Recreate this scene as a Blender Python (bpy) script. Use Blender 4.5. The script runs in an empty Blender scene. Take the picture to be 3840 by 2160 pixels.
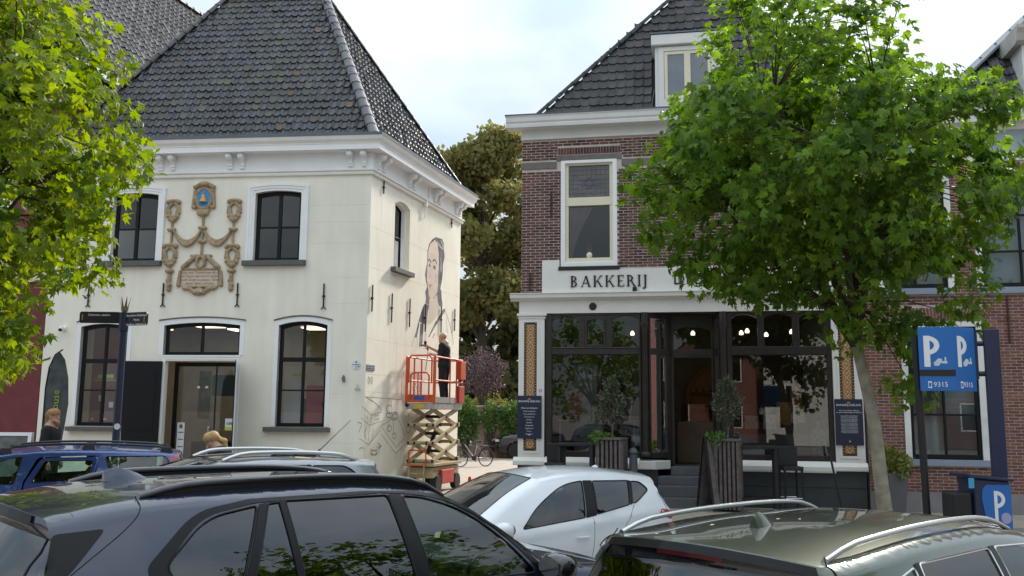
import bpy, bmesh, math, random
import numpy as np
from mathutils import Vector, Matrix
from mathutils.geometry import delaunay_2d_cdt
random.seed(7)
R = math.radians
scene = bpy.context.scene
col = scene.collection

# ------------------------------------------------------------------ camera
PITCH = math.atan(470/3400); ROLL = .009
fwd = Vector((0, math.cos(PITCH), math.sin(PITCH)))
r0 = Vector((1, 0, 0)); u0 = Vector((0, -math.sin(PITCH), math.cos(PITCH)))
rt = r0*math.cos(ROLL)+u0*math.sin(ROLL); up = -r0*math.sin(ROLL)+u0*math.cos(ROLL)
cd = bpy.data.cameras.new('camera'); cam = bpy.data.objects.new('camera', cd); col.objects.link(cam)
m = Matrix((rt, up, -fwd)).transposed().to_4x4(); m.translation = (0, 0, 1.9)
cam.matrix_world = m
cd.sensor_width = 36; cd.lens = 36*3400/3840; cd.clip_start = .05; cd.clip_end = 3000
scene.camera = cam

# ------------------------------------------------------------------ sky and sun
SUN_AZ, SUN_EL = R(31), R(33)
sunv = Vector((math.sin(SUN_AZ)*math.cos(SUN_EL), math.cos(SUN_AZ)*math.cos(SUN_EL), math.sin(SUN_EL)))
w = bpy.data.worlds.new('World'); scene.world = w; w.use_nodes = True
nt = w.node_tree; N = nt.nodes; L = nt.links; N.clear()
out = N.new('ShaderNodeOutputWorld'); bg = N.new('ShaderNodeBackground'); bg.inputs[1].default_value = .1
sky = N.new('ShaderNodeTexSky'); sky.sky_type = 'NISHITA'; sky.sun_disc = False
sky.sun_elevation = SUN_EL; sky.sun_rotation = SUN_AZ; sky.air_density = 1.2; sky.dust_density = .6; sky.ozone_density = 1.5
tc = N.new('ShaderNodeTexCoord'); sep = N.new('ShaderNodeSeparateXYZ'); L.new(tc.outputs['Generated'], sep.inputs[0])
ad = N.new('ShaderNodeMath'); ad.operation = 'ADD'; ad.inputs[1].default_value = .22; L.new(sep.outputs[2], ad.inputs[0])
mx = N.new('ShaderNodeMath'); mx.operation = 'MAXIMUM'; mx.inputs[1].default_value = .08; L.new(ad.outputs[0], mx.inputs[0])
dv = []
for k in (0, 1):
    d = N.new('ShaderNodeMath'); d.operation = 'DIVIDE'; L.new(sep.outputs[k], d.inputs[0]); L.new(mx.outputs[0], d.inputs[1]); dv.append(d)
cb = N.new('ShaderNodeCombineXYZ'); L.new(dv[0].outputs[0], cb.inputs[0]); L.new(dv[1].outputs[0], cb.inputs[1]); cb.inputs[2].default_value = 3.7
n1 = N.new('ShaderNodeTexNoise'); n1.inputs['Scale'].default_value = 1.1; n1.inputs['Detail'].default_value = 7; n1.inputs['Roughness'].default_value = .56; n1.inputs['Distortion'].default_value = .35
L.new(cb.outputs[0], n1.inputs['Vector'])
cr = N.new('ShaderNodeValToRGB'); cr.color_ramp.elements[0].position = .36; cr.color_ramp.elements[1].position = .60
cr.color_ramp.elements[0].color = (.62, .62, .62, 1); cr.color_ramp.elements[1].color = (1, 1, 1, 1)
L.new(n1.outputs[0], cr.inputs[0])
n2 = N.new('ShaderNodeTexNoise'); n2.inputs['Scale'].default_value = 2.1; n2.inputs['Detail'].default_value = 6; n2.inputs['Roughness'].default_value = .5
L.new(cb.outputs[0], n2.inputs['Vector'])
cr2 = N.new('ShaderNodeValToRGB'); cr2.color_ramp.elements[0].position = .3; cr2.color_ramp.elements[1].position = .68
cr2.color_ramp.elements[0].color = (3.3, 4.2, 4.85, 1); cr2.color_ramp.elements[1].color = (6.3, 6.6, 6.8, 1)
L.new(n2.outputs[0], cr2.inputs[0])
mixn = N.new('ShaderNodeMixRGB'); L.new(cr.outputs[0], mixn.inputs[0]); L.new(sky.outputs[0], mixn.inputs[1]); L.new(cr2.outputs[0], mixn.inputs[2])
# cloudy skies are brighter overhead than at the horizon (CIE overcast law)
zc = N.new('ShaderNodeMath'); zc.operation = 'MAXIMUM'; zc.inputs[1].default_value = 0; L.new(sep.outputs[2], zc.inputs[0])
cie = N.new('ShaderNodeMath'); cie.operation = 'MULTIPLY_ADD'; cie.inputs[1].default_value = 1.45; cie.inputs[2].default_value = .35; L.new(zc.outputs[0], cie.inputs[0])
mul = N.new('ShaderNodeVectorMath'); mul.operation = 'SCALE'; L.new(mixn.outputs[0], mul.inputs[0]); L.new(cie.outputs[0], mul.inputs['Scale'])
L.new(mul.outputs[0], bg.inputs[0]); L.new(bg.outputs[0], out.inputs[0])
sl = bpy.data.lights.new('sun', 'SUN'); sl.energy = 2.5; sl.angle = R(5.0); sl.color = (1, .93, .82)
so = bpy.data.objects.new('sun', sl); col.objects.link(so); so.rotation_euler = sunv.to_track_quat('Z', 'Y').to_euler(); so.location = sunv*60
scene.view_settings.view_transform = 'Standard'; scene.view_settings.look = 'None'
scene.view_settings.exposure = 1.1; scene.view_settings.gamma = 1.0; scene.view_settings.use_curve_mapping = False
# ------------------------------------------------------------------ materials
MATS = {}
def M(name, c, rough=.6, metal=0., var=.12, scale=2.5, bump=0., bscale=60., coat=0., spec=.5, c2=None, rnd=0., det=4, trans=0., emis=0.):
    if name in MATS: return MATS[name]
    m = bpy.data.materials.new(name); m.use_nodes = True; t = m.node_tree; b = t.nodes['Principled BSDF']
    b.inputs['Roughness'].default_value = rough; b.inputs['Metallic'].default_value = metal
    b.inputs['Coat Weight'].default_value = coat; b.inputs['Coat Roughness'].default_value = .03
    b.inputs['Specular IOR Level'].default_value = spec
    g = t.nodes.new('ShaderNodeNewGeometry'); n = t.nodes.new('ShaderNodeTexNoise')
    n.inputs['Scale'].default_value = scale; n.inputs['Detail'].default_value = det; t.links.new(g.outputs['Position'], n.inputs['Vector'])
    rp = t.nodes.new('ShaderNodeValToRGB'); rp.color_ramp.elements[0].position = .3; rp.color_ramp.elements[1].position = .7
    a = tuple(max(0, x*(1-var)) for x in c); d = tuple(min(1, x*(1+var)) for x in c)
    if c2: a, d = c, c2
    rp.color_ramp.elements[0].color = (*a, 1); rp.color_ramp.elements[1].color = (*d, 1)
    t.links.new(n.outputs[0], rp.inputs[0]); outc = rp.outputs[0]
    if rnd:
        oi = t.nodes.new('ShaderNodeObjectInfo'); ad = t.nodes.new('ShaderNodeMath'); ad.operation = 'ADD'
        t.links.new(oi.outputs['Random'], ad.inputs[0]); t.links.new(g.outputs['Random Per Island'], ad.inputs[1])
        fr = t.nodes.new('ShaderNodeMath'); fr.operation = 'FRACT'; t.links.new(ad.outputs[0], fr.inputs[0])
        mr = t.nodes.new('ShaderNodeMapRange'); mr.inputs[3].default_value = 1-rnd; mr.inputs[4].default_value = 1+rnd; t.links.new(fr.outputs[0], mr.inputs[0])
        hs = t.nodes.new('ShaderNodeHueSaturation'); t.links.new(mr.outputs[0], hs.inputs['Value']); t.links.new(outc, hs.inputs['Color']); outc = hs.outputs[0]
    t.links.new(outc, b.inputs['Base Color'])
    if bump:
        nb = t.nodes.new('ShaderNodeTexNoise'); nb.inputs['Scale'].default_value = bscale; nb.inputs['Detail'].default_value = 3
        t.links.new(g.outputs['Position'], nb.inputs['Vector'])
        bp = t.nodes.new('ShaderNodeBump'); bp.inputs['Strength'].default_value = bump; bp.inputs['Distance'].default_value = .01
        t.links.new(nb.outputs[0], bp.inputs['Height']); t.links.new(bp.outputs[0], b.inputs['Normal'])
    if trans:
        tr = t.nodes.new('ShaderNodeBsdfTranslucent'); ms = t.nodes.new('ShaderNodeMixShader'); ms.inputs[0].default_value = trans
        br = t.nodes.new('ShaderNodeHueSaturation'); br.inputs['Value'].default_value = 1.7; br.inputs['Saturation'].default_value = 1.12; br.inputs['Hue'].default_value = .488
        t.links.new(outc, br.inputs['Color']); t.links.new(br.outputs[0], tr.inputs[0])
        o = t.nodes['Material Output']; t.links.new(b.outputs[0], ms.inputs[1]); t.links.new(tr.outputs[0], ms.inputs[2]); t.links.new(ms.outputs[0], o.inputs[0])
    if emis:
        b.inputs['Emission Color'].default_value = (*c, 1); b.inputs['Emission Strength'].default_value = emis
    MATS[name] = m; return m
def weather(m, amt=.10, sx=2.2, sz=.22):
    # rain streaks: noise stretched down the wall, multiplied over the colour
    t = m.node_tree; b = t.nodes['Principled BSDF']; src = b.inputs['Base Color'].links[0].from_socket
    g = t.nodes.new('ShaderNodeNewGeometry'); mp = t.nodes.new('ShaderNodeMapping'); mp.inputs['Scale'].default_value = (sx, sx, sz)
    n = t.nodes.new('ShaderNodeTexNoise'); n.inputs['Scale'].default_value = 2.; n.inputs['Detail'].default_value = 6
    t.links.new(g.outputs['Position'], mp.inputs[0]); t.links.new(mp.outputs[0], n.inputs['Vector'])
    r = t.nodes.new('ShaderNodeValToRGB'); r.color_ramp.elements[0].position = .35; r.color_ramp.elements[1].position = .62
    r.color_ramp.elements[0].color = (1-amt, 1-amt*1.05, 1-amt*1.25, 1); r.color_ramp.elements[1].color = (1, 1, 1, 1)
    mx = t.nodes.new('ShaderNodeMixRGB'); mx.blend_type = 'MULTIPLY'; mx.inputs[0].default_value = 1
    t.links.new(n.outputs[0], r.inputs[0]); t.links.new(src, mx.inputs[1]); t.links.new(r.outputs[0], mx.inputs[2]); t.links.new(mx.outputs[0], b.inputs['Base Color'])
    return m
def glass(name, tint=(.75, .8, .8), ior=1.55, rough=.0):
    if name in MATS: return MATS[name]
    m = bpy.data.materials.new(name); m.use_nodes = True; t = m.node_tree; t.nodes.clear()
    o = t.nodes.new('ShaderNodeOutputMaterial'); tr = t.nodes.new('ShaderNodeBsdfTransparent'); tr.inputs[0].default_value = (*tint, 1)
    gl = t.nodes.new('ShaderNodeBsdfGlossy'); gl.inputs['Roughness'].default_value = rough; gl.inputs[0].default_value = (1, 1, 1, 1)
    fr = t.nodes.new('ShaderNodeFresnel'); fr.inputs[0].default_value = ior; ms = t.nodes.new('ShaderNodeMixShader')
    t.links.new(fr.outputs[0], ms.inputs[0]); t.links.new(tr.outputs[0], ms.inputs[1]); t.links.new(gl.outputs[0], ms.inputs[2]); t.links.new(ms.outputs[0], o.inputs[0])
    MATS[name] = m; return m

# ------------------------------------------------------------------ mesh helpers
def ident(p): return p
class MB:
    def __init__(s, T=None): s.v = []; s.f = []; s.T = T or ident
    def add(s, vs, fs):
        k = len(s.v); s.v += [tuple(s.T(Vector(p))) for p in vs]; s.f += [tuple(i+k for i in f) for f in fs]; return s
    def box(s, x0, x1, y0, y1, z0, z1):
        return s.add([(x0,y0,z0),(x1,y0,z0),(x1,y1,z0),(x0,y1,z0),(x0,y0,z1),(x1,y0,z1),(x1,y1,z1),(x0,y1,z1)],
                     [(0,3,2,1),(4,5,6,7),(0,1,5,4),(1,2,6,5),(2,3,7,6),(3,0,4,7)])
    def beam(s, a, b, w, h, upv=(0,0,1)):
        a = Vector(a); b = Vector(b); d = (b-a).normalized(); sd = d.cross(Vector(upv))
        if sd.length < 1e-4: sd = d.cross(Vector((1,0,0)))
        sd.normalize(); u = sd.cross(d)
        q = [sd*(w/2)*i+u*(h/2)*j for i, j in ((-1,-1),(1,-1),(1,1),(-1,1))]
        return s.add([a+p for p in q]+[b+p for p in q], [(0,3,2,1),(4,5,6,7),(0,1,5,4),(1,2,6,5),(2,3,7,6),(3,0,4,7)])
    def prism(s, poly, c0, c1, mp=lambda a, b, c: (a, c, b)):
        n = len(poly); return s.add([mp(a, b, c0) for a, b in poly]+[mp(a, b, c1) for a, b in poly],
            [tuple(range(n-1, -1, -1)), tuple(range(n, 2*n))]+[(i, (i+1) % n, n+(i+1) % n, n+i) for i in range(n)])
    def tube(s, pts, r, n=8, cap=True, closed=False):
        pts = [Vector(p) for p in pts]; m = len(pts); rs = r if hasattr(r, '__len__') else [r]*m
        rings = []; prev = None
        for i, p in enumerate(pts):
            if closed: d = pts[(i+1) % m]-pts[i-1]
            else: d = pts[min(i+1, m-1)]-pts[max(i-1, 0)]
            d.normalize()
            if prev is None:
                a = d.cross(Vector((0,0,1)))
                if a.length < .05: a = d.cross(Vector((1,0,0)))
            else: a = prev-d*prev.dot(d)
            a.normalize(); prev = a; b = d.cross(a)
            rings.append([p+(a*math.cos(2*math.pi*k/n)+b*math.sin(2*math.pi*k/n))*rs[i] for k in range(n)])
        return s.loft(rings, cap and not closed, closed)
    def loft(s, rings, cap=True, closed=False):
        n = len(rings[0]); m = len(rings); vs = [p for q in rings for p in q]; fs = []
        for i in range(m if closed else m-1):
            j = (i+1) % m
            for k in range(n): fs.append((i*n+k, i*n+(k+1) % n, j*n+(k+1) % n, j*n+k))
        if cap: fs += [tuple(range(n-1, -1, -1)), tuple((m-1)*n+k for k in range(n))]
        return s.add(vs, fs)
    def lathe(s, prof, n=16, c=(0,0,0), ax='z'):
        rings = []
        for r, z in prof:
            q = []
            for k in range(n):
                a = 2*math.pi*k/n; x, y = r*math.cos(a), r*math.sin(a)
                q.append(Vector(c)+Vector({'z': (x, y, z), 'y': (x, z, y), 'x': (z, x, y)}[ax]))
            rings.append(q)
        return s.loft(rings)
    def grid(s, fn, us, vs_, mask=None):
        n = len(vs_); V = [fn(u, v) for u in us for v in vs_]; F = []
        for i in range(len(us)-1):
            for j in range(n-1):
                if mask is None or mask(i, j): F.append((i*n+j, (i+1)*n+j, (i+1)*n+j+1, i*n+j+1))
        return s.add(V, F)
    def mesh(s, name, smooth=None, fix=True):
        me = bpy.data.meshes.new(name); me.from_pydata(s.v, [], s.f)
        if fix or smooth is not None:
            bm = bmesh.new(); bm.from_mesh(me)
            if smooth is not None: bmesh.ops.remove_doubles(bm, verts=bm.verts, dist=.0004)
            if fix: bmesh.ops.recalc_face_normals(bm, faces=bm.faces)
            bm.to_mesh(me); bm.free()
        if smooth is not None:
            for p in me.polygons: p.use_smooth = True
            me.set_sharp_from_angle(angle=R(smooth))
        me.update(); return me
    def build(s, name, mat, parent=None, smooth=None, bevel=0., loc=None, fix=True):
        me = s.mesh(name, smooth, fix); me.materials.append(mat)
        o = bpy.data.objects.new(name, me); col.objects.link(o)
        if parent is not None: o.parent = parent
        if loc is not None: o.location = loc
        if bevel:
            b = o.modifiers.new('bevel', 'BEVEL'); b.width = bevel; b.segments = 2; b.limit_method = 'ANGLE'; b.angle_limit = R(40)
        return o
def inst(me, name, parent, mtx):
    o = bpy.data.objects.new(name, me); col.objects.link(o); o.parent = parent; o.matrix_local = mtx; return o
def tag(o, label=None, cat=None, group=None, kind=None):
    for k, v in (('label', label), ('category', cat), ('group', group), ('kind', kind)):
        if v: o[k] = v
    return o
def thing(name, label, cat, loc=(0,0,0), rz=0., group=None):
    o = bpy.data.objects.new(name, None); col.objects.link(o); o.location = loc; o.rotation_euler = (0, 0, rz); o.empty_display_size = .2
    return tag(o, label, cat, group)
def copy_tree(o, parent=None):
    c = o.copy(); col.objects.link(c)
    if parent is not None: c.parent = parent
    for ch in [x for x in bpy.data.objects if x.parent is o]: copy_tree(ch, c)
    return c
class Fr:
    """facade frame: (u along the wall, o outwards, z up) -> coordinates relative to base"""
    def __init__(s, o, ang, base):   # ang = direction of u in degrees
        s.o = Vector((o[0], o[1], 0))-Vector((base[0], base[1], 0)); a = R(ang)
        s.u = Vector((math.cos(a), math.sin(a), 0)); s.n = Vector((math.sin(a), -math.cos(a), 0))
    def flip(s): s.n = -s.n; return s
    def __call__(s, p): return s.o+s.u*p[0]+s.n*p[1]+Vector((0, 0, p[2]))
def text(body, size, name, mat, parent, T, u, o, z, align='CENTER', ext=.003, font_bold=False, sx=1., shear=0.):
    """lettering as a mesh lying on frame T (local x -> u, local y -> z)"""
    cu = bpy.data.curves.new(name, 'FONT'); cu.body = body; cu.size = size; cu.align_x = align; cu.align_y = 'CENTER'; cu.extrude = ext; cu.resolution_u = 2; cu.shear = shear
    cu.space_line = 1.05
    ob = bpy.data.objects.new(name, cu); col.objects.link(ob)
    me = bpy.data.meshes.new_from_object(ob.evaluated_get(bpy.context.evaluated_depsgraph_get()))
    bpy.data.objects.remove(ob); bpy.data.curves.remove(cu)
    for v in me.vertices:
        p = T(Vector((u+v.co.x*sx, o+v.co.z, z+v.co.y))); v.co = p
    me.materials.clear(); me.materials.append(mat); me.name = name
    t = bpy.data.objects.new(name, me); col.objects.link(t); t.parent = parent; return t
def arc_top(u0, u1, zs, rise, n=10):
    """points of a segmental arch from (u0,zs) to (u1,zs)"""
    w = u1-u0
    if rise < 1e-4: return [(u0, zs), (u1, zs)]
    return [(u0+w*k/n, zs+rise*(1-(2*k/n-1)**2)) for k in range(n+1)]
def opening(u0, u1, z0, zs, rise, n=10): return [(u1, z0), (u0, z0)]+arc_top(u0, u1, zs, rise, n)
def inpoly(p, poly):
    x, y = p; r = False; n = len(poly)
    for i in range(n):
        x1, y1 = poly[i]; x2, y2 = poly[i-1]
        if (y1 > y) != (y2 > y) and x < (x2-x1)*(y-y1)/(y2-y1)+x1: r = not r
    return r
def cdt(outer, holes=(), pts=()):
    V = []; E = []
    for loop in (outer, *holes):
        k = len(V); V += [Vector(p) for p in loop]; E += [(k+i, k+(i+1) % len(loop)) for i in range(len(loop))]
    V += [Vector(p) for p in pts]
    r = delaunay_2d_cdt(V, E, [], 0, 1e-5)
    vs = [tuple(p) for p in r[0]]; fs = []
    for f in r[2]:
        cx = sum(vs[i][0] for i in f)/len(f); cy = sum(vs[i][1] for i in f)/len(f)
        if inpoly((cx, cy), outer) and not any(inpoly((cx, cy), h) for h in holes): fs.append(tuple(f))
    return vs, fs
def wall_mesh(mb, outer, holes, depth):
    vs, fs = cdt(outer, holes); mb.add([(a, 0, b) for a, b in vs], fs)
    for h in holes:
        n = len(h); mb.add([(a, 0, b) for a, b in h]+[(a, -depth, b) for a, b in h], [(i, (i+1) % n, n+(i+1) % n, n+i) for i in range(n)])
def ringpoly(mb, po, pi, o0, o1):
    """frame between outer and inner loops of equal length"""
    n = len(po); V = [(a, o, b) for o in (o0, o1) for P in (po, pi) for a, b in P]; F = []
    for i in range(n):
        j = (i+1) % n
        F += [(2*n+i, 2*n+j, 3*n+j, 3*n+i), (i, j, 2*n+j, 2*n+i), (n+i, n+j, 3*n+j, 3*n+i), (i, j, n+j, n+i)]
    mb.add(V, F)
def catmull(pts, sub=6, closed=False):
    P = [Vector(p) for p in pts]; n = len(P); o = []
    for i in range(n if closed else n-1):
        if closed: a, b, c, d = P[i-1], P[i], P[(i+1) % n], P[(i+2) % n]
        else: a, b, c, d = P[max(i-1, 0)], P[i], P[i+1], P[min(i+2, n-1)]
        for k in range(sub):
            t = k/sub
            o.append(.5*((2*b)+(c-a)*t+(2*a-5*b+4*c-d)*t*t+(3*b-a-3*c+d)*t**3))
    if not closed: o.append(P[-1])
    return o
# signed-distance modelling (people, carved stone): smooth union of tapered capsules and ellipsoids -> surface nets
def sdf_mesh(prims, res, k=.02, pad=.04):
    """prims: ('c', a, b, ra, rb) | ('e', centre, radii) ; optional trailing k"""
    lo = np.full(3, 1e9); hi = -lo
    for p in prims:
        if p[0] == 'c': q = np.array([p[1], p[2]], float); r = max(p[3], p[4])
        else: q = np.array([p[1]], float); r = max(p[2])
        lo = np.minimum(lo, q.min(0)-r-pad); hi = np.maximum(hi, q.max(0)+r+pad)
    n = np.ceil((hi-lo)/res).astype(int)+2
    ax = [lo[i]+np.arange(n[i])*res for i in range(3)]
    D = np.full(n, 1.0, np.float32)
    for p in prims:
        kk = k
        if p[0] == 'c':
            a = np.array(p[1], float); b = np.array(p[2], float); ra, rb = p[3], p[4]; kk = p[5] if len(p) > 5 else k; l2 = np.minimum(a, b)-max(ra, rb)-.1; h2 = np.maximum(a, b)+max(ra, rb)+.1
        else:
            c = np.array(p[1], float); rr = np.array(p[2], float); kk = p[3] if len(p) > 3 else k; l2 = c-rr-.1; h2 = c+rr+.1
        i0 = np.clip(((l2-lo)/res).astype(int), 0, n-1); i1 = np.clip(((h2-lo)/res).astype(int)+2, 1, n)
        sl_ = tuple(slice(i0[i], i1[i]) for i in range(3))
        X, Y, Z = np.meshgrid(*[ax[i][sl_[i]] for i in range(3)], indexing='ij')
        if p[0] == 'c':
            ab = b-a; L2 = max(ab@ab, 1e-9); t = np.clip(((X-a[0])*ab[0]+(Y-a[1])*ab[1]+(Z-a[2])*ab[2])/L2, 0, 1)
            d = np.sqrt((X-a[0]-t*ab[0])**2+(Y-a[1]-t*ab[1])**2+(Z-a[2]-t*ab[2])**2)-(ra+(rb-ra)*t)
        else:
            q = np.sqrt(((X-c[0])/rr[0])**2+((Y-c[1])/rr[1])**2+((Z-c[2])/rr[2])**2)+1e-9
            q2 = np.sqrt(((X-c[0])/rr[0]**2)**2+((Y-c[1])/rr[1]**2)**2+((Z-c[2])/rr[2]**2)**2)+1e-9
            d = q*(q-1)/q2
        A = D[sl_]; h = np.clip(.5+.5*(A-d)/kk, 0, 1); D[sl_] = A*(1-h)+d*h-kk*h*(1-h)
    S = D < 0; cnt = np.zeros(n-1, int); sm = np.zeros((*(n-1), 3)); num = np.zeros(n-1)
    for (dx, dy, dz) in ((1,0,0),(0,1,0),(0,0,1)):
        sh = n-np.array((dx, dy, dz)); A = D[:sh[0], :sh[1], :sh[2]]; B = D[dx:, dy:, dz:]; c = (A < 0) != (B < 0)
        I = np.argwhere(c); t = (A[c]/(A[c]-B[c])); P = I+t[:, None]*np.array((dx, dy, dz))
        o1, o2 = [e for e in ((1,0,0),(0,1,0),(0,0,1)) if e != (dx, dy, dz)]
        for e in ((0,0),(1,0),(0,1),(1,1)):
            J = I-np.array(o1)*e[0]-np.array(o2)*e[1]; ok = ((J >= 0) & (J < n-1)).all(1); J = J[ok]
            np.add.at(sm, (J[:,0], J[:,1], J[:,2]), P[ok]); np.add.at(num, (J[:,0], J[:,1], J[:,2]), 1)
    act = num > 0; idx = np.full(n-1, -1); idx[act] = np.arange(act.sum()); V = lo+(sm[act]/num[act][:, None])*res; F = []
    for k_, (o1, o2, dd) in enumerate((((0,1,0),(0,0,1),(1,0,0)), ((0,0,1),(1,0,0),(0,1,0)), ((1,0,0),(0,1,0),(0,0,1)))):
        sh = n-np.array(dd); A = S[:sh[0], :sh[1], :sh[2]]; B = S[dd[0]:, dd[1]:, dd[2]:]; I = np.argwhere(A != B); fl = A[A != B]
        o1 = np.array(o1); o2 = np.array(o2); qs = [I-o1-o2, I-o2, I, I-o1]; ok = np.ones(len(I), bool)
        for q in qs: ok &= ((q >= 0) & (q < n-1)).all(1)
        q4 = np.stack([idx[q[ok][:,0], q[ok][:,1], q[ok][:,2]] for q in qs], 1); q4[~fl[ok]] = q4[~fl[ok]][:, ::-1]; F.append(q4)
    F = np.concatenate(F)
    return [tuple(map(float, v)) for v in V], [tuple(map(int, f)) for f in F]
def sdf_obj(name, prims, mat, parent, res=.012, k=.02, T=None):
    mb = MB(T); vs, fs = sdf_mesh(prims, res, k); mb.add(vs, fs); return mb.build(name, mat, parent, smooth=80, fix=False)
# ------------------------------------------------------------------ shared materials
m_wall = M('cream_render', (.85, .81, .70), .8, var=.05, scale=1.3, bump=.12, bscale=40)
weather(m_wall, .06)
m_white = M('white_paint', (.84, .84, .84), .45, var=.03)
m_cornice = M('cornice_paint', (.82, .80, .76), .45, var=.04)
m_black = M('black_joinery', (.006, .007, .009), .5, var=.1, spec=.25)
m_sill = M('grey_stone_sill', (.11, .105, .10), .7, var=.12, scale=8, bump=.2)
m_tile = M('glazed_tile', (.022, .023, .027), .45, var=.3, scale=1.2, c2=(.058, .057, .062), rnd=.5, spec=.5)
m_zinc = M('zinc', (.13, .155, .18), .5, .4, var=.1)
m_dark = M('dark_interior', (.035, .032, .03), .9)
m_room = M('room_paint', (.45, .43, .38), .9)
m_floor = M('room_floor', (.10, .085, .07), .6)
m_iron = M('black_iron', (.008, .008, .009), .5)
m_stone = M('sandstone', (.36, .265, .16), .85, var=.25, scale=9, bump=.5, bscale=70)
m_glass = glass('window_glass', (.62, .66, .68), 1.75)
m_glass_dark = glass('dark_window_glass', (.16, .19, .22), 1.75)
m_lamp = M('lamp_panel', (1, .80, .55), .5, emis=2.0)
m_paper = M('paper', (.75, .76, .78), .7, var=.03)
m_lime = M('lime_print', (.55, .62, .08), .6)
m_red = M('red_print', (.55, .03, .05), .5)
m_blue = M('blue_enamel', (.010, .13, .43), .35, var=.03)
m_navy = M('navy_paint', (.010, .017, .055), .35, var=.08)
m_asphalt = M('road_brick', (.26, .22, .195), .85, var=.25, scale=12, bump=.4, bscale=40, rnd=.2)
m_pave = M('pavement_clinker', (.34, .29, .235), .85, var=.2, scale=7, bump=.3, bscale=60)

# ------------------------------------------------------------------ ground
def roadz(y): return -.31+.19*min(1, max(0, (y-6.5)/8.5))
mb = MB()
ys = [-1500, -300, -60, 0, 6, 8, 10, 12, 14, 15, 16.2]
mb.grid(lambda x, y: (x, y, roadz(y)), [-1500, -60, -20, 0, 20, 60, 1500], ys)
mb.grid(lambda x, y: (x, y, roadz(y)), [-1500, -60, 0, 60, 1500], [16.2, 60, 1500])
g = mb.build('road', m_asphalt); tag(g, kind='structure')
mb = MB(); mb.box(-40, 40, 16.35, 60, -.3, -.004)
g = mb.build('pavement', m_pave); tag(g, kind='structure')
mb = MB()
for i in range(-40, 40): mb.box(i+.004, i+.996, 16.2, 16.35, -.3, .0)
g = mb.build('kerb', M('kerb_stone', (.30, .29, .28), .8, rnd=.08)); tag(g, kind='structure')
# ------------------------------------------------------------------ white corner house
WB = (-3.28, 20.5); FA = math.degrees(math.atan2(.1115, -.9938)); SA = math.degrees(math.atan2(.952, .3058))
wf = Fr(WB, FA, WB).flip(); ws = Fr(WB, SA, WB)
if wf.n.y > 0: wf.n = -wf.n
if ws.n.x < 0: ws.n = -ws.n
house = thing('corner_house', 'cream rendered two-storey house with steep black tiled hipped roof and wall mural', 'house', (*WB, 0))
FW, SW, WH = 7.8, 5.78, 8.0
holes_f = {'ur': opening(1.655, 2.77, 5.36, 6.965, .055), 'ul': opening(5.16, 6.28, 5.38, 6.97, .055),
           'dr': opening(.92, 2.07, 1.56, 3.855, .09), 'dl': opening(5.72, 6.88, 1.53, 3.83, .07),
           'tr': opening(2.99, 4.83, 3.17, 3.855, .065), 'door': [(4.76, 0.02), (4.76, 3.03), (3.04, 3.03), (3.04, 0.02)]}
hs = opening(1.31, 2.2, 5.39, 6.99, .11)
mb = MB(wf); wall_mesh(mb, [(0, -.3), (FW, -.3), (FW, WH), (0, WH)], list(holes_f.values()), .16)
mb.T = ws; wall_mesh(mb, [(0, -.3), (SW, -.3), (SW, WH), (0, WH)], [hs], .26)
P = [wf(Vector((FW, 0, 0))), ws(Vector((SW, 0, 0)))]
mb.T = ident
back = P[1]+wf.u*8.9
for a, b in ((P[0], back), (back, P[1])):
    mb.add([a+Vector((0,0,-.3)), b+Vector((0,0,-.3)), b+Vector((0,0,WH)), a+Vector((0,0,WH))], [(0,1,2,3)])
wallo = mb.build('wall', m_wall, house, fix=False)
# faint plaster joints on the side wall and front (shallow grooves filled proud by 1 mm)
mb = MB(ws)
for z in (6.15, 5.2, 3.55, 2.75, 2.35): mb.box(.05, SW-.05, -.002, .0012, z, z+.007)
for u, z in ((.55, 6.2), (2.9, 5.3), (1.6, 2.85), (4.6, 5.3), (1.2, 3.6)): mb.box(u, u+.006, -.002, .0012, z, z+.85)
mb.T = wf
for z in (6.65, 6.25, 5.75, 4.95, 4.35, 2.3, 1.2): mb.box(.05, 1.4 if z > 5 else .85, -.002, .0012, z, z+.005)
mb.build('plaster_joint', M('plaster_joint', (.58, .56, .49), .85), house)

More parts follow.
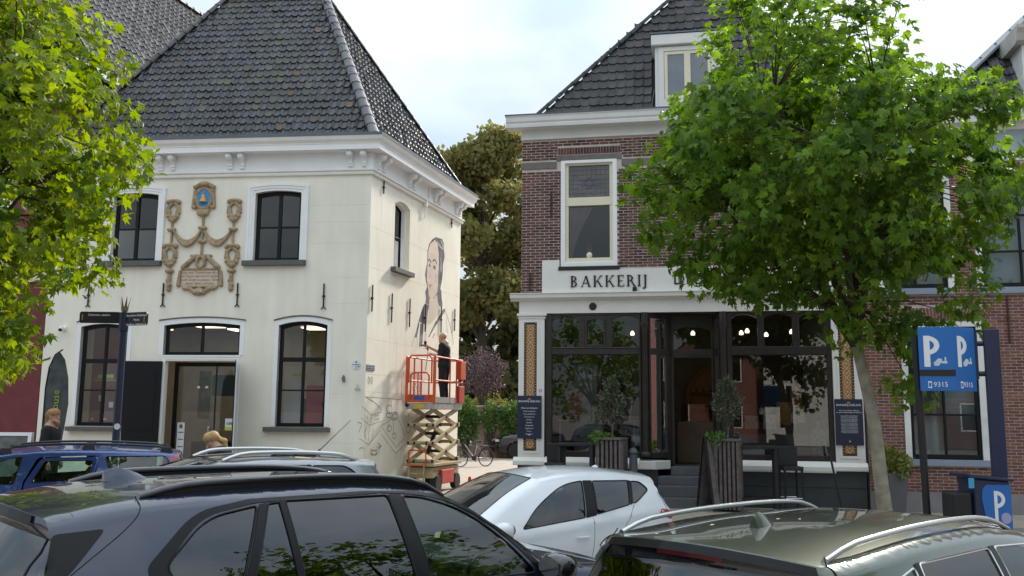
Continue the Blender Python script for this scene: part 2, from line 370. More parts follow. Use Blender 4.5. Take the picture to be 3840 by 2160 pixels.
def sash(T, hole, name, depth, rails, mull=None, fw=.085, bar=.04, gl=m_glass, parent=None, mat=m_black, split=.075):
    """window part (frame joinery) with panes as sub-parts; hole loop = [(u1,z0),(u0,z0), arch...]"""
    us = [p[0] for p in hole]; u0, u1 = min(us), max(us); z0 = hole[0][1]; zt = max(p[1] for p in hole); cu = (u0+u1)/2
    zc = (z0+zt)/2
    po = [(cu+(a-cu)*.998, b) for a, b in hole]
    sx = 1-2*fw/(u1-u0); pi = [(cu+(a-cu)*sx, max(z0+fw, b-fw) if b > z0+1e-3 else z0+fw) for a, b in hole]
    mb = MB(T); ringpoly(mb, po, pi, -depth-.06, -depth+.0)
    b0 = z0+fw*.6; b1 = zt-fw*.6; d0, d1 = -depth-.05, -depth+.008
    if mull is not None: mb.box(mull-split/2, mull+split/2, d0, d1, b0, b1)
    for z, h in rails: mb.box(u0+fw*.8, u1-fw*.8, d0, d1-.003, z-h/2, z+h/2)
    w_ = mb.build(name, mat, parent, bevel=.006)
    # panes, one sheet per light
    zs = [z0+fw]+sorted(z for z, h in rails)+[zt]
    ul = [u0+fw, mull, u1-fw] if mull is not None else [u0+fw, u1-fw]
    for i in range(len(ul)-1):
        for j in range(len(zs)-1):
            top = zs[j+1]-.002 if j < len(zs)-2 else zs[j+1]-fw*.7
            pb = MB(T); y = -depth-.03
            pb.add([(ul[i]-.01, y, zs[j]+.003), (ul[i+1]+.01, y, zs[j]+.003), (ul[i+1]+.01, y, top), (ul[i]-.01, y, top)], [(0,1,2,3)])
            pb.build('pane', gl, w_)
    return w_
def surround(T, hole, wd, proud, parent, mat=m_white, steps=2, rise_extra=.0, name='window_surround', label=None):
    us = [p[0] for p in hole]; u0, u1 = min(us), max(us); z0 = hole[0][1]; zsp = hole[2][1]; cu = (u0+u1)/2
    mb = MB(T)
    def off(d):
        return [((a+d if a > cu else a-d) if (i < 2 or i == 2 or i == len(hole)-1) else cu+(a-cu)*((u1-u0)/2+d)/((u1-u0)/2), z0 if i < 2 else b+d) for i, (a, b) in enumerate(hole)]
    prev = hole
    for k in range(steps):
        nx = off(wd*(k+1)/steps); ringpoly(mb, nx, prev, -.12 if k == 0 else -.001, proud*(1+.5*k)); prev = nx
    return mb.build(name, mat, parent)
def sillbox(T, u0, u1, z0, z1, proud, parent, mat=m_sill):
    mb = MB(T); mb.box(u0, u1, -.02, proud, z0, z1); return mb.build('window_sill', mat, parent, bevel=.008)
for key, mull, rails in (('ur', 2.2, [(6.165, .035)]), ('ul', 5.73, [(6.17, .035)])):
    sash(wf, holes_f[key], 'window', .10, rails, mull, parent=house, gl=m_glass_dark); surround(wf, holes_f[key], .175, .03, house, steps=3)
sillbox(wf, 1.49, 3.0, 5.235, 5.355, .12, house); sillbox(wf, 4.99, 6.5, 5.25, 5.375, .12, house)
sash(wf, holes_f['dr'], 'window', .10, [(3.075, .10), (2.375, .035)], 1.49, parent=house, fw=.08, split=.06); surround(wf, holes_f['dr'], .10, .012, house, steps=1)
sash(wf, holes_f['dl'], 'window', .10, [(3.03, .10), (2.35, .035)], 6.3, parent=house, fw=.08, split=.06); surround(wf, holes_f['dl'], .10, .012, house, steps=1)
sash(wf, holes_f['tr'], 'transom_window', .10, [], 3.94, parent=house, fw=.075, split=.06); surround(wf, holes_f['tr'], .11, .012, house, steps=1, name='door_surround')
sillbox(wf, .775, 2.30, 1.445, 1.548, .14, house); sillbox(wf, 5.6, 7.03, 1.41, 1.51, .14, house)
for hkey, u0, u1, z, rise in (('dr', .80, 2.19, 3.96, .105), ('dl', 5.60, 7.0, 3.93, .09), ('tr', 2.86, 4.96, 3.965, .075)):   # thin drip mould over each arch
    a = arc_top(u0, u1, z, rise, 14); b = [(x, y+.022) for x, y in a]
    mb = MB(wf)
    for i in range(14): mb.add([(p[0], o, p[1]) for o in (-.01, .035) for p in (a[i], a[i+1], b[i+1], b[i])], [(4,5,6,7),(0,1,5,4),(3,2,6,7)])
    mb.build('drip_mould', m_sill, house)
mb = MB(wf); mb.box(2.95, 4.87, -.10, .012, 3.06, 3.115); mb.box(2.95, 3.045, -.10, .012, .02, 3.06); mb.box(4.755, 4.85, -.10, .012, .02, 3.06); mb.box(2.95, 4.87, -.1, .02, 3.118, 3.165)
mb.build('door_frame', m_white, house, bevel=.004)
# side window
sash(ws, hs, 'window', .22, [(6.2, .035)], 1.755, parent=house, fw=.06, gl=m_glass_dark, split=.05)
po = opening(1.31, 2.2, 5.39, 6.99, .11); pi = opening(1.37, 2.14, 5.39, 6.95, .10); mb = MB(ws); ringpoly(mb, po, pi, -.215, -.12); mb.build('window_surround', m_white, house)
sillbox(ws, 1.15, 2.3, 5.27, 5.385, .13, house)
# doors: open black leaves and inner glass door
def leaf(u0, ang, width, z0, z1, sgn):
    # leaf hinged at u0 swung outwards; ang measured from the wall towards the street
    a = R(ang)
    def T(p): return wf(Vector((u0+sgn*(p[0]*math.cos(a)), .03+p[0]*math.sin(a)+p[1], p[2])))
    mb = MB(T); mb.box(0, width, 0, .05, z0, z1)
    d = mb.build('door_leaf', m_black, house, bevel=.006)
    mb = MB(T); mb.box(.12, width-.12, .05, .058, z0+.25, z0+1.2); mb.box(.12, width-.12, .05, .058, z0+1.4, z1-.2); mb.build('door_panel', m_black, d, bevel=.004)
    mb = MB(T); mb.tube([(width-.09, .05, 1.02), (width-.09, .10, 1.02), (width-.2, .10, 1.02)], .011); mb.box(width-.115, width-.065, .05, .062, .9, 1.15); mb.build('door_handle', M('steel', (.6,.6,.6), .3, 1.), d)
leaf(4.80, 6, .84, .03, 3.02, 1)
leaf(3.03, 113, .80, .03, 3.02, 1)
mb = MB(wf); mb.box(3.06, 3.14, -.5, -.45, .02, 3.02); mb.box(4.66, 4.74, -.5, -.45, .02, 3.02); mb.box(3.14, 4.66, -.5, -.45, 2.93, 3.02); mb.box(3.70, 3.73, -.49, -.47, .02, 2.93)
ind = mb.build('glass_door', m_black, house)
mb = MB(wf); mb.add([(3.14, -.475, .02), (4.66, -.475, .02), (4.66, -.475, 2.93), (3.14, -.475, 2.93)], [(0,1,2,3)]); mb.build('pane', m_glass, ind)
mb = MB(wf); mb.tube([(3.82, -.44, .85), (3.82, -.40, .87), (3.82, -.40, 1.5), (3.82, -.44, 1.52)], .016); mb.build('door_handle', M('brushed_steel', (.75,.75,.74), .3, 1.), ind)
# stickers on the glass door
mb = MB(wf); mb.box(4.42, 4.60, -.46, -.455, .62, 1.62); mb.build('white_sticker_strip', m_paper, ind)
mb = MB(wf); mb.add([(4.51+.045*math.cos(t)*(1-.15*(abs(math.sin(t))>.95)), -.4535, 1.53+.05*math.sin(t)) for t in [2*math.pi*i/14 for i in range(14)]], [tuple(range(14))]); mb.box(4.50, 4.515, -.4545, -.4535, 1.575, 1.60)
for z, cc in ((1.38, 0), (1.22, 1), (1.05, 0), (.9, 1), (.72, 0)): mb.box(4.44, 4.57, -.4545, -.4535, z, z+.025)
mb.build('sticker_print', M('grey_print', (.12, .13, .15), .6), ind)
mb = MB(wf); mb.box(3.17, 3.44, -.46, -.455, 1.45, 1.72); sg = mb.build('open_sign', m_paper, ind)
mb = MB(wf); mb.box(3.17, 3.44, -.4545, -.4535, 1.45, 1.53); mb.box(3.17, 3.22, -.4545, -.4535, 1.53, 1.70); mb.build('sign_band', m_lime, ind)
text('OPEN', .085, 'sign_lettering', m_iron, ind, lambda p: wf(Vector((6.62-p[0], p[1], p[2]))), 3.32, -.452, 1.60)
mb = MB(wf); mb.box(4.10, 4.17, -.46, -.456, 2.42, 2.47); mb.box(3.90, 3.97, -.46, -.456, 2.42, 2.47); mb.build('sticker', m_paper, ind)
# interior: two floors
mb = MB(wf)
for z0, z1 in ((.0, 4.05), (4.5, 7.8)):
    V = [(.35, -.30, z0), (FW-.3, -.30, z0), (FW-.3, -4.2, z0), (.9, -4.2, z0), (.35, -.30, z1), (FW-.3, -.30, z1), (FW-.3, -4.2, z1), (.9, -4.2, z1)]
    mb.add(V, [(1,2,6,5), (2,3,7,6), (3,0,4,7), (4,5,6,7)])
mb.build('interior_wall', m_room, house, fix=False)
mb = MB(wf)
for z0 in (0., 4.5): mb.add([(.35, -.12, z0+.005), (FW-.3, -.12, z0+.005), (FW-.3, -4.2, z0+.005), (.9, -4.2, z0+.005)], [(0,1,2,3)])
mb.build('interior_floor', m_floor, house)
for u, o, z in ((4.5, -1.6, 4.0), (4.0, -2.6, 4.0), (3.3, -1.2, 4.0), (1.9, -2.2, 4.0), (1.2, -1.3, 4.0), (6.2, -2.2, 4.0)):
    mb = MB(wf); mb.box(u-.32, u+.32, o-.3, o+.3, z-.03, z); mb.build('ceiling_light', m_lamp, house)
# goods and posters seen through the glass
mb = MB(wf); mb.box(3.16, 4.05, -1.1, -1.0, 2.25, 2.75); mb.build('shop_screen', M('dark_screen', (.04, .06, .06), .3), house)
mb = MB(wf); mb.box(4.12, 4.42, -1.1, -1.08, 1.7, 2.85); mb.build('hanging_poster', M('dark_poster', (.05, .05, .03), .6, c2=(.25, .24, .08), scale=5), house)
mb = MB(wf); mb.box(3.2, 4.7, -2.2, -1.4, .0, 1.15); mb.build('shop_counter', m_dark, house, bevel=.02)
mb = MB(wf); mb.box(.95, 1.55, -.6, -.55, 1.55, 2.5); mb.build('red_display', m_red, house)
mb = MB(wf); mb.box(1.62, 2.05, -.5, -.46, 1.56, 2.95); mb.build('white_panel', m_paper, house)
mb = MB(wf); mb.box(1.1, 2.0, -1.2, -.9, 1.3, 2.2); mb.build('goods_rack', M('goods', (.02, .05, .03), .5, c2=(.10, .12, .05), scale=9), house)
for u0, z, body in ((1.55, 2.66, 'REPARATIE'), (6.25, 2.58, 'ABONNEMENTEN')):
    mb = MB(wf); mb.box(u0-.16, u0+.22, -.155, -.150, z+.05, z+.14); mb.build('lime_label', m_lime, house)
    text(body, .075, 'window_lettering', m_lime, house, lambda p, c=u0: wf(Vector((2*c-p[0], p[1], p[2]))), u0, -.15, z)
for u, z, a, b in ((6.05, 1.95, .11, .13), (5.86, 1.78, .11, .26), (6.52, 1.66, .06, .05), (6.2, 1.66, .08, .04), (6.35, 2.1, .07, .14)):
    mb = MB(wf); mb.box(u, u+a, -.158, -.152, z, z+b); mb.build('sticker', m_paper, house)

# cornice: frieze, bead, fascia, crown, gutter running round front and side
def run(prof, name, mat, parent=house, ext_l=.0):
    """sweep an (o,z) profile along the front and the side with a mitred corner"""
    def ring(kind, o, z):
        if kind == 0: return wf(Vector((FW+ext_l, o, z)))
        if kind == 1:
            # intersection of offset lines
            a = wf(Vector((0, o, z))); b = ws(Vector((0, o, z))); d1, d2 = wf.u, ws.u
            den = d1.x*d2.y-d1.y*d2.x; t = ((b.x-a.x)*d2.y-(b.y-a.y)*d2.x)/den; return a+d1*t
        return ws(Vector((SW+o, o, z)))
    rings = [[ring(k, o, z) for o, z in prof] for k in (0, 1, 2)]
    mb = MB(); mb.loft(rings, cap=True); return mb.build(name, mat, parent)
run([(-.05, 7.37), (.05, 7.37), (.06, 7.40), (.06, 7.42), (.045, 7.43), (.045, 7.45), (.085, 7.46), (.085, 7.50), (.03, 7.53), (-.05, 7.53)], 'architrave_bead', m_cornice)
run([(-.05, 7.52), (.022, 7.52), (.022, 7.93), (-.05, 7.93)], 'frieze', m_white)
run([(-.05, 7.90), (.30, 7.90), (.30, 8.03), (-.05, 8.03)], 'fascia', m_white)
run([(-.05, 8.03), (.31, 8.03), (.315, 8.06), (.33, 8.08), (.36, 8.12), (.385, 8.19), (.39, 8.20), (-.05, 8.20)], 'crown_moulding', m_cornice)
run([(.05, 8.20), (.395, 8.20), (.40, 8.27), (.36, 8.28), (.33, 8.24), (.05, 8.24)], 'gutter', m_zinc)
def console(T, u):
    w = .055
    sw = [(0.02, 7.90), (.21, 7.90), (.235, 7.87), (.235, 7.80), (.20, 7.76), (.15, 7.76), (.11, 7.73), (.085, 7.69), (.075, 7.65), (.09, 7.64), (.09, 7.62), (.06, 7.605), (.06, 7.59), (.08, 7.58), (.08, 7.56), (.055, 7.545), (.02, 7.54)]
    mb = MB(T); mb.prism([(o, z) for o, z in sw], u-w, u+w, mp=lambda a, b, c: (c, a, b))
    mb.lathe([(.0, -.072), (.05, -.072), (.055, -.06), (.055, .06), (.05, .072), (0, .072)], 12, (u, .165, 7.83), 'x')
    mb.build('bracket', m_white, house, bevel=.006)
for u in (.17, .50, 3.12, 3.42, 4.84, 5.14, 6.9, 7.2): console(wf, u)
for u in (.25, .55, 2.02, 2.32, 3.72, 4.02, 5.32, 5.6): console(ws, u)
# downpipe hook and anchors
mb = MB(ws); mb.box(3.02, 3.10, .02, .10, 7.28, 7.42); mb.tube([(3.05, .06, 7.3), (3.02, .05, 7.0), (3.02, .02, 6.98)], .016); mb.tube([(3.3, .03, 7.9), (3.28, .04, 7.56)], .012); mb.build('flag_bracket', m_white, house)
def anchor(T, u, z0, z1, fork=False, knob=True):
    mb = MB(T); zc = (z0+z1)/2
    mb.beam((u, .028, z0+(.05 if fork else 0)), (u+.004, .028, z1), .03, .026, (0, 1, 0)); mb.box(u-.03, u+.035, .0, .05, zc-.015, zc+.02)
    if fork:
        for s in (-1, 1): mb.beam((u, .025, z0+.06), (u+s*.055, .025, z0), .022, .022, (0, 1, 0))
    mb.build('wall_anchor', m_iron, house, bevel=.004)
for u, z0, z1 in ((4.90, 4.29, 4.85), (3.09, 4.28, 4.84), (1.03, 4.22, 4.81), (6.75, 4.29, 4.85)): anchor(wf, u, z0, z1, True)
for u, z0, z1 in ((.165, 4.18, 4.80), (1.22, 4.03, 4.74), (2.265, 4.02, 4.74), (3.26, 3.99, 4.72), (4.35, 4.05, 4.77), (5.36, 4.20, 4.82)): anchor(ws, u, z0, z1)
for u, z0, z1 in ((.60, 7.05, 7.36), (5.0, 7.1, 7.36)): anchor(ws, u, z0, z1, knob=False)
# enamel street sign, door numbers, discs, camera
mb = MB(ws); mb.box(.03, .42, .0, .018, 2.84, 2.965); mb.build('street_sign', M('enamel_navy', (.02, .03, .10), .3), house, bevel=.004)
mb = MB(ws); mb.box(.045, .405, .018, .0195, 2.853, 2.952); mb.build('sign_border', m_paper, house); mb = MB(ws); mb.box(.055, .395, .0195, .0205, 2.862, 2.943); mb.build('sign_field', M('enamel_navy', (.02, .03, .10), .3), house)
text('WAAGSTRAAT', .055, 'sign_lettering', m_paper, house, ws, .225, .021, 2.9, ext=.001)
for u, z in ((.17, 2.62), (.31, 2.62)):
    mb = MB(ws); mb.lathe([(.05, 0), (.075, 0), (.075, .012), (.05, .012)], 14, (0, 0, 0)); vs = [(u+x*.75, zz+.005, z+y*1.5) for x, y, zz in mb.v] if False else None
    mb = MB(ws); pr = [(u+.045*math.cos(t), z+.09*math.sin(t)) for t in [2*math.pi*i/16 for i in range(16)]]; pq = [(u+.03*math.cos(t), z+.07*math.sin(t)) for t in [2*math.pi*i/16 for i in range(16)]]
    ringpoly(mb, pr, pq, -.002, .006); mb.build('house_numeral', M('faded_paint', (.50, .47, .42), .8), house)
mb = MB(wf); mb.lathe([(0, .0), (.105, .0), (.105, .018), (0, .02)], 20, (.22, 0, 2.96), 'y'); disc = mb.build('round_plaque', m_paper, house)
mb = MB(wf); mb.box(.13, .31, .019, .0225, 2.955, 2.965); mb.box(.215, .225, .019, .0225, 2.87, 2.955); mb.box(.2, .24, .019, .0225, 3.0, 3.03); mb.box(.15, .18, .019, .0225, 2.9, 2.93); mb.build('plaque_marks', m_iron, disc)
mb = MB(wf); mb.prism([(.46, 2.57), (.52, 2.57), (.54, 2.66), (.50, 2.73), (.47, 2.68)], 0, .05); mb.build('small_bracket', M('grey_metal', (.2,.2,.2), .5, .5), house, bevel=.005)
mb = MB(wf); mb.prism([(.10, 2.40), (.24, 2.40), (.17, 2.53)], 0, .03); mb.build('bolt_plate', M('plate', (.5,.48,.44), .7), house)
mb = MB(wf); mb.lathe([(0, 0), (.05, 0), (.055, .05), (.05, .13), (.03, .16), (0, .17)], 14, (7.3, .02, 3.78), 'y'); mb.box(7.24, 7.36, 0, .03, 3.74, 3.84); cc = mb.build('security_camera', m_white, house)
mb = MB(wf); mb.lathe([(0, .10), (.042, .10), (.035, .14), (0, .165)], 12, (7.3, .06, 3.74), 'y'); mb.build('camera_dome', m_iron, cc)

# ---------------- carved sandstone relief over the door
def oval_frame(u, z, rx, rz, top, hgt=.05, crown=True, d=.05):
    pr = []; n = 18
    for i in range(n):
        a, b = 2*math.pi*i/n, 2*math.pi*(i+1)/n
        wob = .012*math.sin(5*a)
        pr.append(('c', (u+(rx+wob)*math.cos(a), d*.55, z+(rz+wob)*math.sin(a)), (u+(rx+.012*math.sin(5*b))*math.cos(b), d*.55, z+(rz+.012*math.sin(5*b))*math.sin(b)), .042, .042, .015))
    for s in (-1, 1):
        pr += [('c', (u+s*rx*1.15, .03, z+rz*1.05), (u+s*rx*.6, .05, z+rz*1.35), .035, .03), ('e', (u+s*rx*1.25, .04, z+rz*1.12), (.04, .05, .05)), ('e', (u+s*rx*1.1, .04, z-rz*.9), (.035, .05, .05)),
               ('c', (u+s*rx*1.3, .03, z+rz*.5), (u+s*rx*1.35, .03, z-rz*.4), .022, .03), ('e', (u+s*rx*.5, .05, z-rz*1.35), (.05, .05, .045))]
    pr += [('c', (u-rx*.9, .03, z+rz*1.28), (u+rx*.9, .03, z+rz*1.28), .045, .045), ('e', (u, .05, z+rz*1.3), (.06, .06, .045)), ('e', (u, .04, z-rz*1.5), (.07, .05, .06)), ('c', (u-rx*.6, .02, z-rz*1.2), (u+rx*.6, .02, z-rz*1.2), .05, .05)]
    return pr
rel = MB(wf)
def relief(name, pr, res=.010): return sdf_obj(name, pr, m_stone, house, res, .009, T=wf)
relief('carved_cartouche', oval_frame(4.77, 6.59, .115, .17, 0)); relief('carved_cartouche', oval_frame(3.27, 6.58, .115, .17, 0))
relief('carved_cartouche', oval_frame(4.79, 5.53, .12, .17, 0)); relief('carved_cartouche', oval_frame(3.27, 5.50, .12, .17, 0))
big = oval_frame(4.03, 6.86, .19, .245, 0)+[('e', (4.03, .05, 7.2), (.16, .07, .07)), ('e', (4.03, .05, 6.50), (.15, .06, .08)), ('c', (3.80, .03, 7.05), (3.77, .03, 6.65), .035, .04), ('c', (4.26, .03, 7.05), (4.29, .03, 6.65), .035, .04)]
relief('carved_cartouche', big)
for uu, zz in ((4.77, 6.59), (3.27, 6.58), (4.79, 5.53), (3.27, 5.50)):
    mb = MB(wf); mb.lathe([(0, .0), (.1, .0), (.1, .01), (0, .015)], 18, (0, 0, 0), 'y'); mb.v = []
    mb = MB(wf); mb.add([(uu+.105*math.cos(t), .012, zz+.155*math.sin(t)) for t in [2*math.pi*i/20 for i in range(20)]], [tuple(range(20))]); mb.build('oval_panel', M('panel_white', (.66, .63, .58), .8), house)
mb = MB(wf); mb.add([(4.03+.165*math.cos(t), .05, 6.86+.22*math.sin(t)) for t in [2*math.pi*i/24 for i in range(24)]], [tuple(range(24))]); mb.build('blue_oval', M('relief_blue', (.02, .26, .62), .5, var=.05), house)
mb = MB(wf); mb.lathe([(.015, .0), (.095, .0), (.10, .015), (.085, .05), (.06, .10), (.05, .16), (.04, .185), (.015, .20), (.0, .20)], 16, (4.03, .06, 6.76)); mb.lathe([(.01, .2), (.03, .215), (.03, .235), (0, .25)], 10, (4.03, .06, 6.76)); mb.build('gilt_bell', M('gilt', (.55, .34, .10), .45, .2, var=.2, scale=20), house, smooth=40)
def rope(u, z0, z1, knots, thin=.028):
    pr = [('c', (u, .03, z0), (u, .03, z1), thin, thin)]
    for z in knots: pr += [('e', (u, .04, z), (.095, .06, .05)), ('e', (u-.07, .045, z+.01), (.04, .045, .04)), ('e', (u+.07, .045, z+.01), (.04, .045, .04))]
    return pr
relief('carved_cord', rope(4.78, 5.78, 6.3, [6.11])); relief('carved_cord', rope(3.27, 5.76, 6.3, [6.1])); relief('carved_cord', rope(4.02, 5.50, 6.45, [6.14, 5.82]))
def tassel(u): return rope(u, 4.72, 5.25, [5.12])+[('c', (u, .04, 5.0), (u, .03, 4.70), .05, .06), ('e', (u+.02, .05, 4.9), (.06, .05, .05)), ('e', (u-.02, .05, 4.8), (.06, .05, .05))]
relief('carved_tassel', tassel(4.77)); relief('carved_tassel', tassel(3.26))
for ua, ub in ((4.72, 4.06), (3.98, 3.32)):
    pr = []
    for k, sag in enumerate((.24, .30, .35)):
        pts = [(ua+(ub-ua)*t, .03+.012*k, 6.08-sag*(1-(2*t-1)**2)) for t in [i/10 for i in range(11)]]
        pr += [('c', pts[i], pts[i+1], .024+.01*math.sin(math.pi*i/10), .024+.01*math.sin(math.pi*(i+1)/10), .008) for i in range(10)]
    relief('carved_swag', pr)
ped = [('c', (4.02-s*.13, .035, 5.48), (4.02-s*.42, .035, 5.22), .05, .06) for s in (-1, 1)]
for i in range(14):
    a, b = 2*math.pi*i/14, 2*math.pi*(i+1)/14
    ped.append(('c', (4.02+.10*math.cos(a), .05, 5.34+.13*math.sin(a)), (4.02+.10*math.cos(b), .05, 5.34+.13*math.sin(b)), .035, .035, .012))
ped += [('c', (3.78, .03, 5.55-.06), (4.26, .03, 5.55-.06), .03, .03), ('c', (3.57, .03, 5.17), (4.47, .03, 5.17), .03, .03)]
for s in (-1, 1): ped += [('c', (4.02+s*.50, .03, 5.12), (4.02+s*.52, .03, 4.80), .03, .05), ('e', (4.02+s*.33, .04, 4.72), (.09, .05, .045)), ('c', (4.02+s*.25, .03, 4.72), (4.02+s*.1, .03, 4.62), .05, .06)]
ped += [('e', (4.02, .04, 4.64), (.14, .06, .09)), ('c', (3.6, .03, 4.76), (4.44, .03, 4.76), .03, .03)]
relief('carved_pediment', ped)
mb = MB(wf); mb.box(3.58, 4.46, -.01, .04, 4.78, 5.14); mb.build('inscription_panel', M('inscription_stone', (.55, .46, .36), .8, var=.12, scale=12), house, bevel=.006)
wfm = lambda c: (lambda p: wf(Vector((2*c-p[0], p[1], p[2]))))
text('Door een Timmerman de tijt\nde Toren sijn cracht verliet\nheeft Godt ons desen Toren\nweder doen verrysen', .082, 'inscription', M('faded_ink', (.22, .13, .08), .8), house, wfm(4.02), 4.02, .041, 4.96, ext=.001, shear=.25)
text('1714', .09, 'date_lettering', m_paper, house, wfm(4.02), 4.02, .10, 4.64, ext=.003)

# ---------------- hipped roof of glazed pan tiles
PITCHR = R(60); TP = math.tan(PITCHR)
nf2 = Vector((wf.n.x, wf.n.y)); ns2 = Vector((ws.n.x, ws.n.y)); nl2 = Vector((wf.u.x, wf.u.y)); nb2 = -nf2
def lines_x(p1, n1, p2, n2):   # point with n1.x=p1, n2.x=p2
    den = n1.x*n2.y-n1.y*n2.x; return Vector(((p1*n2.y-p2*n1.y)/den, (n1.x*p2-n2.x*p1)/den))
OV = .05
df, ds = OV, OV; dl = FW+OV; db = -(nf2.dot(Vector((P[1].x, P[1].y))))+OV
ZE = 8.27
def hipt(n1, d1, n2, d2, h): q = lines_x(d1-h/TP, n1, d2-h/TP, n2); return Vector((q.x, q.y, ZE+h))
# apex of front+side+back meeting (side hip), then ridge to left hip
def height_meet(): 
    lo, hi = 0, 12
    for _ in range(60):
        mid = (lo+hi)/2; a = hipt(nf2, df, ns2, ds, mid); b = hipt(nb2, db, ns2, ds, mid)
        if (a-b).dot(Vector((ws.u.x, ws.u.y, 0))) < 0: lo = mid
        else: hi = mid
    return lo
HM = height_meet()
A = hipt(nf2, df, ns2, ds, 0); A1 = hipt(nf2, df, ns2, ds, HM); B = hipt(nb2, db, ns2, ds, 0); Lc = hipt(nf2, df, nl2, dl, 0); L1 = hipt(nf2, df, nl2, dl, HM); Bl = hipt(nb2, db, nl2, dl, 0)
mb = MB(); mb.add([A, A1, B, Lc, L1, Bl], [(0, 1, 4, 3), (0, 2, 1), (3, 4, 5), (2, 5, 4, 1)])
roof = mb.build('roof', M('roof_deck', (.02, .02, .02), .9), house)
def tile_mesh(w, ln, mat, amp=.022, lip=.02, scallop=.03, flat=False):
    """pan tile: local x across, y up the slope, z out of the roof"""
    n = 8; mb = MB(); top = []; bot = []; und = []
    for i in range(n+1):
        t = i/n; x = -.03*w+t*w*1.06
        z = amp*(.55*math.cos(2*math.pi*t)+.45*math.cos(4*math.pi*t)*(.5 if t > .5 else 1)) if not flat else amp*.6*abs(math.sin(math.pi*t*2))
        ye = scallop*(1-math.sin(math.pi*min(1, max(0, (t-.12)/.76)))**.7)
        top.append((x, ln*1.18, z+.004)); bot.append((x, ye, z+.004+.028)); und.append((x, ye+.004, z-.004+.004))
    mb.add(top+bot+und, [(i, i+1, n+2+i, n+1+i) for i in range(n)]+[(n+1+i, n+2+i, 2*n+3+i, 2*n+2+i) for i in range(n)])
    me = mb.mesh('roof_tile', 40, fix=False); me.materials.append(mat); return me
def tile_face(E0, udir, sdir, ndir, inside, w, ln, rows, umin, umax, me, parent, budget, jit=.010, stagger=False, prefer=None):
    """lay tiles; returns list of matrices sorted as laid"""
    rnd = random.Random(5); out = []
    for r_ in range(rows):
        nU = int((umax-umin)/w)+1
        for c in range(nU):
            u = umin+c*w+(w/2 if stagger and r_ % 2 else 0); v = r_*ln
            if not inside(u+w/2, v+ln*.5): continue
            p = E0+udir*(u+rnd.uniform(-jit, jit)*.6)+sdir*(v+rnd.uniform(-jit, jit))+ndir*.02
            m_ = Matrix((udir, sdir, ndir)).transposed().to_4x4(); m_ = Matrix.Translation(p) @ m_ @ Matrix.Rotation(R(rnd.gauss(0, 1.5)), 4, 'Z') @ Matrix.Rotation(R(rnd.gauss(0, 1.1)), 4, 'X')
            out.append(m_)
    return out
def lay(ms, me, parent, limit, name='roof_tile', rest='roof_tiles'):
    for m_ in ms[:limit]: inst(me, name, parent, m_)
    if len(ms) > limit:
        V = np.array([v.co[:] for v in me.vertices]); Fs = [tuple(p.vertices) for p in me.polygons]; vs = []; fs = []
        for m_ in ms[limit:]:
            A_ = np.array(m_); k = len(vs); vs += [tuple(q) for q in (V @ A_[:3, :3].T+A_[:3, 3])]; fs += [tuple(i+k for i in f) for f in Fs]
        mb = MB(); mb.v = vs; mb.f = fs; o = mb.build(rest, me.materials[0], parent, smooth=None, fix=False)
        for p in o.data.polygons: p.use_smooth = True
        o.data.set_sharp_from_angle(angle=R(40)); o['kind'] = 'stuff'
def face_frame(a, b, n2):
    u = (b-a).normalized(); n = Vector((n2.x*math.sin(PITCHR), n2.y*math.sin(PITCHR), math.cos(PITCHR))); s = n.cross(u)
    if s.z < 0: s = -s
    return u, s, n
tm = tile_mesh(.195, .25, m_tile, amp=.027)
m_tile_moss = M('glazed_tile_mossy', (.028, .028, .030), .5, c2=(.066, .072, .04), scale=.9, rnd=.4)
tmm = tile_mesh(.195, .25, m_tile_moss)
m_tile_brown = M('brown_tile', (.11, .05, .03), .5, c2=(.07, .055, .03), rnd=.4); tmb = tile_mesh(.195, .25, m_tile_brown)
uF, sF, nF = face_frame(Lc, A, nf2); lenF = (A-Lc).length; hyp = HM/math.sin(PITCHR)
kL = (L1-Lc).dot(uF)/hyp; kR = (A-A1).dot(uF)/hyp
mf = tile_face(Lc, uF, sF, nF, lambda u, v: kL*v-.05 < u < lenF-kR*v+.02 and v < hyp, .195, .25, 26, 0, lenF, tm, roof, 0)
rnd = random.Random(3)
# nearest rows first as single tiles, the rest joined; a few rust-brown and mossy ones among them
def cls(m_):
    p = m_.translation; q = rnd.random()
    moss = math.sin(p.x*1.3+2)*math.cos(p.z*1.1+p.x*.5)
    return 2 if q > .965 else (1 if q < .20+.25*moss and p.z > 8.9 else 0)
groups = {0: [], 1: [], 2: []}
for m_ in mf: groups[cls(m_)].append(m_)
uS, sS, nS = face_frame(A, B, ns2); lenS = (B-A).length; kA = (A1-A).dot(uS)/hyp; kB = (B-A1).dot(uS)/hyp
msd = tile_face(A, uS, sS, nS, lambda u, v: kA*v-.05 < u < lenS-kB*v+.03 and v < hyp, .195, .25, 26, 0, lenS, tm, roof, 0)
lay(groups[0], tm, roof, 170); lay(groups[1], tmm, roof, 90); lay(groups[2], tmb, roof, 12)
gs = {0: [], 2: []}
for m_ in msd: gs[2 if rnd.random() > .95 else 0].append(m_)
lay(gs[0], tm, roof, 26); lay(gs[2], tmb, roof, 2)
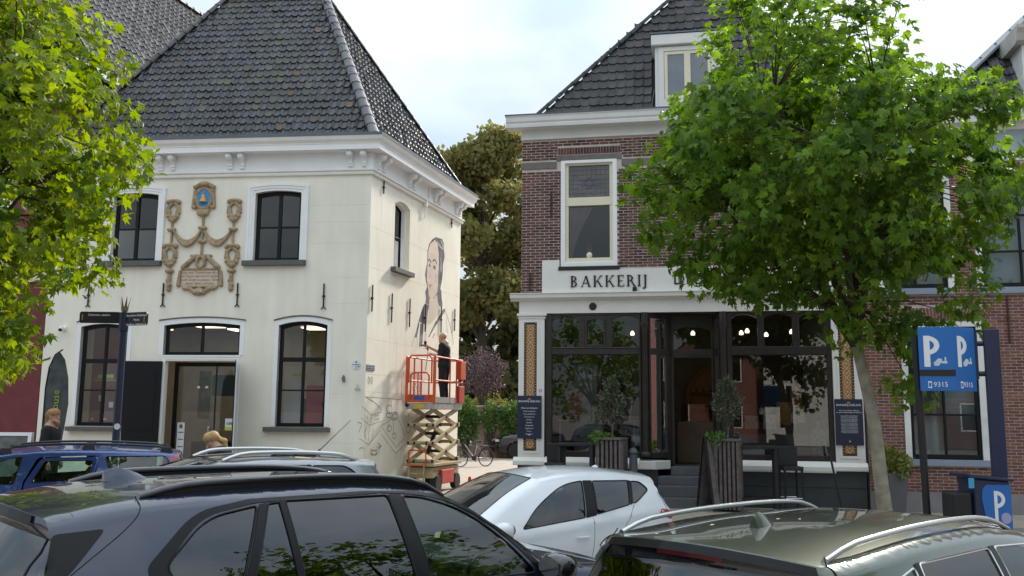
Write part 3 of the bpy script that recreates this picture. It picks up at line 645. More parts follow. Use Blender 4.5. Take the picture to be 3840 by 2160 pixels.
def ridge(a, b, name, mat, parent, r=.10, ln=.33, n2=None):
    d = (b-a); L_ = d.length; d.normalize(); k = int(L_/ln)
    sd = d.cross(Vector((0, 0, 1))).normalized(); upn = sd.cross(d)
    mb = MB(); nn = 9; rings = []
    for (t, rr) in ((0, r*1.12), (.04, r*1.12), (.05, r*1.05), (ln*1.1, r*.9)):
        rings.append([Vector((t, rr*1.15*math.cos(math.pi*i/nn), rr*math.sin(math.pi*i/nn))) for i in range(nn+1)])
    V = [p for q in rings for p in q]; F = []
    for i in range(3):
        for j in range(nn): F.append((i*(nn+1)+j, i*(nn+1)+j+1, (i+1)*(nn+1)+j+1, (i+1)*(nn+1)+j))
    F.append(tuple(range(nn+1)))
    mb.add(V, F); me = mb.mesh('ridge_tile', 40); me.materials.append(mat)
    base = Matrix((d, sd, upn)).transposed().to_4x4()
    for i in range(k+1): inst(me, 'ridge_tile', parent, Matrix.Translation(a+d*(i*ln)+upn*.02) @ base @ Matrix.Rotation(R(-2), 4, 'Y'))
m_ridge = M('ridge_tile', (.13, .13, .14), .6, var=.15, rnd=.15)
ridge(A, A1, 'ridge_tile', m_ridge, roof, .115); ridge(Lc, L1, 'ridge_tile', M('dark_ridge', (.06, .055, .055), .6, rnd=.3), roof, .10); ridge(B, A1, 'ridge_tile', m_tile, roof, .09); ridge(A1, L1, 'ridge_tile', m_ridge, roof, .11)
# ------------------------------------------------------------------ mural painted and sketched on the side wall
MU = dict(
hair=[(3.92, 6.63), (4.15, 6.64), (4.36, 6.66), (4.48, 6.57), (4.52, 6.37), (4.57, 6.21), (4.51, 6.06), (4.46, 5.97), (4.46, 5.77), (4.42, 5.53), (4.34, 5.34), (4.31, 5.27), (4.39, 5.19), (4.41, 5.01), (4.48, 4.87), (4.46, 4.77), (4.25, 4.77), (4.16, 4.87), (4.1, 4.98), (3.55, 4.89), (3.54, 4.73), (3.3, 4.74), (3.33, 4.88), (3.27, 5.04), (3.4, 5.21), (3.3, 5.33), (3.23, 5.49), (3.29, 5.67), (3.37, 5.86), (3.36, 6.16), (3.47, 6.36), (3.67, 6.52)],
face=[(3.84, 6.54), (4.05, 6.46), (4.13, 6.21), (4.16, 5.94), (4.13, 5.63), (4.13, 5.36), (4.08, 5.13), (3.92, 5.0), (3.7, 4.89), (3.58, 4.91), (3.52, 4.97), (3.44, 5.18), (3.36, 5.38), (3.36, 5.68), (3.4, 5.91), (3.4, 6.17), (3.54, 6.37)],
neck=[(3.57, 4.89), (3.76, 4.89), (4.08, 5.08), (4.14, 4.87), (4.25, 4.75), (4.29, 4.62), (3.96, 4.39), (3.58, 4.2), (3.46, 4.25), (3.53, 4.54), (3.56, 4.74)],
robe1=[(3.25, 4.73), (3.54, 4.72), (3.45, 4.45), (3.37, 4.18), (2.99, 4.21), (2.88, 4.22), (3.02, 4.46)],
robe2=[(2.87, 4.21), (2.94, 4.18), (2.81, 3.81), (2.63, 3.78), (2.74, 3.95)],
robe3=[(2.99, 4.18), (3.2, 4.2), (3.17, 3.76), (2.96, 3.76)],
robe4=[(2.96, 3.76), (3.17, 3.76), (3.13, 3.59), (2.94, 3.58)],
collar=[(4.69, 4.75), (4.55, 4.73), (3.96, 4.28), (3.54, 3.87), (3.6, 3.88), (4.05, 4.24), (4.67, 4.67)],
lips=[(3.49, 5.27), (3.62, 5.3), (3.75, 5.28), (3.63, 5.22), (3.59, 5.14), (3.51, 5.22)],
cheek=[(3.89, 5.59), (4.09, 5.62), (4.08, 5.4), (3.9, 5.35)],
browl=[(3.41, 5.87), (3.45, 5.92), (3.5, 5.94), (3.57, 5.91), (3.61, 5.86)],
browr=[(3.73, 5.92), (3.77, 5.96), (3.84, 5.99), (3.94, 5.97), (4.02, 5.89)],
eyel=[(3.44, 5.77), (3.5, 5.83), (3.58, 5.81), (3.58, 5.76), (3.48, 5.74)],
eyer=[(3.75, 5.78), (3.82, 5.84), (3.94, 5.82), (3.93, 5.73), (3.81, 5.73)],
nose=[(3.55, 5.76), (3.52, 5.58), (3.5, 5.44), (3.6, 5.42), (3.68, 5.47)],
hl1=[(3.93, 6.55), (4.16, 6.48), (4.44, 6.4), (4.45, 6.35), (4.17, 6.41), (4.02, 6.48)],
hl2=[(4.21, 6.62), (4.36, 6.59), (4.49, 6.41), (4.44, 6.39), (4.32, 6.54)],
hl3=[(4.24, 6.16), (4.34, 6.02), (4.35, 5.75), (4.29, 5.74), (4.29, 6.01)],
lines=[[(4.7, 4.69), (5.01, 4.4), (5.25, 4.08), (5.35, 3.82)], [(4.77, 4.49), (4.91, 4.1)], [(2.63, 3.78), (2.49, 3.54)], [(2.81, 3.81), (2.82, 3.57)], [(3.45, 4.45), (3.35, 3.94), (3.31, 3.6)], [(3.81, 3.88), (3.98, 4.02), (3.87, 3.86)], [(0.01, 2.24), (1.96, 2.21)], [(0.01, 2.24), (0.55, 2.1), (0.87, 1.94)], [(-0.14, 2.03), (0.35, 1.83)], [(0.35, 1.83), (0.87, 1.9)], [(-0.16, 1.78), (0.27, 1.6)], [(0.27, 1.6), (0.87, 1.7)], [(0.35, 1.83), (0.32, 1.65)], [(0.27, 1.58), (0.22, 1.24)], [(-0.21, 1.32), (0.26, 1.17)], [(0.26, 1.17), (0.86, 1.49)], [(0.9, 1.58), (1.44, 1.75)], [(0.9, 1.56), (1.73, 1.06)], [(0.89, 1.39), (1.7, 0.92)], [(1.7, 0.92), (2.2, 1.12)], [(1.77, 1.09), (2.19, 1.28)], [(1.7, 0.92), (1.67, 0.77)], [(1.39, 2.2), (1.38, 2.04)], [(1.28, 1.81), (1.26, 1.47)], [(1.48, 1.75), (1.59, 1.33)], [(2.13, 2.95), (1.97, 2.75), (1.95, 2.3), (2.14, 2.1)], [(2.23, 2.09), (2.42, 1.8)], [(-0.33, 1.67), (-0.11, 1.64), (-0.18, 1.54), (-0.24, 1.46)], [(0.11, 1.57), (0.05, 1.41), (0.13, 1.28)], [(0.48, 1.53), (0.42, 1.33)], [(1.82, 1.73), (2.19, 1.33)], [(-0.21, 1.08), (-0.08, 1.12), (0.03, 1.08)], [(0.32, 1.07), (0.55, 1.03), (0.81, 1.07), (0.92, 1.14)], [(0.37, 0.99), (0.59, 0.92), (0.82, 1.01)], [(0.69, 1.2), (0.89, 1.12), (0.66, 1.1)], [(2.83, 2.56), (2.98, 2.43)], [(3.1, 2.7), (3.07, 2.43)], [(0.01, 1.86), (0.06, 1.75)], [(0.13, 1.83), (0.17, 1.73)], [(0.5, 1.81), (0.72, 1.83)], [(0.54, 1.73), (0.77, 1.75)]],
circ=[(1.29, 1.97, 0.15, 0.1), (1.29, 1.83, 0.17, 0.06), (1.58, 1.81, 0.22, 0.09), (1.58, 1.81, 0.12, 0.05), (2.4, 1.49, 0.13, 0.09), (1.31, 1.52, 0.12, 0.07), (1.59, 1.34, 0.11, 0.07), (0.52, 0.98, 0.15, 0.05)],
)
def paintpoly(nm, loop, mat, off): 
    vs, fs = cdt(loop, ()); mb = MB(ws); mb.add([(a, off, b) for a, b in vs], fs); return mb.build('mural_'+nm, mat, house)
m_h = M('mural_hair', (.12, .117, .125), .85, var=.6, scale=3.5); m_sk = M('mural_skin', (.66, .555, .47), .85, var=.10, scale=4); m_ck = M('mural_blush', (.62, .48, .405), .85); m_rb = M('mural_robe', (.16, .16, .175), .85, var=.7, scale=4); m_lp = M('mural_lips', (.50, .28, .25), .85); m_hl = M('mural_highlight', (.42, .42, .45), .85); m_ln = M('charcoal_line', (.33, .31, .275), .9, var=.4, scale=9)
for nm, mat, off in (('hair', m_h, .0015), ('neck', M('mural_neck', (.63, .55, .45), .85, var=.05), .0022), ('face', m_sk, .003), ('robe1', m_rb, .0026), ('robe2', m_rb, .0015), ('robe3', m_rb, .0015), ('robe4', m_rb, .0015), ('collar', m_rb, .003), ('lips', m_lp, .0042), ('cheek', m_ck, .0036), ('nose', m_ck, .004), ('eyel', m_h, .0042), ('eyer', m_h, .0042), ('hl1', m_hl, .0036), ('hl2', m_hl, .0038), ('hl3', m_hl, .0038)): paintpoly({'hl1': 'highlight', 'hl2': 'highlight', 'hl3': 'highlight', 'eyel': 'eye', 'eyer': 'eye', 'robe1': 'robe', 'robe2': 'robe', 'robe3': 'robe', 'robe4': 'robe'}.get(nm, nm), MU[nm], mat, off)
def stroke(mb, pts, w, off=.0022):
    q = [Vector((a, b, 0)) for a, b in pts]; q = catmull(q, 4) if len(q) > 2 else q
    for i in range(len(q)-1): mb.beam((q[i].x, off, q[i].y), (q[i+1].x, off, q[i+1].y), w*(.7+.5*((i*7) % 3)/2), .001, (0, 1, 0))
for nm in ('browl', 'browr'): mb = MB(ws); stroke(mb, MU[nm], .045, .0045); mb.build('mural_brow', m_h, house)
for l in MU['lines']: mb = MB(ws); stroke(mb, l, .02); mb.build('sketch_line', m_ln, house)
for (a, b, ra, rb) in MU['circ']: mb = MB(ws); stroke(mb, [(a+ra*math.cos(2*math.pi*k/12), b+rb*math.sin(2*math.pi*k/12)) for k in range(13)], .022); mb.build('sketch_line', m_ln, house)
# ------------------------------------------------------------------ red painted building on the left
m_redwall = M('red_painted_brick', (.15, .030, .032), .75, var=.15, scale=3, bump=.3, bscale=25)
RBs = wf(Vector((FW+.02, 0, 0)))+Vector((*WB, 0)); RBs = (RBs.x, RBs.y)
rf_ = Fr(RBs, FA, RBs); 
if rf_.n.y > 0: rf_.n = -rf_.n
rs_ = Fr(RBs, SA, RBs)
if rs_.n.x < 0: rs_.n = -rs_.n
redh = thing('red_house', 'dark red painted building with grey pantile roof behind the left tree', 'house', (*RBs, 0))
EZ = 10.25
hr = [opening(1.2, 2.4, 1.6, 4.3, .25), opening(1.2, 2.4, 6.0, 8.4, .2)]
mb = MB(rf_); wall_mesh(mb, [(0, -.3), (7.6, -.3), (7.6, EZ), (3.8, EZ+5.6), (0, EZ)], hr, .2)
mb.T = rs_; wall_mesh(mb, [(0, -.3), (16, -.3), (16, EZ), (0, EZ)], [], .1)
mb.build('wall', m_redwall, redh, fix=False)
for h in hr:
    sash(rf_, h, 'window', .14, [(h[0][1]+1.3, .06)], 1.8, parent=redh, mat=m_white, gl=m_glass_dark); surround(rf_, h, .14, .03, redh, steps=2)
sillbox(rf_, 1.0, 2.6, 1.45, 1.6, .12, redh); sillbox(rf_, 1.0, 2.6, 5.85, 6.0, .12, redh)
for z in (4.9, 9.2): mb = MB(rf_); mb.box(0, 7.6, -.02, .06, z, z+.22); mb.build('string_course', M('cream_band', (.62, .57, .47), .7), redh)
mb = MB(rf_); mb.box(2.9, 3.25, 0, .05, .0, 5.0); mb.build('pilaster_strip', m_white, redh)
mb = MB(rs_); mb.box(-.3, 16, 0, .5, EZ-.12, EZ-.02); mb.build('soffit', m_dark, redh)
mb = MB(rs_); mb.box(-.35, 16, .5, .62, EZ-.14, EZ+.06); mb.build('gutter', m_white, redh)
# roof slope rising to the left of the eave
W_, RISE = 4.0, 6.25
e0 = rs_(Vector((-.4, .5, EZ))); e1 = rs_(Vector((16, .5, EZ))); t0 = rs_(Vector((-.4, -W_, EZ+RISE))); t1 = rs_(Vector((16, -W_, EZ+RISE)))
f0 = rs_(Vector((-.4, -2*W_-.5, EZ))); f1 = rs_(Vector((16, -2*W_-.5, EZ)))
mb = MB(); mb.add([e0, e1, t1, t0, f0, f1], [(0,1,2,3), (3,2,5,4)]); rroof = mb.build('roof', M('roof_deck', (.02,.02,.02), .9), redh)
m_gtile = M('grey_pantile', (.115, .105, .10), .6, var=.2, c2=(.17, .155, .15), scale=1.5, rnd=.12)
gt = tile_mesh(.235, .33, m_gtile, amp=.034, scallop=.012)
ur = (e1-e0).normalized(); sr = (t0-e0).normalized(); nr = ur.cross(sr)
if nr.z < 0: nr = -nr
lr = (t0-e0).length
mr_ = tile_face(e0, ur, sr, nr, lambda u, v: 1.0 < u < 15.5 and v < lr, .235, .33, int(lr/.33)+1, 0, 16, gt, rroof, 0, jit=.002)
mr_.sort(key=lambda q: abs(q.translation.z-EZ-1.2)+.3*abs((q.translation-e0).dot(ur)-3))
lay(mr_, gt, rroof, 290)
ridge(t0, t1, 'ridge_tile', m_gtile, rroof, .12, .4)
cp = rs_(Vector((12.6, -3.6, EZ+5.2)))
mb = MB(lambda p: cp+p); mb.box(-.3, .3, -.3, .3, 0, 1.9); ch = mb.build('chimney', M('chimney_brick', (.12, .05, .045), .8), redh)
for dx in (-.45, .45):
    mb = MB(lambda p: cp+p); mb.lathe([(.0, .9), (.13, .9), (.13, 1.2), (.24, 1.22), (.2, 1.4), (.06, 1.55), (0, 1.7)], 10, (dx, 0, 0)); mb.build('chimney_cowl', m_iron, ch)

# ------------------------------------------------------------------ brick bond helper
def bricks(T, u0, u1, z0, z1, holes, parent, mat, limit, course=.0645, ln=.21, joint=.015, prefer=None, header=False, skip=lambda u, z: False):
    """running bond of proud bricks over a mortar wall; the ones that show largest become parts"""
    cells = []
    nrow = int((z1-z0)/course)
    for r_ in range(nrow):
        zb = z0+r_*course; step = (ln/2 if r_ % 2 and False else ln)
        off = 0 if r_ % 2 == 0 else -ln*.5
        u = u0+off; 
        if r_ % 4 == 2: off2 = ln*.25
        k = 0
        while u < u1:
            w = ln if (r_ % 2 == 0) else ln*.5+.0 if False else ln
            a, b = max(u+joint/2, u0), min(u+w-joint/2, u1)
            segs = [(a, b)]
            for h in holes:
                hu0, hu1, hz0, hz1 = h; new = []
                for (p, q) in segs:
                    if zb+course-joint <= hz0+.002 or zb >= hz1-.002: new.append((p, q)); continue
                    if q <= hu0 or p >= hu1: new.append((p, q)); continue
                    if p < hu0: new.append((p, hu0))
                    if q > hu1: new.append((hu1, q))
                segs = new
            for (p, q) in segs:
                if q-p > .03 and not skip((p+q)/2, zb): cells.append((p, q, zb))
            u += w
    rnd = random.Random(11)
    full = [c for c in cells if c[1]-c[0] > ln-joint-.01]; part = [c for c in cells if c[1]-c[0] <= ln-joint-.01]
    full.sort(key=prefer or (lambda c: 0))
    mb = MB(); w = ln-joint; h = course-joint; d = .013
    mb.add([(0,0,0),(w,0,0),(w,0,h),(0,0,h),(.003,d,.003),(w-.003,d,.003),(w-.003,d,h-.003),(.003,d,h-.003)], [(4,5,6,7),(0,1,5,4),(1,2,6,5),(2,3,7,6),(3,0,4,7)])
    me = mb.mesh('brick', fix=False); me.materials.append(mat)
    un, nn_ = T.u, T.n
    for p, q, zb in full[:limit]:
        m_ = Matrix((un, nn_, Vector((0,0,1)))).transposed().to_4x4(); m_.translation = T(Vector((p, rnd.uniform(-.004, .001), zb))); inst(me, 'brick', parent, m_)
    mb = MB(T)
    for p, q, zb in full[limit:]+part:
        dd = d+rnd.uniform(-.005, .001); mb.add([(p,0,zb),(q,0,zb),(q,0,zb+h),(p,0,zb+h),(p+.003,dd,zb+.003),(q-.003,dd,zb+.003),(q-.003,dd,zb+h-.003),(p+.003,dd,zb+h-.003)], [(4,5,6,7),(0,1,5,4),(1,2,6,5),(2,3,7,6),(3,0,4,7)])
    o = mb.build('bricks', mat, parent, fix=False); o['kind'] = 'stuff'
# ------------------------------------------------------------------ bakery
BB = (.21, 20.3); BA = -10.8
bf = Fr(BB, BA, BB)
bakery = thing('bakery_building', 'brown brick bakery with dark timber shopfront, white cornice and black tiled mansard roof', 'building', (*BB, 0))
m_brick = M('brown_brick', (.075, .032, .028), .8, var=.25, scale=4, c2=(.135, .060, .048), rnd=.45, bump=.3, bscale=80)
m_mortar = M('pale_mortar', (.55, .48, .44), .9, var=.12, scale=5)
m_sp = M('shop_white', (.74, .72, .68), .55, var=.04, scale=2, bump=.1)
m_wood = M('dark_shop_timber', (.020, .014, .012), .4, var=.3, scale=5)
win_b = [(.90, 2.17, 5.10, 7.62), (5.1, 6.35, 5.10, 7.62)]
outer = [(0, 4.4), (7.2, 4.4), (7.2, 8.2), (0, 8.2)]
mb = MB(bf); wall_mesh(mb, outer, [[(b, c), (b, d), (a, d), (a, c)] for a, b, c, d in win_b], .14)
mb.T = ident
q = [bf(Vector((0, 0, 0))), bf(Vector((7.2, 0, 0)))]; dn = Vector((.06, 1, 0)).normalized()*4.8
for p in q: mb.add([p+Vector((0,0,-.3)), p+dn+Vector((0,0,-.3)), p+dn+Vector((0,0,8.2)), p+Vector((0,0,8.2))], [(0,1,2,3)])
mb.add([q[0]+dn+Vector((0,0,-.3)), q[1]+dn+Vector((0,0,-.3)), q[1]+dn+Vector((0,0,8.2)), q[0]+dn+Vector((0,0,8.2))], [(0,1,2,3)])
bwall = mb.build('wall', m_mortar, bakery, fix=False)
keep_out = [(.80, 2.28, 7.61, 7.75), (0, .90, 7.445, 7.615), (2.17, 5.10, 7.445, 7.615), (5.0, 6.48, 7.61, 7.75), (6.35, 7.2, 7.445, 7.615), (.48, 6.75, 4.4, 5.09), (.48, .87, 5.0, 5.32), (.82, 2.26, 7.76, 7.93)]
bricks(bf, 0, 7.2, 4.56, 8.15, win_b+keep_out, bwall, m_brick, 300, prefer=lambda c: c[0])
mb = MB(bf)
for i in range(22): u = .835+i*.065; mb.box(u, u+.052, 0, .016, 7.77, 7.92)
lin = mb.build('soldier_course', m_brick, bwall); lin['kind'] = 'stuff'
m_band = M('grey_stone_band', (.17, .15, .14), .8, var=.15, scale=6, bump=.3)
for a, b, c, d in ((.80, 2.28, 7.62, 7.745), (0.0, .80, 7.45, 7.61), (2.28, 5.0, 7.45, 7.61), (5.0, 6.48, 7.62, 7.745)): mb = MB(bf); mb.box(a, b, 0, .024, c, d); mb.build('stone_band', m_band, bakery, bevel=.004)
m_ivory = M('ivory_paint', (.75, .69, .52), .5, var=.03)
for (a, b, c, d) in win_b:
    mb = MB(bf); ringpoly(mb, [(b, c+.07), (a, c+.07), (a, d), (b, d)], [(b-.10, c+.17), (a+.10, c+.17), (a+.10, d-.07), (b-.10, d-.07)], -.14, .03); win = mb.build('window', m_white, bakery, bevel=.008)
    mb = MB(bf); ringpoly(mb, [(b-.10, c+.17), (a+.10, c+.17), (a+.10, d-.07), (b-.10, d-.07)], [(b-.17, c+.27), (a+.17, c+.27), (a+.17, d-.11), (b-.17, d-.11)], -.13, -.03); mb.box(a+.10, b-.10, -.13, -.02, c+1.47, c+1.66); mb.build('window_sash', m_ivory, win, bevel=.005)
    mb = MB(bf); mb.add([(a+.16, -.08, c+.26), (b-.16, -.08, c+.26), (b-.16, -.08, c+1.48), (a+.16, -.08, c+1.48)], [(0,1,2,3)]); mb.build('pane', m_glass, win)
    mb = MB(bf); mb.add([(a+.16, -.085, c+1.65), (b-.16, -.085, c+1.65), (b-.16, -.085, d-.10), (a+.16, -.085, d-.10)], [(0,1,2,3)]); mb.build('leaded_pane', M('leaded_glass', (.09, .085, .085), .12, var=.3, scale=4, spec=.8), win)
    mb = MB(bf); x0, x1, y0, y1 = a+.17, b-.17, c+1.66, d-.11
    for i in range(1, 9): mb.box(x0+(x1-x0)*i/9-.004, x0+(x1-x0)*i/9+.004, -.086, -.078, y0, y1)
    for i in range(1, 7): mb.box(x0, x1, -.086, -.079, y0+(y1-y0)*i/7-.004, y0+(y1-y0)*i/7+.004)
    xm, ym = (x0+x1)/2, (y0+y1)/2-.03
    for p, q_ in (((xm-.12, ym), (xm, ym+.13)), ((xm, ym+.13), (xm+.12, ym)), ((xm-.12, ym), (xm, ym-.13)), ((xm, ym-.13), (xm+.12, ym)), ((xm-.22, ym+.06), (xm+.22, ym+.06)), ((xm-.22, ym-.06), (xm+.22, ym-.06))): mb.beam((p[0], -.08, p[1]), (q_[0], -.08, q_[1]), .014, .012, (0,1,0))
    mb.build('lead_cames', M('lead', (.10, .10, .11), .5, .3), win)
    mb = MB(bf); mb.add([(xm-.2, -.083, ym-.05), (xm+.2, -.083, ym-.05), (xm+.2, -.083, ym+.05), (xm-.2, -.083, ym+.05)], [(0,1,2,3)]); mb.build('lilac_glass', M('lilac_glass', (.14, .10, .17), .15), win)
    sillbox(bf, a-.05, b+.05, c-.02, c+.065, .07, bakery, m_iron)
    # room behind with curtain and a pot on the sill
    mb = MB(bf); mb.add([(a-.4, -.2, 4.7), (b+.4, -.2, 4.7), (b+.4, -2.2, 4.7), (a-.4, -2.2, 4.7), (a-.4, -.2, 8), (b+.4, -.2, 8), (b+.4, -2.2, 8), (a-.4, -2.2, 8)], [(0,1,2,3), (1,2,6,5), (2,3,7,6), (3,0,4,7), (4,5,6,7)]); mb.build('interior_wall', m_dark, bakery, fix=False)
    mb = MB(bf)
    prof = [(.0, 0), (.02, .03), (.0, .06), (.025, .09), (.0, .12), (.02, .15), (0, .18)]
    for k in range(6):
        def cu(t, s, k=k): # curtain swept aside towards the left
            x = a+.18+(prof[k][1]+(prof[k+1][1]-prof[k][1])*s)*(2.6*(t**1.5)+.35); return (x, -.16-prof[k][0], c+.28+t*1.18)
        mb.grid(cu, [i/8 for i in range(9)], [0, 1])
    mb.build('curtain', M('pink_curtain', (.52, .38, .40), .9), win, smooth=60)
    mb = MB(bf); mb.lathe([(0, 0), (.07, 0), (.085, .05), (.07, .11), (.03, .14), (0.03, .15)], 12, ((a+b)/2, -.13, c+.28)); pt = mb.build('figurine', m_ivory, win, smooth=50)
    mb = MB(bf)
    for k in range(5): mb.add([((a+b)/2-.035+k*.0175-.008, -.13, c+.43), ((a+b)/2-.035+k*.0175+.008, -.13, c+.43), ((a+b)/2-.06+k*.03, -.13, c+.62+.03*(k % 2))], [(0,1,2)])
    mb.build('figurine_crown', M('dull_gold', (.3, .22, .12), .5, .4), pt)
# cornice and gutter
def brun(prof, name, mat, u0, u1, par=bakery, ret=True):
    mb = MB(bf); mb.prism(prof, u0, u1, mp=lambda a, b, c: (c, a, b))
    return mb.build(name, mat, par)
m_crn = M('bakery_cornice', (.72, .72, .71), .5, var=.05)
brun([(0, 8.14), (.06, 8.14), (.07, 8.19), (.03, 8.2), (.03, 8.37), (0, 8.37)], 'frieze', m_crn, -.02, 7.22)
brun([(0, 8.37), (.30, 8.37), (.31, 8.44), (.30, 8.46), (.33, 8.50), (.345, 8.61), (.36, 8.61), (.36, 8.63), (0, 8.63)], 'cornice', m_crn, -.33, 7.24)
brun([(.0, 8.63), (.37, 8.63), (.375, 8.66), (.0, 8.66)], 'gutter', m_zinc, -.35, 7.24)
for u, z0, z1 in ((.68, 6.3, 6.9), (.20, 4.65, 5.05)): mb = MB(bf); mb.beam((u, .035, z0), (u, .035, z1), .035, .02, (0,1,0)); mb.box(u-.03, u+.03, .0, .05, (z0+z1)/2-.02, (z0+z1)/2+.02); mb.build('wall_anchor', M('rusty_iron', (.05, .022, .018), .7), bakery)
# sign board
mb = MB(bf); mb.prism([(.48, 4.565), (6.75, 4.565), (6.75, 5.09), (.872, 5.09), (.872, 5.32), (.48, 5.32)], 0, .05); mb.build('sign_board', m_sp, bakery, bevel=.004)
def serif_text(body, h, u, z, o, mat, parent, name='sign_lettering'):
    """bold roman capitals built stroke by stroke, h = cap height"""
    t, th, sf = h*.15, h*.05, h*.10
    def vst(mb, x, w=t, z0=0, z1=h): mb.box(x, x+w, o, o+.022, z+z0, z+z1); 
    def ser(mb, x, w, zz): mb.box(x-sf*.55, x+w+sf*.55, o, o+.0215, z+zz, z+zz+th)
    def diag(mb, p, q_, w): mb.prism([(p[0], z+p[1]), (p[0]+w, z+p[1]), (q_[0]+w, z+q_[1]), (q_[0], z+q_[1])], o+.0005, o+.021)
    def bowl(mb, x, zc, rz, rx, wmax, full=False):
        n = 12; po = [(x+rx*math.sin(math.pi*i/n), z+zc+rz*math.cos(math.pi*i/n)) for i in range(n+1)]; pi_ = [(x+(rx-wmax)*math.sin(math.pi*i/n), z+zc+(rz-th)*math.cos(math.pi*i/n)) for i in range(n+1)]
        for i in range(n): mb.prism([po[i], po[i+1], pi_[i+1], pi_[i]], o+.0003, o+.0217)
    x = u
    for c in body:
        mb = MB(bf)
        if c == 'B':
            vst(mb, x); ser(mb, x, t, 0); ser(mb, x, t, h-th); bowl(mb, x+t, h*.76, h*.24, h*.33, t*.95); bowl(mb, x+t, h*.27, h*.27, h*.38, t); adv = h*.78
        elif c == 'A':
            diag(mb, (x, 0), (x+h*.36, h), th*1.1); diag(mb, (x+h*.62, 0), (x+h*.32, h), t); mb.box(x+h*.14, x+h*.6, o, o+.0205, z+h*.32, z+h*.32+th); ser(mb, x, th, 0); ser(mb, x+h*.62, t, 0); adv = h*.92
        elif c == 'K':
            vst(mb, x); ser(mb, x, t, 0); ser(mb, x, t, h-th); diag(mb, (x+t, h*.40), (x+h*.58, h), th*1.3); diag(mb, (x+h*.58, 0), (x+t+h*.12, h*.52), t*.95); ser(mb, x+h*.58, t, 0); ser(mb, x+h*.55, t, h-th); adv = h*.88
        elif c == 'E':
            vst(mb, x); ser(mb, x, t, 0); ser(mb, x, t, h-th)
            for zz, w_ in ((0, .56), (h*.5-th/2, .42), (h-th, .52)): mb.box(x+t, x+h*w_, o, o+.021, z+zz, z+zz+th)
            mb.box(x+h*.52, x+h*.56, o, o+.0212, z, z+h*.22); mb.box(x+h*.48, x+h*.52, o, o+.0212, z+h*.8, z+h); adv = h*.70
        elif c == 'R':
            vst(mb, x); ser(mb, x, t, 0); ser(mb, x, t, h-th); bowl(mb, x+t, h*.74, h*.26, h*.35, t); diag(mb, (x+h*.55, 0), (x+t+h*.12, h*.5), t*.95); ser(mb, x+h*.55, t, 0); adv = h*.80
        elif c == 'I': vst(mb, x); ser(mb, x, t, 0); ser(mb, x, t, h-th); adv = h*.36
        elif c == 'J':
            vst(mb, x+h*.1, z0=-h*.1); ser(mb, x+h*.1, t, h-th); mb.prism([(x+h*.1, z-h*.1), (x+h*.25, z-h*.1), (x+h*.16, z-h*.24), (x-h*.06, z-h*.25), (x-h*.06, z-h*.14)], o+.0004, o+.0214); adv = h*.42
        elif c == ' ': adv = h*.4
        else: adv = h*.7
        if c != ' ': mb.build(name, mat, parent)
        x += adv*1.2
    return x
serif_text('BAKKERIJ', .25, 1.14, 4.70, .05, m_iron, bakery)
text('DEELING', .36, 'sign_lettering', m_iron, bakery, bf, 4.1, .052, 4.83, ext=.01)
for u in (2.55, 5.3): mb = MB(bf); mb.box(u-.03, u+.03, .05, .13, 4.58, 4.68); mb.lathe([(0, 0), (.05, 0), (.05, .08), (0, .09)], 10, (u, .13, 4.58)); mb.build('sign_lamp', m_iron, bakery)
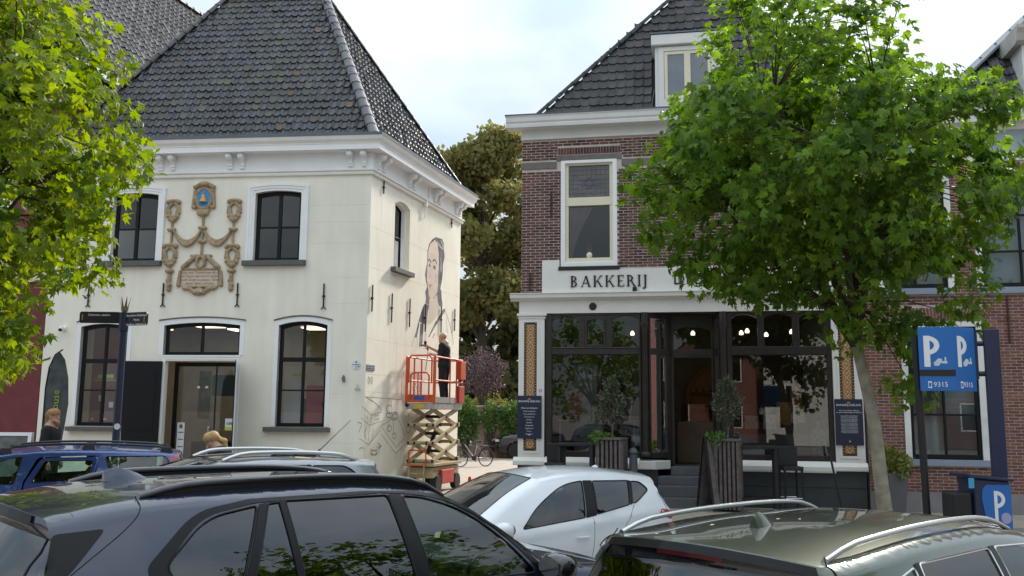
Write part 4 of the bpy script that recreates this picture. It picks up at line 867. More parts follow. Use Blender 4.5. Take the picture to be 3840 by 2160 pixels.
# shop front entablature and pilasters
brun([(0, 4.40), (.05, 4.40), (.10, 4.43), (.17, 4.46), (.18, 4.53), (.20, 4.55), (.20, 4.565), (0, 4.57)], 'shop_cornice', m_sp, -.23, 7.42)
brun([(-.05, 4.12), (.03, 4.12), (.03, 4.40), (-.05, 4.40)], 'shop_fascia', m_sp, -.04, 7.25)
mb = MB(bf); mb.lathe([(0, .03), (.085, .03), (.085, .045), (.06, .05), (0, .05)], 16, (1.62, 0, 4.265), 'y'); mb.build('round_vent', m_iron, bakery)
m_tileb = M('ornate_tile_ground', (.022, .012, .009), .35)
m_tilel = M('ornate_tile_light', (.50, .40, .28), .4, var=.15, scale=30)
m_tileo = M('ornate_tile_ochre', (.36, .16, .045), .4, var=.2, scale=20)
def pilaster(u0, u1):
    mb = MB(bf); mb.box(u0, u1, -.05, .06, .93, 4.06); pil = mb.build('pilaster', m_sp, bakery, bevel=.006)
    mb = MB(bf); mb.box(u0-.04, u1+.05, -.04, .10, 4.06, 4.12); mb.box(u0-.02, u1+.03, -.04, .08, 4.0, 4.03); mb.build('capital', m_sp, bakery, bevel=.008)
    mb = MB(bf); mb.prism([(-.05, .78), (.12, .78), (.13, .80), (.13, .87), (.10, .91), (.065, .95), (-.05, .95)], u0-.10, u1+.03, mp=lambda a, b, c: (c, a, b)); mb.build('pilaster_base', m_sp, bakery, bevel=.006)
    c0 = (u0+u1)/2-.02; w = .145; z0, z1 = 1.09, 3.92
    mb = MB(bf); ringpoly(mb, [(c0+w+.045, z0-.05), (c0-w-.045, z0-.05), (c0-w-.045, z1+.05), (c0+w+.045, z1+.05)], [(c0+w, z0), (c0-w, z0), (c0-w, z1), (c0+w, z1)], .055, .075); mb.build('panel_frame', m_sp, pil)
    mb = MB(bf); mb.box(c0-w, c0+w, .05, .0625, z0, z1); mb.build('tile_panel', m_tileb, pil)
    mb = MB(bf); mb.box(c0-w*.66, c0+w*.66, .0625, .064, z0+.05, z1-.05); mb.build('tile_field', m_tileo, pil)
    mb = MB(bf); nz = 14; hz = (z1-z0-.12)/nz
    for i in range(nz):
        zc = z0+.06+hz*(i+.5)
        for s in (-1, 1):
            pts = [(c0+s*w*.42*math.sin(math.pi*t), .066, zc-hz/2+hz*t) for t in [k/8 for k in range(9)]]
            for k in range(8): mb.beam(pts[k], pts[k+1], .016, .006, (0,1,0))
        mb.lathe([(0, -.003), (.022, -.003), (.022, .004), (0, .005)], 8, (c0, .066, zc), 'y')
        for s in (-1, 1): mb.lathe([(0, -.003), (.014, -.003), (.014, .004), (0, .005)], 6, (c0+s*w*.45, .066, zc+hz/2), 'y')
    for i in range(46):
        for s in (-1, 1): zz = z0+.03+(z1-z0-.06)*i/45; mb.lathe([(0, -.003), (.011, -.003), (.011, .003), (0, .004)], 5, (c0+s*w*.83, .0645, zz), 'y')
    tl = mb.build('tile_ornament', m_tilel, pil); tl['kind'] = 'stuff'
pilaster(-.04, .54); pilaster(6.64, 7.22)
text('53', .09, 'house_number', m_navy, bakery, bf, .46, .066, 2.40)
mb = MB(bf); mb.box(.40, .52, .0605, .064, 2.34, 2.46); mb.build('number_plate', m_paper, bakery)
# plinth, sills
m_plinth = M('dark_green_plinth', (.035, .045, .050), .55, var=.15)
mb = MB(bf); mb.box(-.05, 3.0, -.05, .03, -.1, .80); mb.box(4.45, 7.22, -.05, .03, -.1, .80); mb.build('plinth', m_plinth, bakery)
mb = MB(bf); mb.prism([(.0, .74), (.13, .74), (.14, .78), (.14, .86), (.06, .94), (.0, .97)], .56, 2.62, mp=lambda a, b, c: (c, a, b)); mb.build('shop_sill', m_sp, bakery, bevel=.005)
mb = MB(bf); mb.prism([(.0, .74), (.13, .74), (.14, .78), (.14, .86), (.06, .94), (.0, .97)], 4.60, 6.62, mp=lambda a, b, c: (c, a, b)); mb.build('shop_sill', m_sp, bakery, bevel=.005)
mb = MB(bf); mb.prism([(2.60, .14), (2.95, .14), (3.26, -.25), (3.26, -.6), (2.60, -.6)], .74, .92, mp=lambda a, b, c: (a, b, c)); mb.build('shop_sill', m_sp, bakery, bevel=.012)
mb = MB(bf); mb.box(.02, 7.2, .03, .036, .43, .445); mb.build('plinth_groove', m_iron, bakery)
# timber shopfront: left window, corner column, splayed return, recessed door, right window
def timber(name, boxes, par=bakery, bev=.008):
    mb = MB(bf)
    for b in boxes: mb.box(*b)
    return mb.build(name, m_wood, par, bevel=bev)
lw = timber('shop_window', [(.56, .70, -.12, .0, .98, 4.12), (2.62, 2.66, -.12, .0, .98, 4.12), (.70, 2.62, -.12, .0, .98, 1.10), (.70, 2.62, -.12, .015, 3.20, 3.34), (.70, 2.62, -.12, .0, 4.07, 4.12), (1.30, 1.44, -.12, -.01, 3.34, 4.07), (1.90, 2.04, -.12, -.01, 3.34, 4.07), (.70, 2.62, -.10, .03, 3.335, 3.36)])
for a, b, ztop in ((.70, 1.30, 4.07), (1.44, 1.90, 4.0), (2.04, 2.62, 4.07)):   # arched heads of the transom lights
    arc = arc_top(a, b, ztop-.10, .09, 10); mb = MB(bf); mb.prism(arc+[(b, 4.08), (a, 4.08)], -.11, -.015); mb.build('transom_head', m_wood, lw)
    mb = MB(bf); mb.add([(a, -.07, 3.33), (b, -.07, 3.33), (b, -.07, 4.08), (a, -.07, 4.08)], [(0,1,2,3)]); mb.build('pane', m_glass, lw)
timber('opening_light', [(1.44, 1.49, -.10, .0, 3.36, 3.98), (1.85, 1.90, -.10, .0, 3.36, 3.98), (1.49, 1.85, -.10, .0, 3.36, 3.42)], lw)
mb = MB(bf); mb.add([(.70, -.07, 1.08), (2.63, -.07, 1.08), (2.63, -.07, 3.22), (.70, -.07, 3.22)], [(0,1,2,3)]); mb.build('pane', m_glass, lw)
mb = MB(bf); mb.lathe([(.10, 1.0), (.125, 1.0), (.13, 1.05), (.11, 1.09), (.085, 1.11), (.08, 1.2), (.075, 3.7), (.09, 3.74), (.085, 3.78), (.11, 3.84), (.11, 3.9), (.09, 3.92), (.09, 4.12)], 14, (2.75, -.03, 0)); mb.build('column', m_wood, bakery, smooth=35)
mb = MB(bf); mb.lathe([(.10, 1.0), (.125, 1.0), (.13, 1.05), (.11, 1.09), (.085, 1.11), (.08, 1.2), (.075, 3.7), (.09, 3.74), (.085, 3.78), (.11, 3.84), (.11, 3.9), (.09, 3.92), (.09, 4.12)], 14, (4.42, -.03, 0)); mb.build('column', m_wood, bakery, smooth=35)
# splayed returns
def splay(ua, oa, ub, ob):
    d = Vector((ub-ua, ob-oa, 0)); Ls = d.length; d.normalize(); n = Vector((-d.y, d.x, 0)) if (-d.y) * 0 + d.x > 0 else Vector((d.y, -d.x, 0))
    def T(p): return bf(Vector((ua, oa, 0))+d*p[0]+n*p[1]+Vector((0, 0, p[2])))
    mb = MB(T)
    for b in ((0, .05, -.05, .03, .98, 4.12), (Ls-.12, Ls, -.05, .03, .0, 4.12), (.05, Ls-.12, -.05, .03, .98, 1.10), (.05, Ls-.12, -.05, .03, 3.2, 3.34), (.05, Ls-.12, -.05, .03, 4.0, 4.12)): mb.box(*b)
    w_ = mb.build('splayed_window', m_wood, bakery, bevel=.006)
    mb = MB(T); mb.add([(.05, -.01, 1.1), (Ls-.1, -.01, 1.1), (Ls-.1, -.01, 4.0), (.05, -.01, 4.0)], [(0,1,2,3)]); mb.build('pane', m_glass, w_)
    return T, w_, Ls
T1, sw1, L1_ = splay(2.82, -.05, 3.28, -.45); T2, sw2, L2_ = splay(4.35, -.05, 4.24, -.45)
rp = random.Random(8)
for i, (z, colr) in enumerate(((2.75, (.6, .6, .62)), (2.75, (.05, .12, .3)), (2.45, (.5, .05, .1)), (2.35, (.1, .2, .4)), (2.1, (.6, .55, .6)), (2.1, (.4, .3, .05)), (1.5, (.05, .15, .3)), (1.5, (.1, .2, .35)), (2.55, (.35, .1, .2)))):
    mb = MB(T1); x = .1+(i % 2)*.2; mb.box(x, x+.17, -.02, -.014, z, z+.27); mb.build('poster', M('poster_%d' % i, colr, .5, var=.6, scale=14), sw1)
mb = MB(bf); mb.box(3.28, 4.24, -.62, -.52, 3.15, 3.34); mb.box(3.28, 4.24, -.62, -.55, 3.85, 4.12); mb.box(3.28, 3.36, -.62, -.52, .8, 4.12); mb.box(4.18, 4.26, -.62, -.52, .8, 4.12)
df_ = mb.build('door_frame', m_wood, bakery, bevel=.008)
arc = arc_top(3.36, 4.18, 3.75, .1, 10); mb = MB(bf); mb.prism(arc+[(4.18, 3.86), (3.36, 3.86)], -.61, -.55); mb.build('transom_head', m_wood, df_)
mb = MB(bf); mb.add([(3.36, -.59, 3.33), (4.18, -.59, 3.33), (4.18, -.59, 3.9), (3.36, -.59, 3.9)], [(0,1,2,3)]); mb.build('pane', m_glass, df_)
mb = MB(bf); mb.box(3.7, 4.0, -.52, -.49, 3.2, 3.25); mb.build('door_sensor', m_iron, df_)
# right window
rw = timber('shop_window', [(4.50, 4.60, -.12, .0, .98, 4.12), (6.54, 6.64, -.12, .0, .98, 4.12), (4.60, 6.54, -.12, .0, .98, 1.08), (4.60, 6.54, -.12, .015, 3.18, 3.36), (4.60, 6.54, -.12, .0, 4.06, 4.12), (5.14, 5.28, -.12, -.01, 3.36, 4.06), (5.86, 6.0, -.12, -.01, 3.36, 4.06)])
for a, b in ((4.60, 5.14), (5.28, 5.86), (6.0, 6.54)):
    arc = arc_top(a, b, 3.97, .09, 10); mb = MB(bf); mb.prism(arc+[(b, 4.07), (a, 4.07)], -.11, -.015); mb.build('transom_head', m_wood, rw)
    mb = MB(bf); mb.add([(a, -.07, 3.34), (b, -.07, 3.34), (b, -.07, 4.07), (a, -.07, 4.07)], [(0,1,2,3)]); mb.build('pane', m_glass, rw)
mb = MB(bf); mb.add([(4.59, -.07, 1.07), (6.55, -.07, 1.07), (6.55, -.07, 3.2), (4.59, -.07, 3.2)], [(0,1,2,3)]); mb.build('pane', m_glass, rw)
# steps to the door
m_step = M('blue_stone', (.10, .105, .115), .6, var=.12, scale=6)
for k, (z0, z1, o0, o1) in enumerate(((-.1, .20, -.6, .62), (.20, .42, -.6, .34), (.42, .60, -.6, .06), (.60, .79, -.9, -.30))):
    mb = MB(bf); mb.box(3.0 if k < 3 else 3.26, 4.46 if k < 3 else 4.3, o0, o1, z0, z1); mb.build('doorstep', m_step, bakery, bevel=.012)
# interior of the shop
m_shop = M('shop_wall', (.20, .15, .10), .9)
mb = MB(bf); V = [(.3, -.3, .78), (7.0, -.3, .78), (7.0, -4.55, .78), (.3, -4.55, .78), (.3, -.3, 4.3), (7.0, -.3, 4.3), (7.0, -4.6, 4.3), (.3, -4.6, 4.3)]
mb.add(V, [(1,2,6,5), (2,3,7,6), (3,0,4,7), (4,5,6,7)]); mb.build('interior_wall', m_shop, bakery, fix=False)
mb = MB(bf); mb.add(V[:4], [(0,1,2,3)]); mb.build('interior_floor', m_floor, bakery)
arcp = arc_top(3.75, 4.7, 2.6, .45, 12); mb = MB(bf); ringpoly(mb, [(4.82, .8), (3.63, .8)]+arc_top(3.63, 4.82, 2.6, .55, 12), [(4.7, .8), (3.75, .8)]+arcp, -4.55, -4.35); nic = mb.build('arched_niche', M('niche_brick', (.30, .13, .06), .8), bakery)
mb = MB(bf); mb.prism([(4.7, .8), (3.75, .8)]+arcp, -4.5, -4.45); mb.build('niche_back', M('niche_orange', (.35, .16, .06), .8), bakery)  # back of the niche in a plain orange-brown
for z in (1.5, 2.0, 2.45): mb = MB(bf); mb.box(3.75, 4.7, -4.5, -4.2, z, z+.04); mb.build('shelf', m_wood, bakery)
rb = random.Random(4)
for i in range(15): 
    mb = MB(bf); u = 3.8+(i % 5)*.18; z = (1.54, 2.04, 2.49)[i//5]; mb.lathe([(0, 0), (.06, .0), (.08, .05), (.05, .10), (0, .11)], 8, (u, -4.32, z)); mb.build('bread_loaf', M('crust', (.36, .19, .07), .7, var=.3, scale=15), bakery)
mb = MB(bf); mb.box(3.4, 6.4, -2.6, -1.9, .79, 1.75); mb.build('shop_counter', M('counter', (.16, .10, .06), .5), bakery, bevel=.02)
mb = MB(bf); mb.box(3.5, 6.3, -2.5, -2.0, 1.75, 2.15); mb.build('counter_glass', glass('case_glass', (.8,.8,.8), 1.5), bakery)
mb = MB(bf); mb.box(4.75, 6.45, -.9, -.35, .79, 1.5); mb.build('window_display', M('display', (.30, .28, .24), .6), bakery, bevel=.02)
mb = MB(bf); mb.prism([(6.18, 1.12), (6.48, 1.12), (6.48, 1.62), (6.36, 1.66), (6.36, 1.80), (6.30, 1.80), (6.30, 1.66), (6.18, 1.62)], -.2, -.17); mb.build('mint_board', M('mint_board', (.18, .35, .34), .5, var=.3, scale=20), bakery)
for u, z, w_, h_, c_ in ((5.6, 1.7, .3, .5, (.5, .25, .04)), (5.3, 1.6, .28, .32, (.7, .7, .7)), (4.9, 1.6, .3, .3, (.55, .55, .5)), (5.9, 2.0, .25, .55, (.4, .2, .05))): mb = MB(bf); mb.box(u, u+w_, -1.2, -1.16, z, z+h_); mb.build('display_card', M('card%d' % int(u*10), c_, .6, var=.4, scale=10), bakery)
for u, o in ((4.9, -1.6), (5.5, -2.1), (5.0, -1.1), (6.0, -1.4), (2.4, -1.5), (3.8, -1.6)): mb = MB(bf); mb.lathe([(0, 0), (.045, .0), (.05, .05), (.02, .1), (0, .1)], 10, (u, o, 3.75)); mb.build('pendant_lamp', m_lamp, bakery)
# left window: table, stools, poster, bottle
m_stw = M('stool_wood', (.28, .18, .08), .5)
mb = MB(bf); mb.box(.75, 2.55, -.75, -.35, 1.74, 1.77)
for u in (.82, 2.48): mb.box(u-.02, u+.02, -.55, -.5, .8, 1.74)
mb.build('bar_counter', M('pale_counter', (.40, .45, .43), .3), bakery)
for u in (1.05, 1.55):
    mb = MB(bf); mb.lathe([(0, 1.38), (.16, 1.38), (.16, 1.42), (0, 1.43)], 14, (u, -.85, 0)); so_ = mb.build('stool_seat', m_iron, bakery)
    for dx, dy in ((-.1, -.1), (.1, -.1), (.1, .1), (-.1, .1)): mb = MB(bf); mb.beam((u+dx*1.3, -.85+dy*1.3, .8), (u+dx, -.85+dy, 1.38), .03, .03); mb.build('stool_leg', m_stw, so_)
mb = MB(bf); mb.box(.85, 1.2, -1.5, -1.48, 1.85, 2.45); mb.build('pink_poster', M('pink_poster', (.50, .10, .13), .6, var=.4, scale=8), bakery)
mb = MB(bf); mb.box(.95, 1.5, -2.2, -2.1, .8, 3.1); mb.build('pale_panel', M('pale_panel', (.33, .38, .36), .6), bakery)
mb = MB(bf); mb.beam((2.28, -.5, 1.78), (2.36, -.5, 2.28), .20, .02, (0,1,0)); mb.build('photo_frame', m_paper, bakery); mb = MB(bf); mb.beam((2.285, -.487, 1.81), (2.355, -.487, 2.25), .16, .01, (0,1,0)); mb.build('photo', M('photo', (.2, .15, .1), .4, var=.6, scale=12), bakery)
mb = MB(bf); mb.lathe([(0, 0), (.10, 0), (.10, .02), (0, .02)], 16, (1.68, -.45, 1.90), 'y'); mb.build('bread_disc', M('crust', (.36, .19, .07), .7), bakery)
mb = MB(bf); mb.lathe([(0, 1.3), (.08, 1.3), (.09, 1.6), (.06, 1.8), (.07, 1.95), (0, 1.98)], 10, (1.72, -.4, 0)); mb.build('vase', M('vase', (.5, .47, .4), .4), bakery, smooth=50)
for k in range(7): mb = MB(bf); a = k*.9; mb.lathe([(0, 0), (.04, .01), (.05, .05), (.03, .09), (0, .1)], 7, (1.70+.1*math.cos(a), -.4+.06*math.sin(a), 2.1+.06*math.sin(a*1.7))); mb.build('flower_head', M('flower%d' % (k % 3), ((.25, .4, .08), (.2, .16, .28), (.5, .12, .03))[k % 3], .7), bakery)
# ---------------- mansard roof and dormer
BZ = 8.66
def br(u, o, z): return bf(Vector((u, o, z)))
E0, E1 = br(.35, .02, BZ), br(7.2, .02, BZ); T0, T1_ = br(3.55, -1.75, 12.2), br(5.0, -1.75, 12.2)
Kb = br(.35, -4.6, BZ); Kb1 = br(7.2, -4.6, BZ); Tb0 = br(3.55, -2.9, 12.2); Tb1 = br(5.0, -2.9, 12.2)
mb = MB(); mb.add([E0, E1, T1_, T0, Kb, Kb1, Tb0, Tb1], [(0,1,2,3), (0,3,6,4), (1,5,7,2), (3,2,7,6), (4,6,7,5)]); broof = mb.build('roof', M('roof_deck', (.02,.02,.02), .9), bakery)
m_btile = M('weathered_dark_tile', (.022, .021, .022), .65, c2=(.055, .05, .05), scale=3, var=.4, rnd=.4)
bt = tile_mesh(.20, .27, m_btile, amp=.02, scallop=.008)
ub = (E1-E0).normalized(); sb = ((T0+T1_)/2-(E0+E1)/2); sb = (sb-ub*sb.dot(ub)).normalized(); nb = ub.cross(sb); nb = nb if nb.z > 0 else -nb
lb = (T0-E0).dot(sb); kl = (T0-E0).dot(ub)/lb; kr = (E1-T1_).dot(ub)/lb; le = (E1-E0).length
dorm = lambda u, v: not (2.62 < u < 4.3 and v < 1.9)
mt = tile_face(E0, ub, sb, nb, lambda u, v: kl*v < u < le-kr*v and v < lb and dorm(u, v), .20, .27, int(lb/.27)+1, 0, le, bt, broof, 0, jit=.006)
mt.sort(key=lambda q_: (q_.translation-E0).dot(ub)); lay(mt, bt, broof, 280)
m_hip = M('slate_hip', (.055, .06, .062), .85, rnd=.2, spec=.2)
ridge(E0, T0, 'hip_tile', m_hip, broof, .085, .42); ridge(E1, T1_, 'hip_tile', m_hip, broof, .085, .42)
dz = BZ
mb = MB(bf); mb.box(3.05, 4.5, -1.2, -.02, dz, 10.2); drm = mb.build('dormer', m_crn, bakery)
mb = MB(bf); mb.box(2.97, 4.58, -1.3, .10, 10.21, 10.46); mb.build('dormer_cornice', m_crn, bakery, bevel=.02); mb = MB(bf); mb.box(2.95, 4.60, -1.32, .12, 10.47, 10.50); mb.build('dormer_roof', m_zinc, bakery)
mb = MB(bf); ringpoly(mb, [(4.42, 8.75), (3.13, 8.75), (3.13, 10.18), (4.42, 10.18)], [(4.30, 8.95), (3.25, 8.95), (3.25, 10.08), (4.30, 10.08)], -.02, .02); mb.build('dormer_frame', m_crn, bakery, bevel=.006)
mb = MB(bf); ringpoly(mb, [(4.29, 8.96), (3.26, 8.96), (3.26, 10.07), (4.29, 10.07)], [(4.22, 9.04), (3.33, 9.04), (3.33, 10.0), (4.22, 10.0)], -.02, .008); mb.box(3.70, 3.84, -.015, .007, 9.03, 10.01); mb.build('dormer_sash', m_ivory, bakery, bevel=.005)
for a, b in ((3.33, 3.70), (3.84, 4.22)): mb = MB(bf); mb.box(a, b, -.018, -.012, 9.03, 10.01); mb.build('dormer_pane', M('sky_glass', (.16, .18, .21), .04, spec=.9), bakery)
mb = MB(bf); mb.beam((2.95, .03, dz), (3.02, -.25, dz+.6), .10, .01, (1, 0, 0)); mb.build('lead_flashing', m_zinc, bakery)
# ------------------------------------------------------------------ red-brown brick house on the right
HB = bf(Vector((7.30, 0, 0)))+Vector((*BB, 0)); HB = (HB.x, HB.y)
hf = Fr(HB, BA, HB)
def X(u): return u-7.30
rh = thing('brick_house', 'brick townhouse with black-framed windows and tiled mansard behind the parking sign', 'house', (*HB, 0))
m_brick2 = M('red_brown_brick', (.15, .055, .042), .8, var=.2, scale=4, c2=(.21, .085, .065), rnd=.3, bump=.3, bscale=80)
m_mortar2 = M('light_mortar', (.50, .42, .38), .9, var=.1, scale=5)
w_lo = (X(8.13), X(9.47), 1.05, 3.75); w_up = (X(9.68), X(11.2), 4.55, 6.82); w_up2 = (X(7.75), X(9.0), 4.55, 6.82); dr_ = (X(11.4), X(12.6), 0, 3.3)
W5 = 9.5
hl = [[(b, c), (b, d), (a, d), (a, c)] for a, b, c, d in (w_lo, w_up, w_up2, dr_)]
mb = MB(hf); wall_mesh(mb, [(0, -.3), (W5, -.3), (W5, 8.0), (0, 8.0)], hl, .14)
q0, q1 = hf(Vector((0,0,0))), hf(Vector((W5,0,0))); dn = Vector((.1, 1, 0))*7; mb.T = ident
for p in (q0, q1): mb.add([p+Vector((0,0,-.3)), p+dn+Vector((0,0,-.3)), p+dn+Vector((0,0,8)), p+Vector((0,0,8))], [(0,1,2,3)])
hwall = mb.build('wall', m_mortar2, rh, fix=False)
ko = [(a-.12, b+.12, c-.15, d+.1) for a, b, c, d in (w_lo, w_up, w_up2)]+[dr_, (0, W5, 7.18, 8.2), (w_lo[0]-.25, w_lo[1]+.25, 3.86, 4.15)]
bricks(hf, 0, W5, .40, 7.18, ko, hwall, m_brick2, 300, course=.0635, ln=.215, prefer=lambda c: abs(c[0]-2.2)+abs(c[2]-1.9)*.8)
mb = MB(hf)
for i in range(30):   # flat rubbed arch over the ground floor window
    t = (i+.5)/30-.5; u = (w_lo[0]+w_lo[1])/2+t*(w_lo[1]-w_lo[0]+.46); sl_ = t*.25
    mb.prism([(u-.022, 3.87), (u+.022, 3.87), (u+.022+sl_, 4.14), (u-.022+sl_, 4.14)], 0, .015)
o = mb.build('flat_arch', m_brick2, hwall); o['kind'] = 'stuff'
mb = MB(hf); mb.box(-.02, W5, 0, .05, -.2, .40); mb.build('plinth', M('grey_plinth', (.22, .21, .22), .8, var=.1), rh)
m_wf = M('frame_white', (.72, .73, .71), .5)
def dutch_window(wd, name='window', rails=2, mull=True):
    a, b, c, d = wd
    mb = MB(hf); ringpoly(mb, [(b+.12, c), (a-.12, c), (a-.12, d+.1), (b+.12, d+.1)], [(b, c), (a, c), (a, d), (b, d)], -.10, .025); w_ = mb.build('window', m_wf, rh, bevel=.006)
    mb = MB(hf); ringpoly(mb, [(b, c), (a, c), (a, d), (b, d)], [(b-.07, c+.10), (a+.07, c+.10), (a+.07, d-.07), (b-.07, d-.07)], -.11, -.02)
    if mull: mb.box((a+b)/2-.02, (a+b)/2+.02, -.10, -.03, c+.1, d-.07)
    for k in range(1, rails+1): zz = c+(d-c)*k/(rails+1); mb.box(a+.07, b-.07, -.10, -.034, zz-.02, zz+.02)
    mb.build('window_sash', m_black, w_, bevel=.004)
    us_ = [a+.05, (a+b)/2, b-.05] if mull else [a+.05, b-.05]; zz_ = [c+.06]+[c+(d-c)*k/(rails+1) for k in range(1, rails+1)]+[d-.05]
    for i in range(len(us_)-1):
        for j in range(len(zz_)-1): mb = MB(hf); mb.add([(us_[i], -.065, zz_[j]), (us_[i+1], -.065, zz_[j]), (us_[i+1], -.065, zz_[j+1]), (us_[i], -.065, zz_[j+1])], [(0,1,2,3)]); mb.build('pane', m_glass, w_)
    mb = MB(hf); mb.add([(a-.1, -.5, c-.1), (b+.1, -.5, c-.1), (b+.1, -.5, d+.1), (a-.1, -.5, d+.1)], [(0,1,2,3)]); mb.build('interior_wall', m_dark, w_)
    n = int((d-c)/.16)
    for k in range(n):   # pleated roman blind
        z = d-.05-k*.16; mb = MB(hf); mb.add([(a+.05, -.14, z), (b-.05, -.14, z), (b-.05, -.155, z-.155), (a+.05, -.155, z-.155), (b-.05, -.14, z-.16), (a+.05, -.14, z-.16)], [(0,1,2,3), (3,2,4,5)]); mb.build('blind_fold', M('grey_blind', (.30, .35, .35), .8, var=.06), w_)
    mb = MB(hf); mb.box(a-.13, b+.13, -.02, .09, c-.13, c); mb.build('window_sill', M('bluegrey_sill', (.24, .28, .36), .6, var=.06), rh, bevel=.006)
dutch_window(w_lo); dutch_window(w_up); dutch_window(w_up2)
mb = MB(hf); mb.box(dr_[0], dr_[1], -.12, -.08, 0, 3.3); mb.build('front_door', M('door_green', (.02, .05, .04), .4), rh)
for u, z0, z1 in ((X(10.1), 3.42, 4.38), (X(7.55), 3.4, 4.3)): mb = MB(hf); mb.beam((u, .03, z0), (u, .03, z1), .03, .02, (0,1,0)); mb.box(u-.03, u+.03, 0, .05, (z0+z1)/2+.0, (z0+z1)/2+.06); mb.build('wall_anchor', M('rusty_iron', (.05, .022, .018), .7), rh)
mb = MB(hf)
for i in range(60): u = i*.158; mb.box(u, u+.06, 0, .02, 6.95, 7.18)
o = mb.build('brick_dentil', m_brick2, hwall); o['kind'] = 'stuff'
def hrun(prof, name, mat): mb = MB(hf); mb.prism(prof, -.05, W5, mp=lambda a, b, c: (c, a, b)); return mb.build(name, mat, rh)
hrun([(0, 7.22), (.03, 7.22), (.03, 7.40), (0, 7.40)], 'architrave', m_wf); hrun([(0, 7.40), (.02, 7.40), (.02, 7.86), (0, 7.86)], 'frieze', M('bluegrey_frieze', (.33, .38, .44), .6))
hrun([(0, 7.86), (.06, 7.88), (.10, 7.98), (.30, 8.0), (.32, 8.12), (.36, 8.16), (.38, 8.28), (0, 8.28)], 'cornice', m_wf); hrun([(0.02, 8.28), (.40, 8.28), (.40, 8.31), (.02, 8.31)], 'gutter', m_zinc)
hr_ = lambda u, o, z: hf(Vector((u, o, z)))
e0, e1, t0, t1 = hr_(1.45, .0, 8.31), hr_(W5, .0, 8.31), hr_(5.1, -2.2, 11.9), hr_(W5, -2.2, 11.9)
mb = MB(); mb.add([e0, e1, t1, t0, hr_(1.45, -6, 8.31), hr_(5.1, -4, 11.9)], [(0,1,2,3), (0,3,5,4)]); hroof = mb.build('roof', M('roof_deck', (.02,.02,.02), .9), rh)
ht = tile_mesh(.22, .28, M('black_pantile', (.022, .021, .024), .45, c2=(.07, .068, .072), scale=5, rnd=.5), amp=.032, scallop=.01)
uh = (e1-e0).normalized(); sh = (t1-e1); sh = (sh-uh*sh.dot(uh)).normalized(); nh = uh.cross(sh); nh = nh if nh.z > 0 else -nh
kh = (t0-e0).dot(uh)/(t0-e0).dot(sh)
mh = tile_face(e0, uh, sh, nh, lambda u, v: kh*v+.1 < u < 5.5 and v < 4 and not (2.05 < u < 3.6 and v < 2.0), .22, .28, 15, 0, 6, ht, hroof, 0, jit=.004)
mh.sort(key=lambda q_: abs((q_.translation-e0).dot(uh)-2.9)); lay(mh, ht, hroof, 150)
mb = MB(); mb.beam(e0+Vector((0,0,.05)), t0+Vector((0,0,.08)), .34, .05); mb.build('lead_hip', M('lead_sheet', (.22, .24, .27), .55, .2, var=.15), hroof)
for k in range(9): p = e0.lerp(t0, (k+.5)/9)+Vector((0,0,.11)); mb = MB(lambda v, p=p: p+v); mb.lathe([(0, 0), (.035, 0), (.02, .02), (0, .025)], 8); mb.build('lead_clip', M('lead_sheet', (.22, .24, .27), .55, .2), hroof)
mb = MB(hf); mb.box(3.45, 4.9, -1.8, -.1, 8.31, 9.75); mb.build('dormer', m_wf, rh)
mb = MB(hf); mb.prism([(.02, 9.75), (.12, 9.8), (.16, 9.95), (.22, 10.05), (.22, 10.12), (-1.9, 10.12), (-1.9, 9.75)], 3.3, 5.05, mp=lambda a, b, c: (c, a-.05, b)); mb.build('dormer_cornice', M('dormer_grey', (.40, .38, .35), .6), rh)
mb = MB(hf); ringpoly(mb, [(4.8, 8.45), (3.55, 8.45), (3.55, 9.7), (4.8, 9.7)], [(4.65, 8.6), (3.7, 8.6), (3.7, 9.6), (4.65, 9.6)], -.1, -.06); mb.build('dormer_frame', m_white, rh)
mb = MB(hf); mb.box(3.7, 4.65, -.095, -.085, 8.6, 9.6); mb.build('dormer_pane', m_glass_dark, rh)
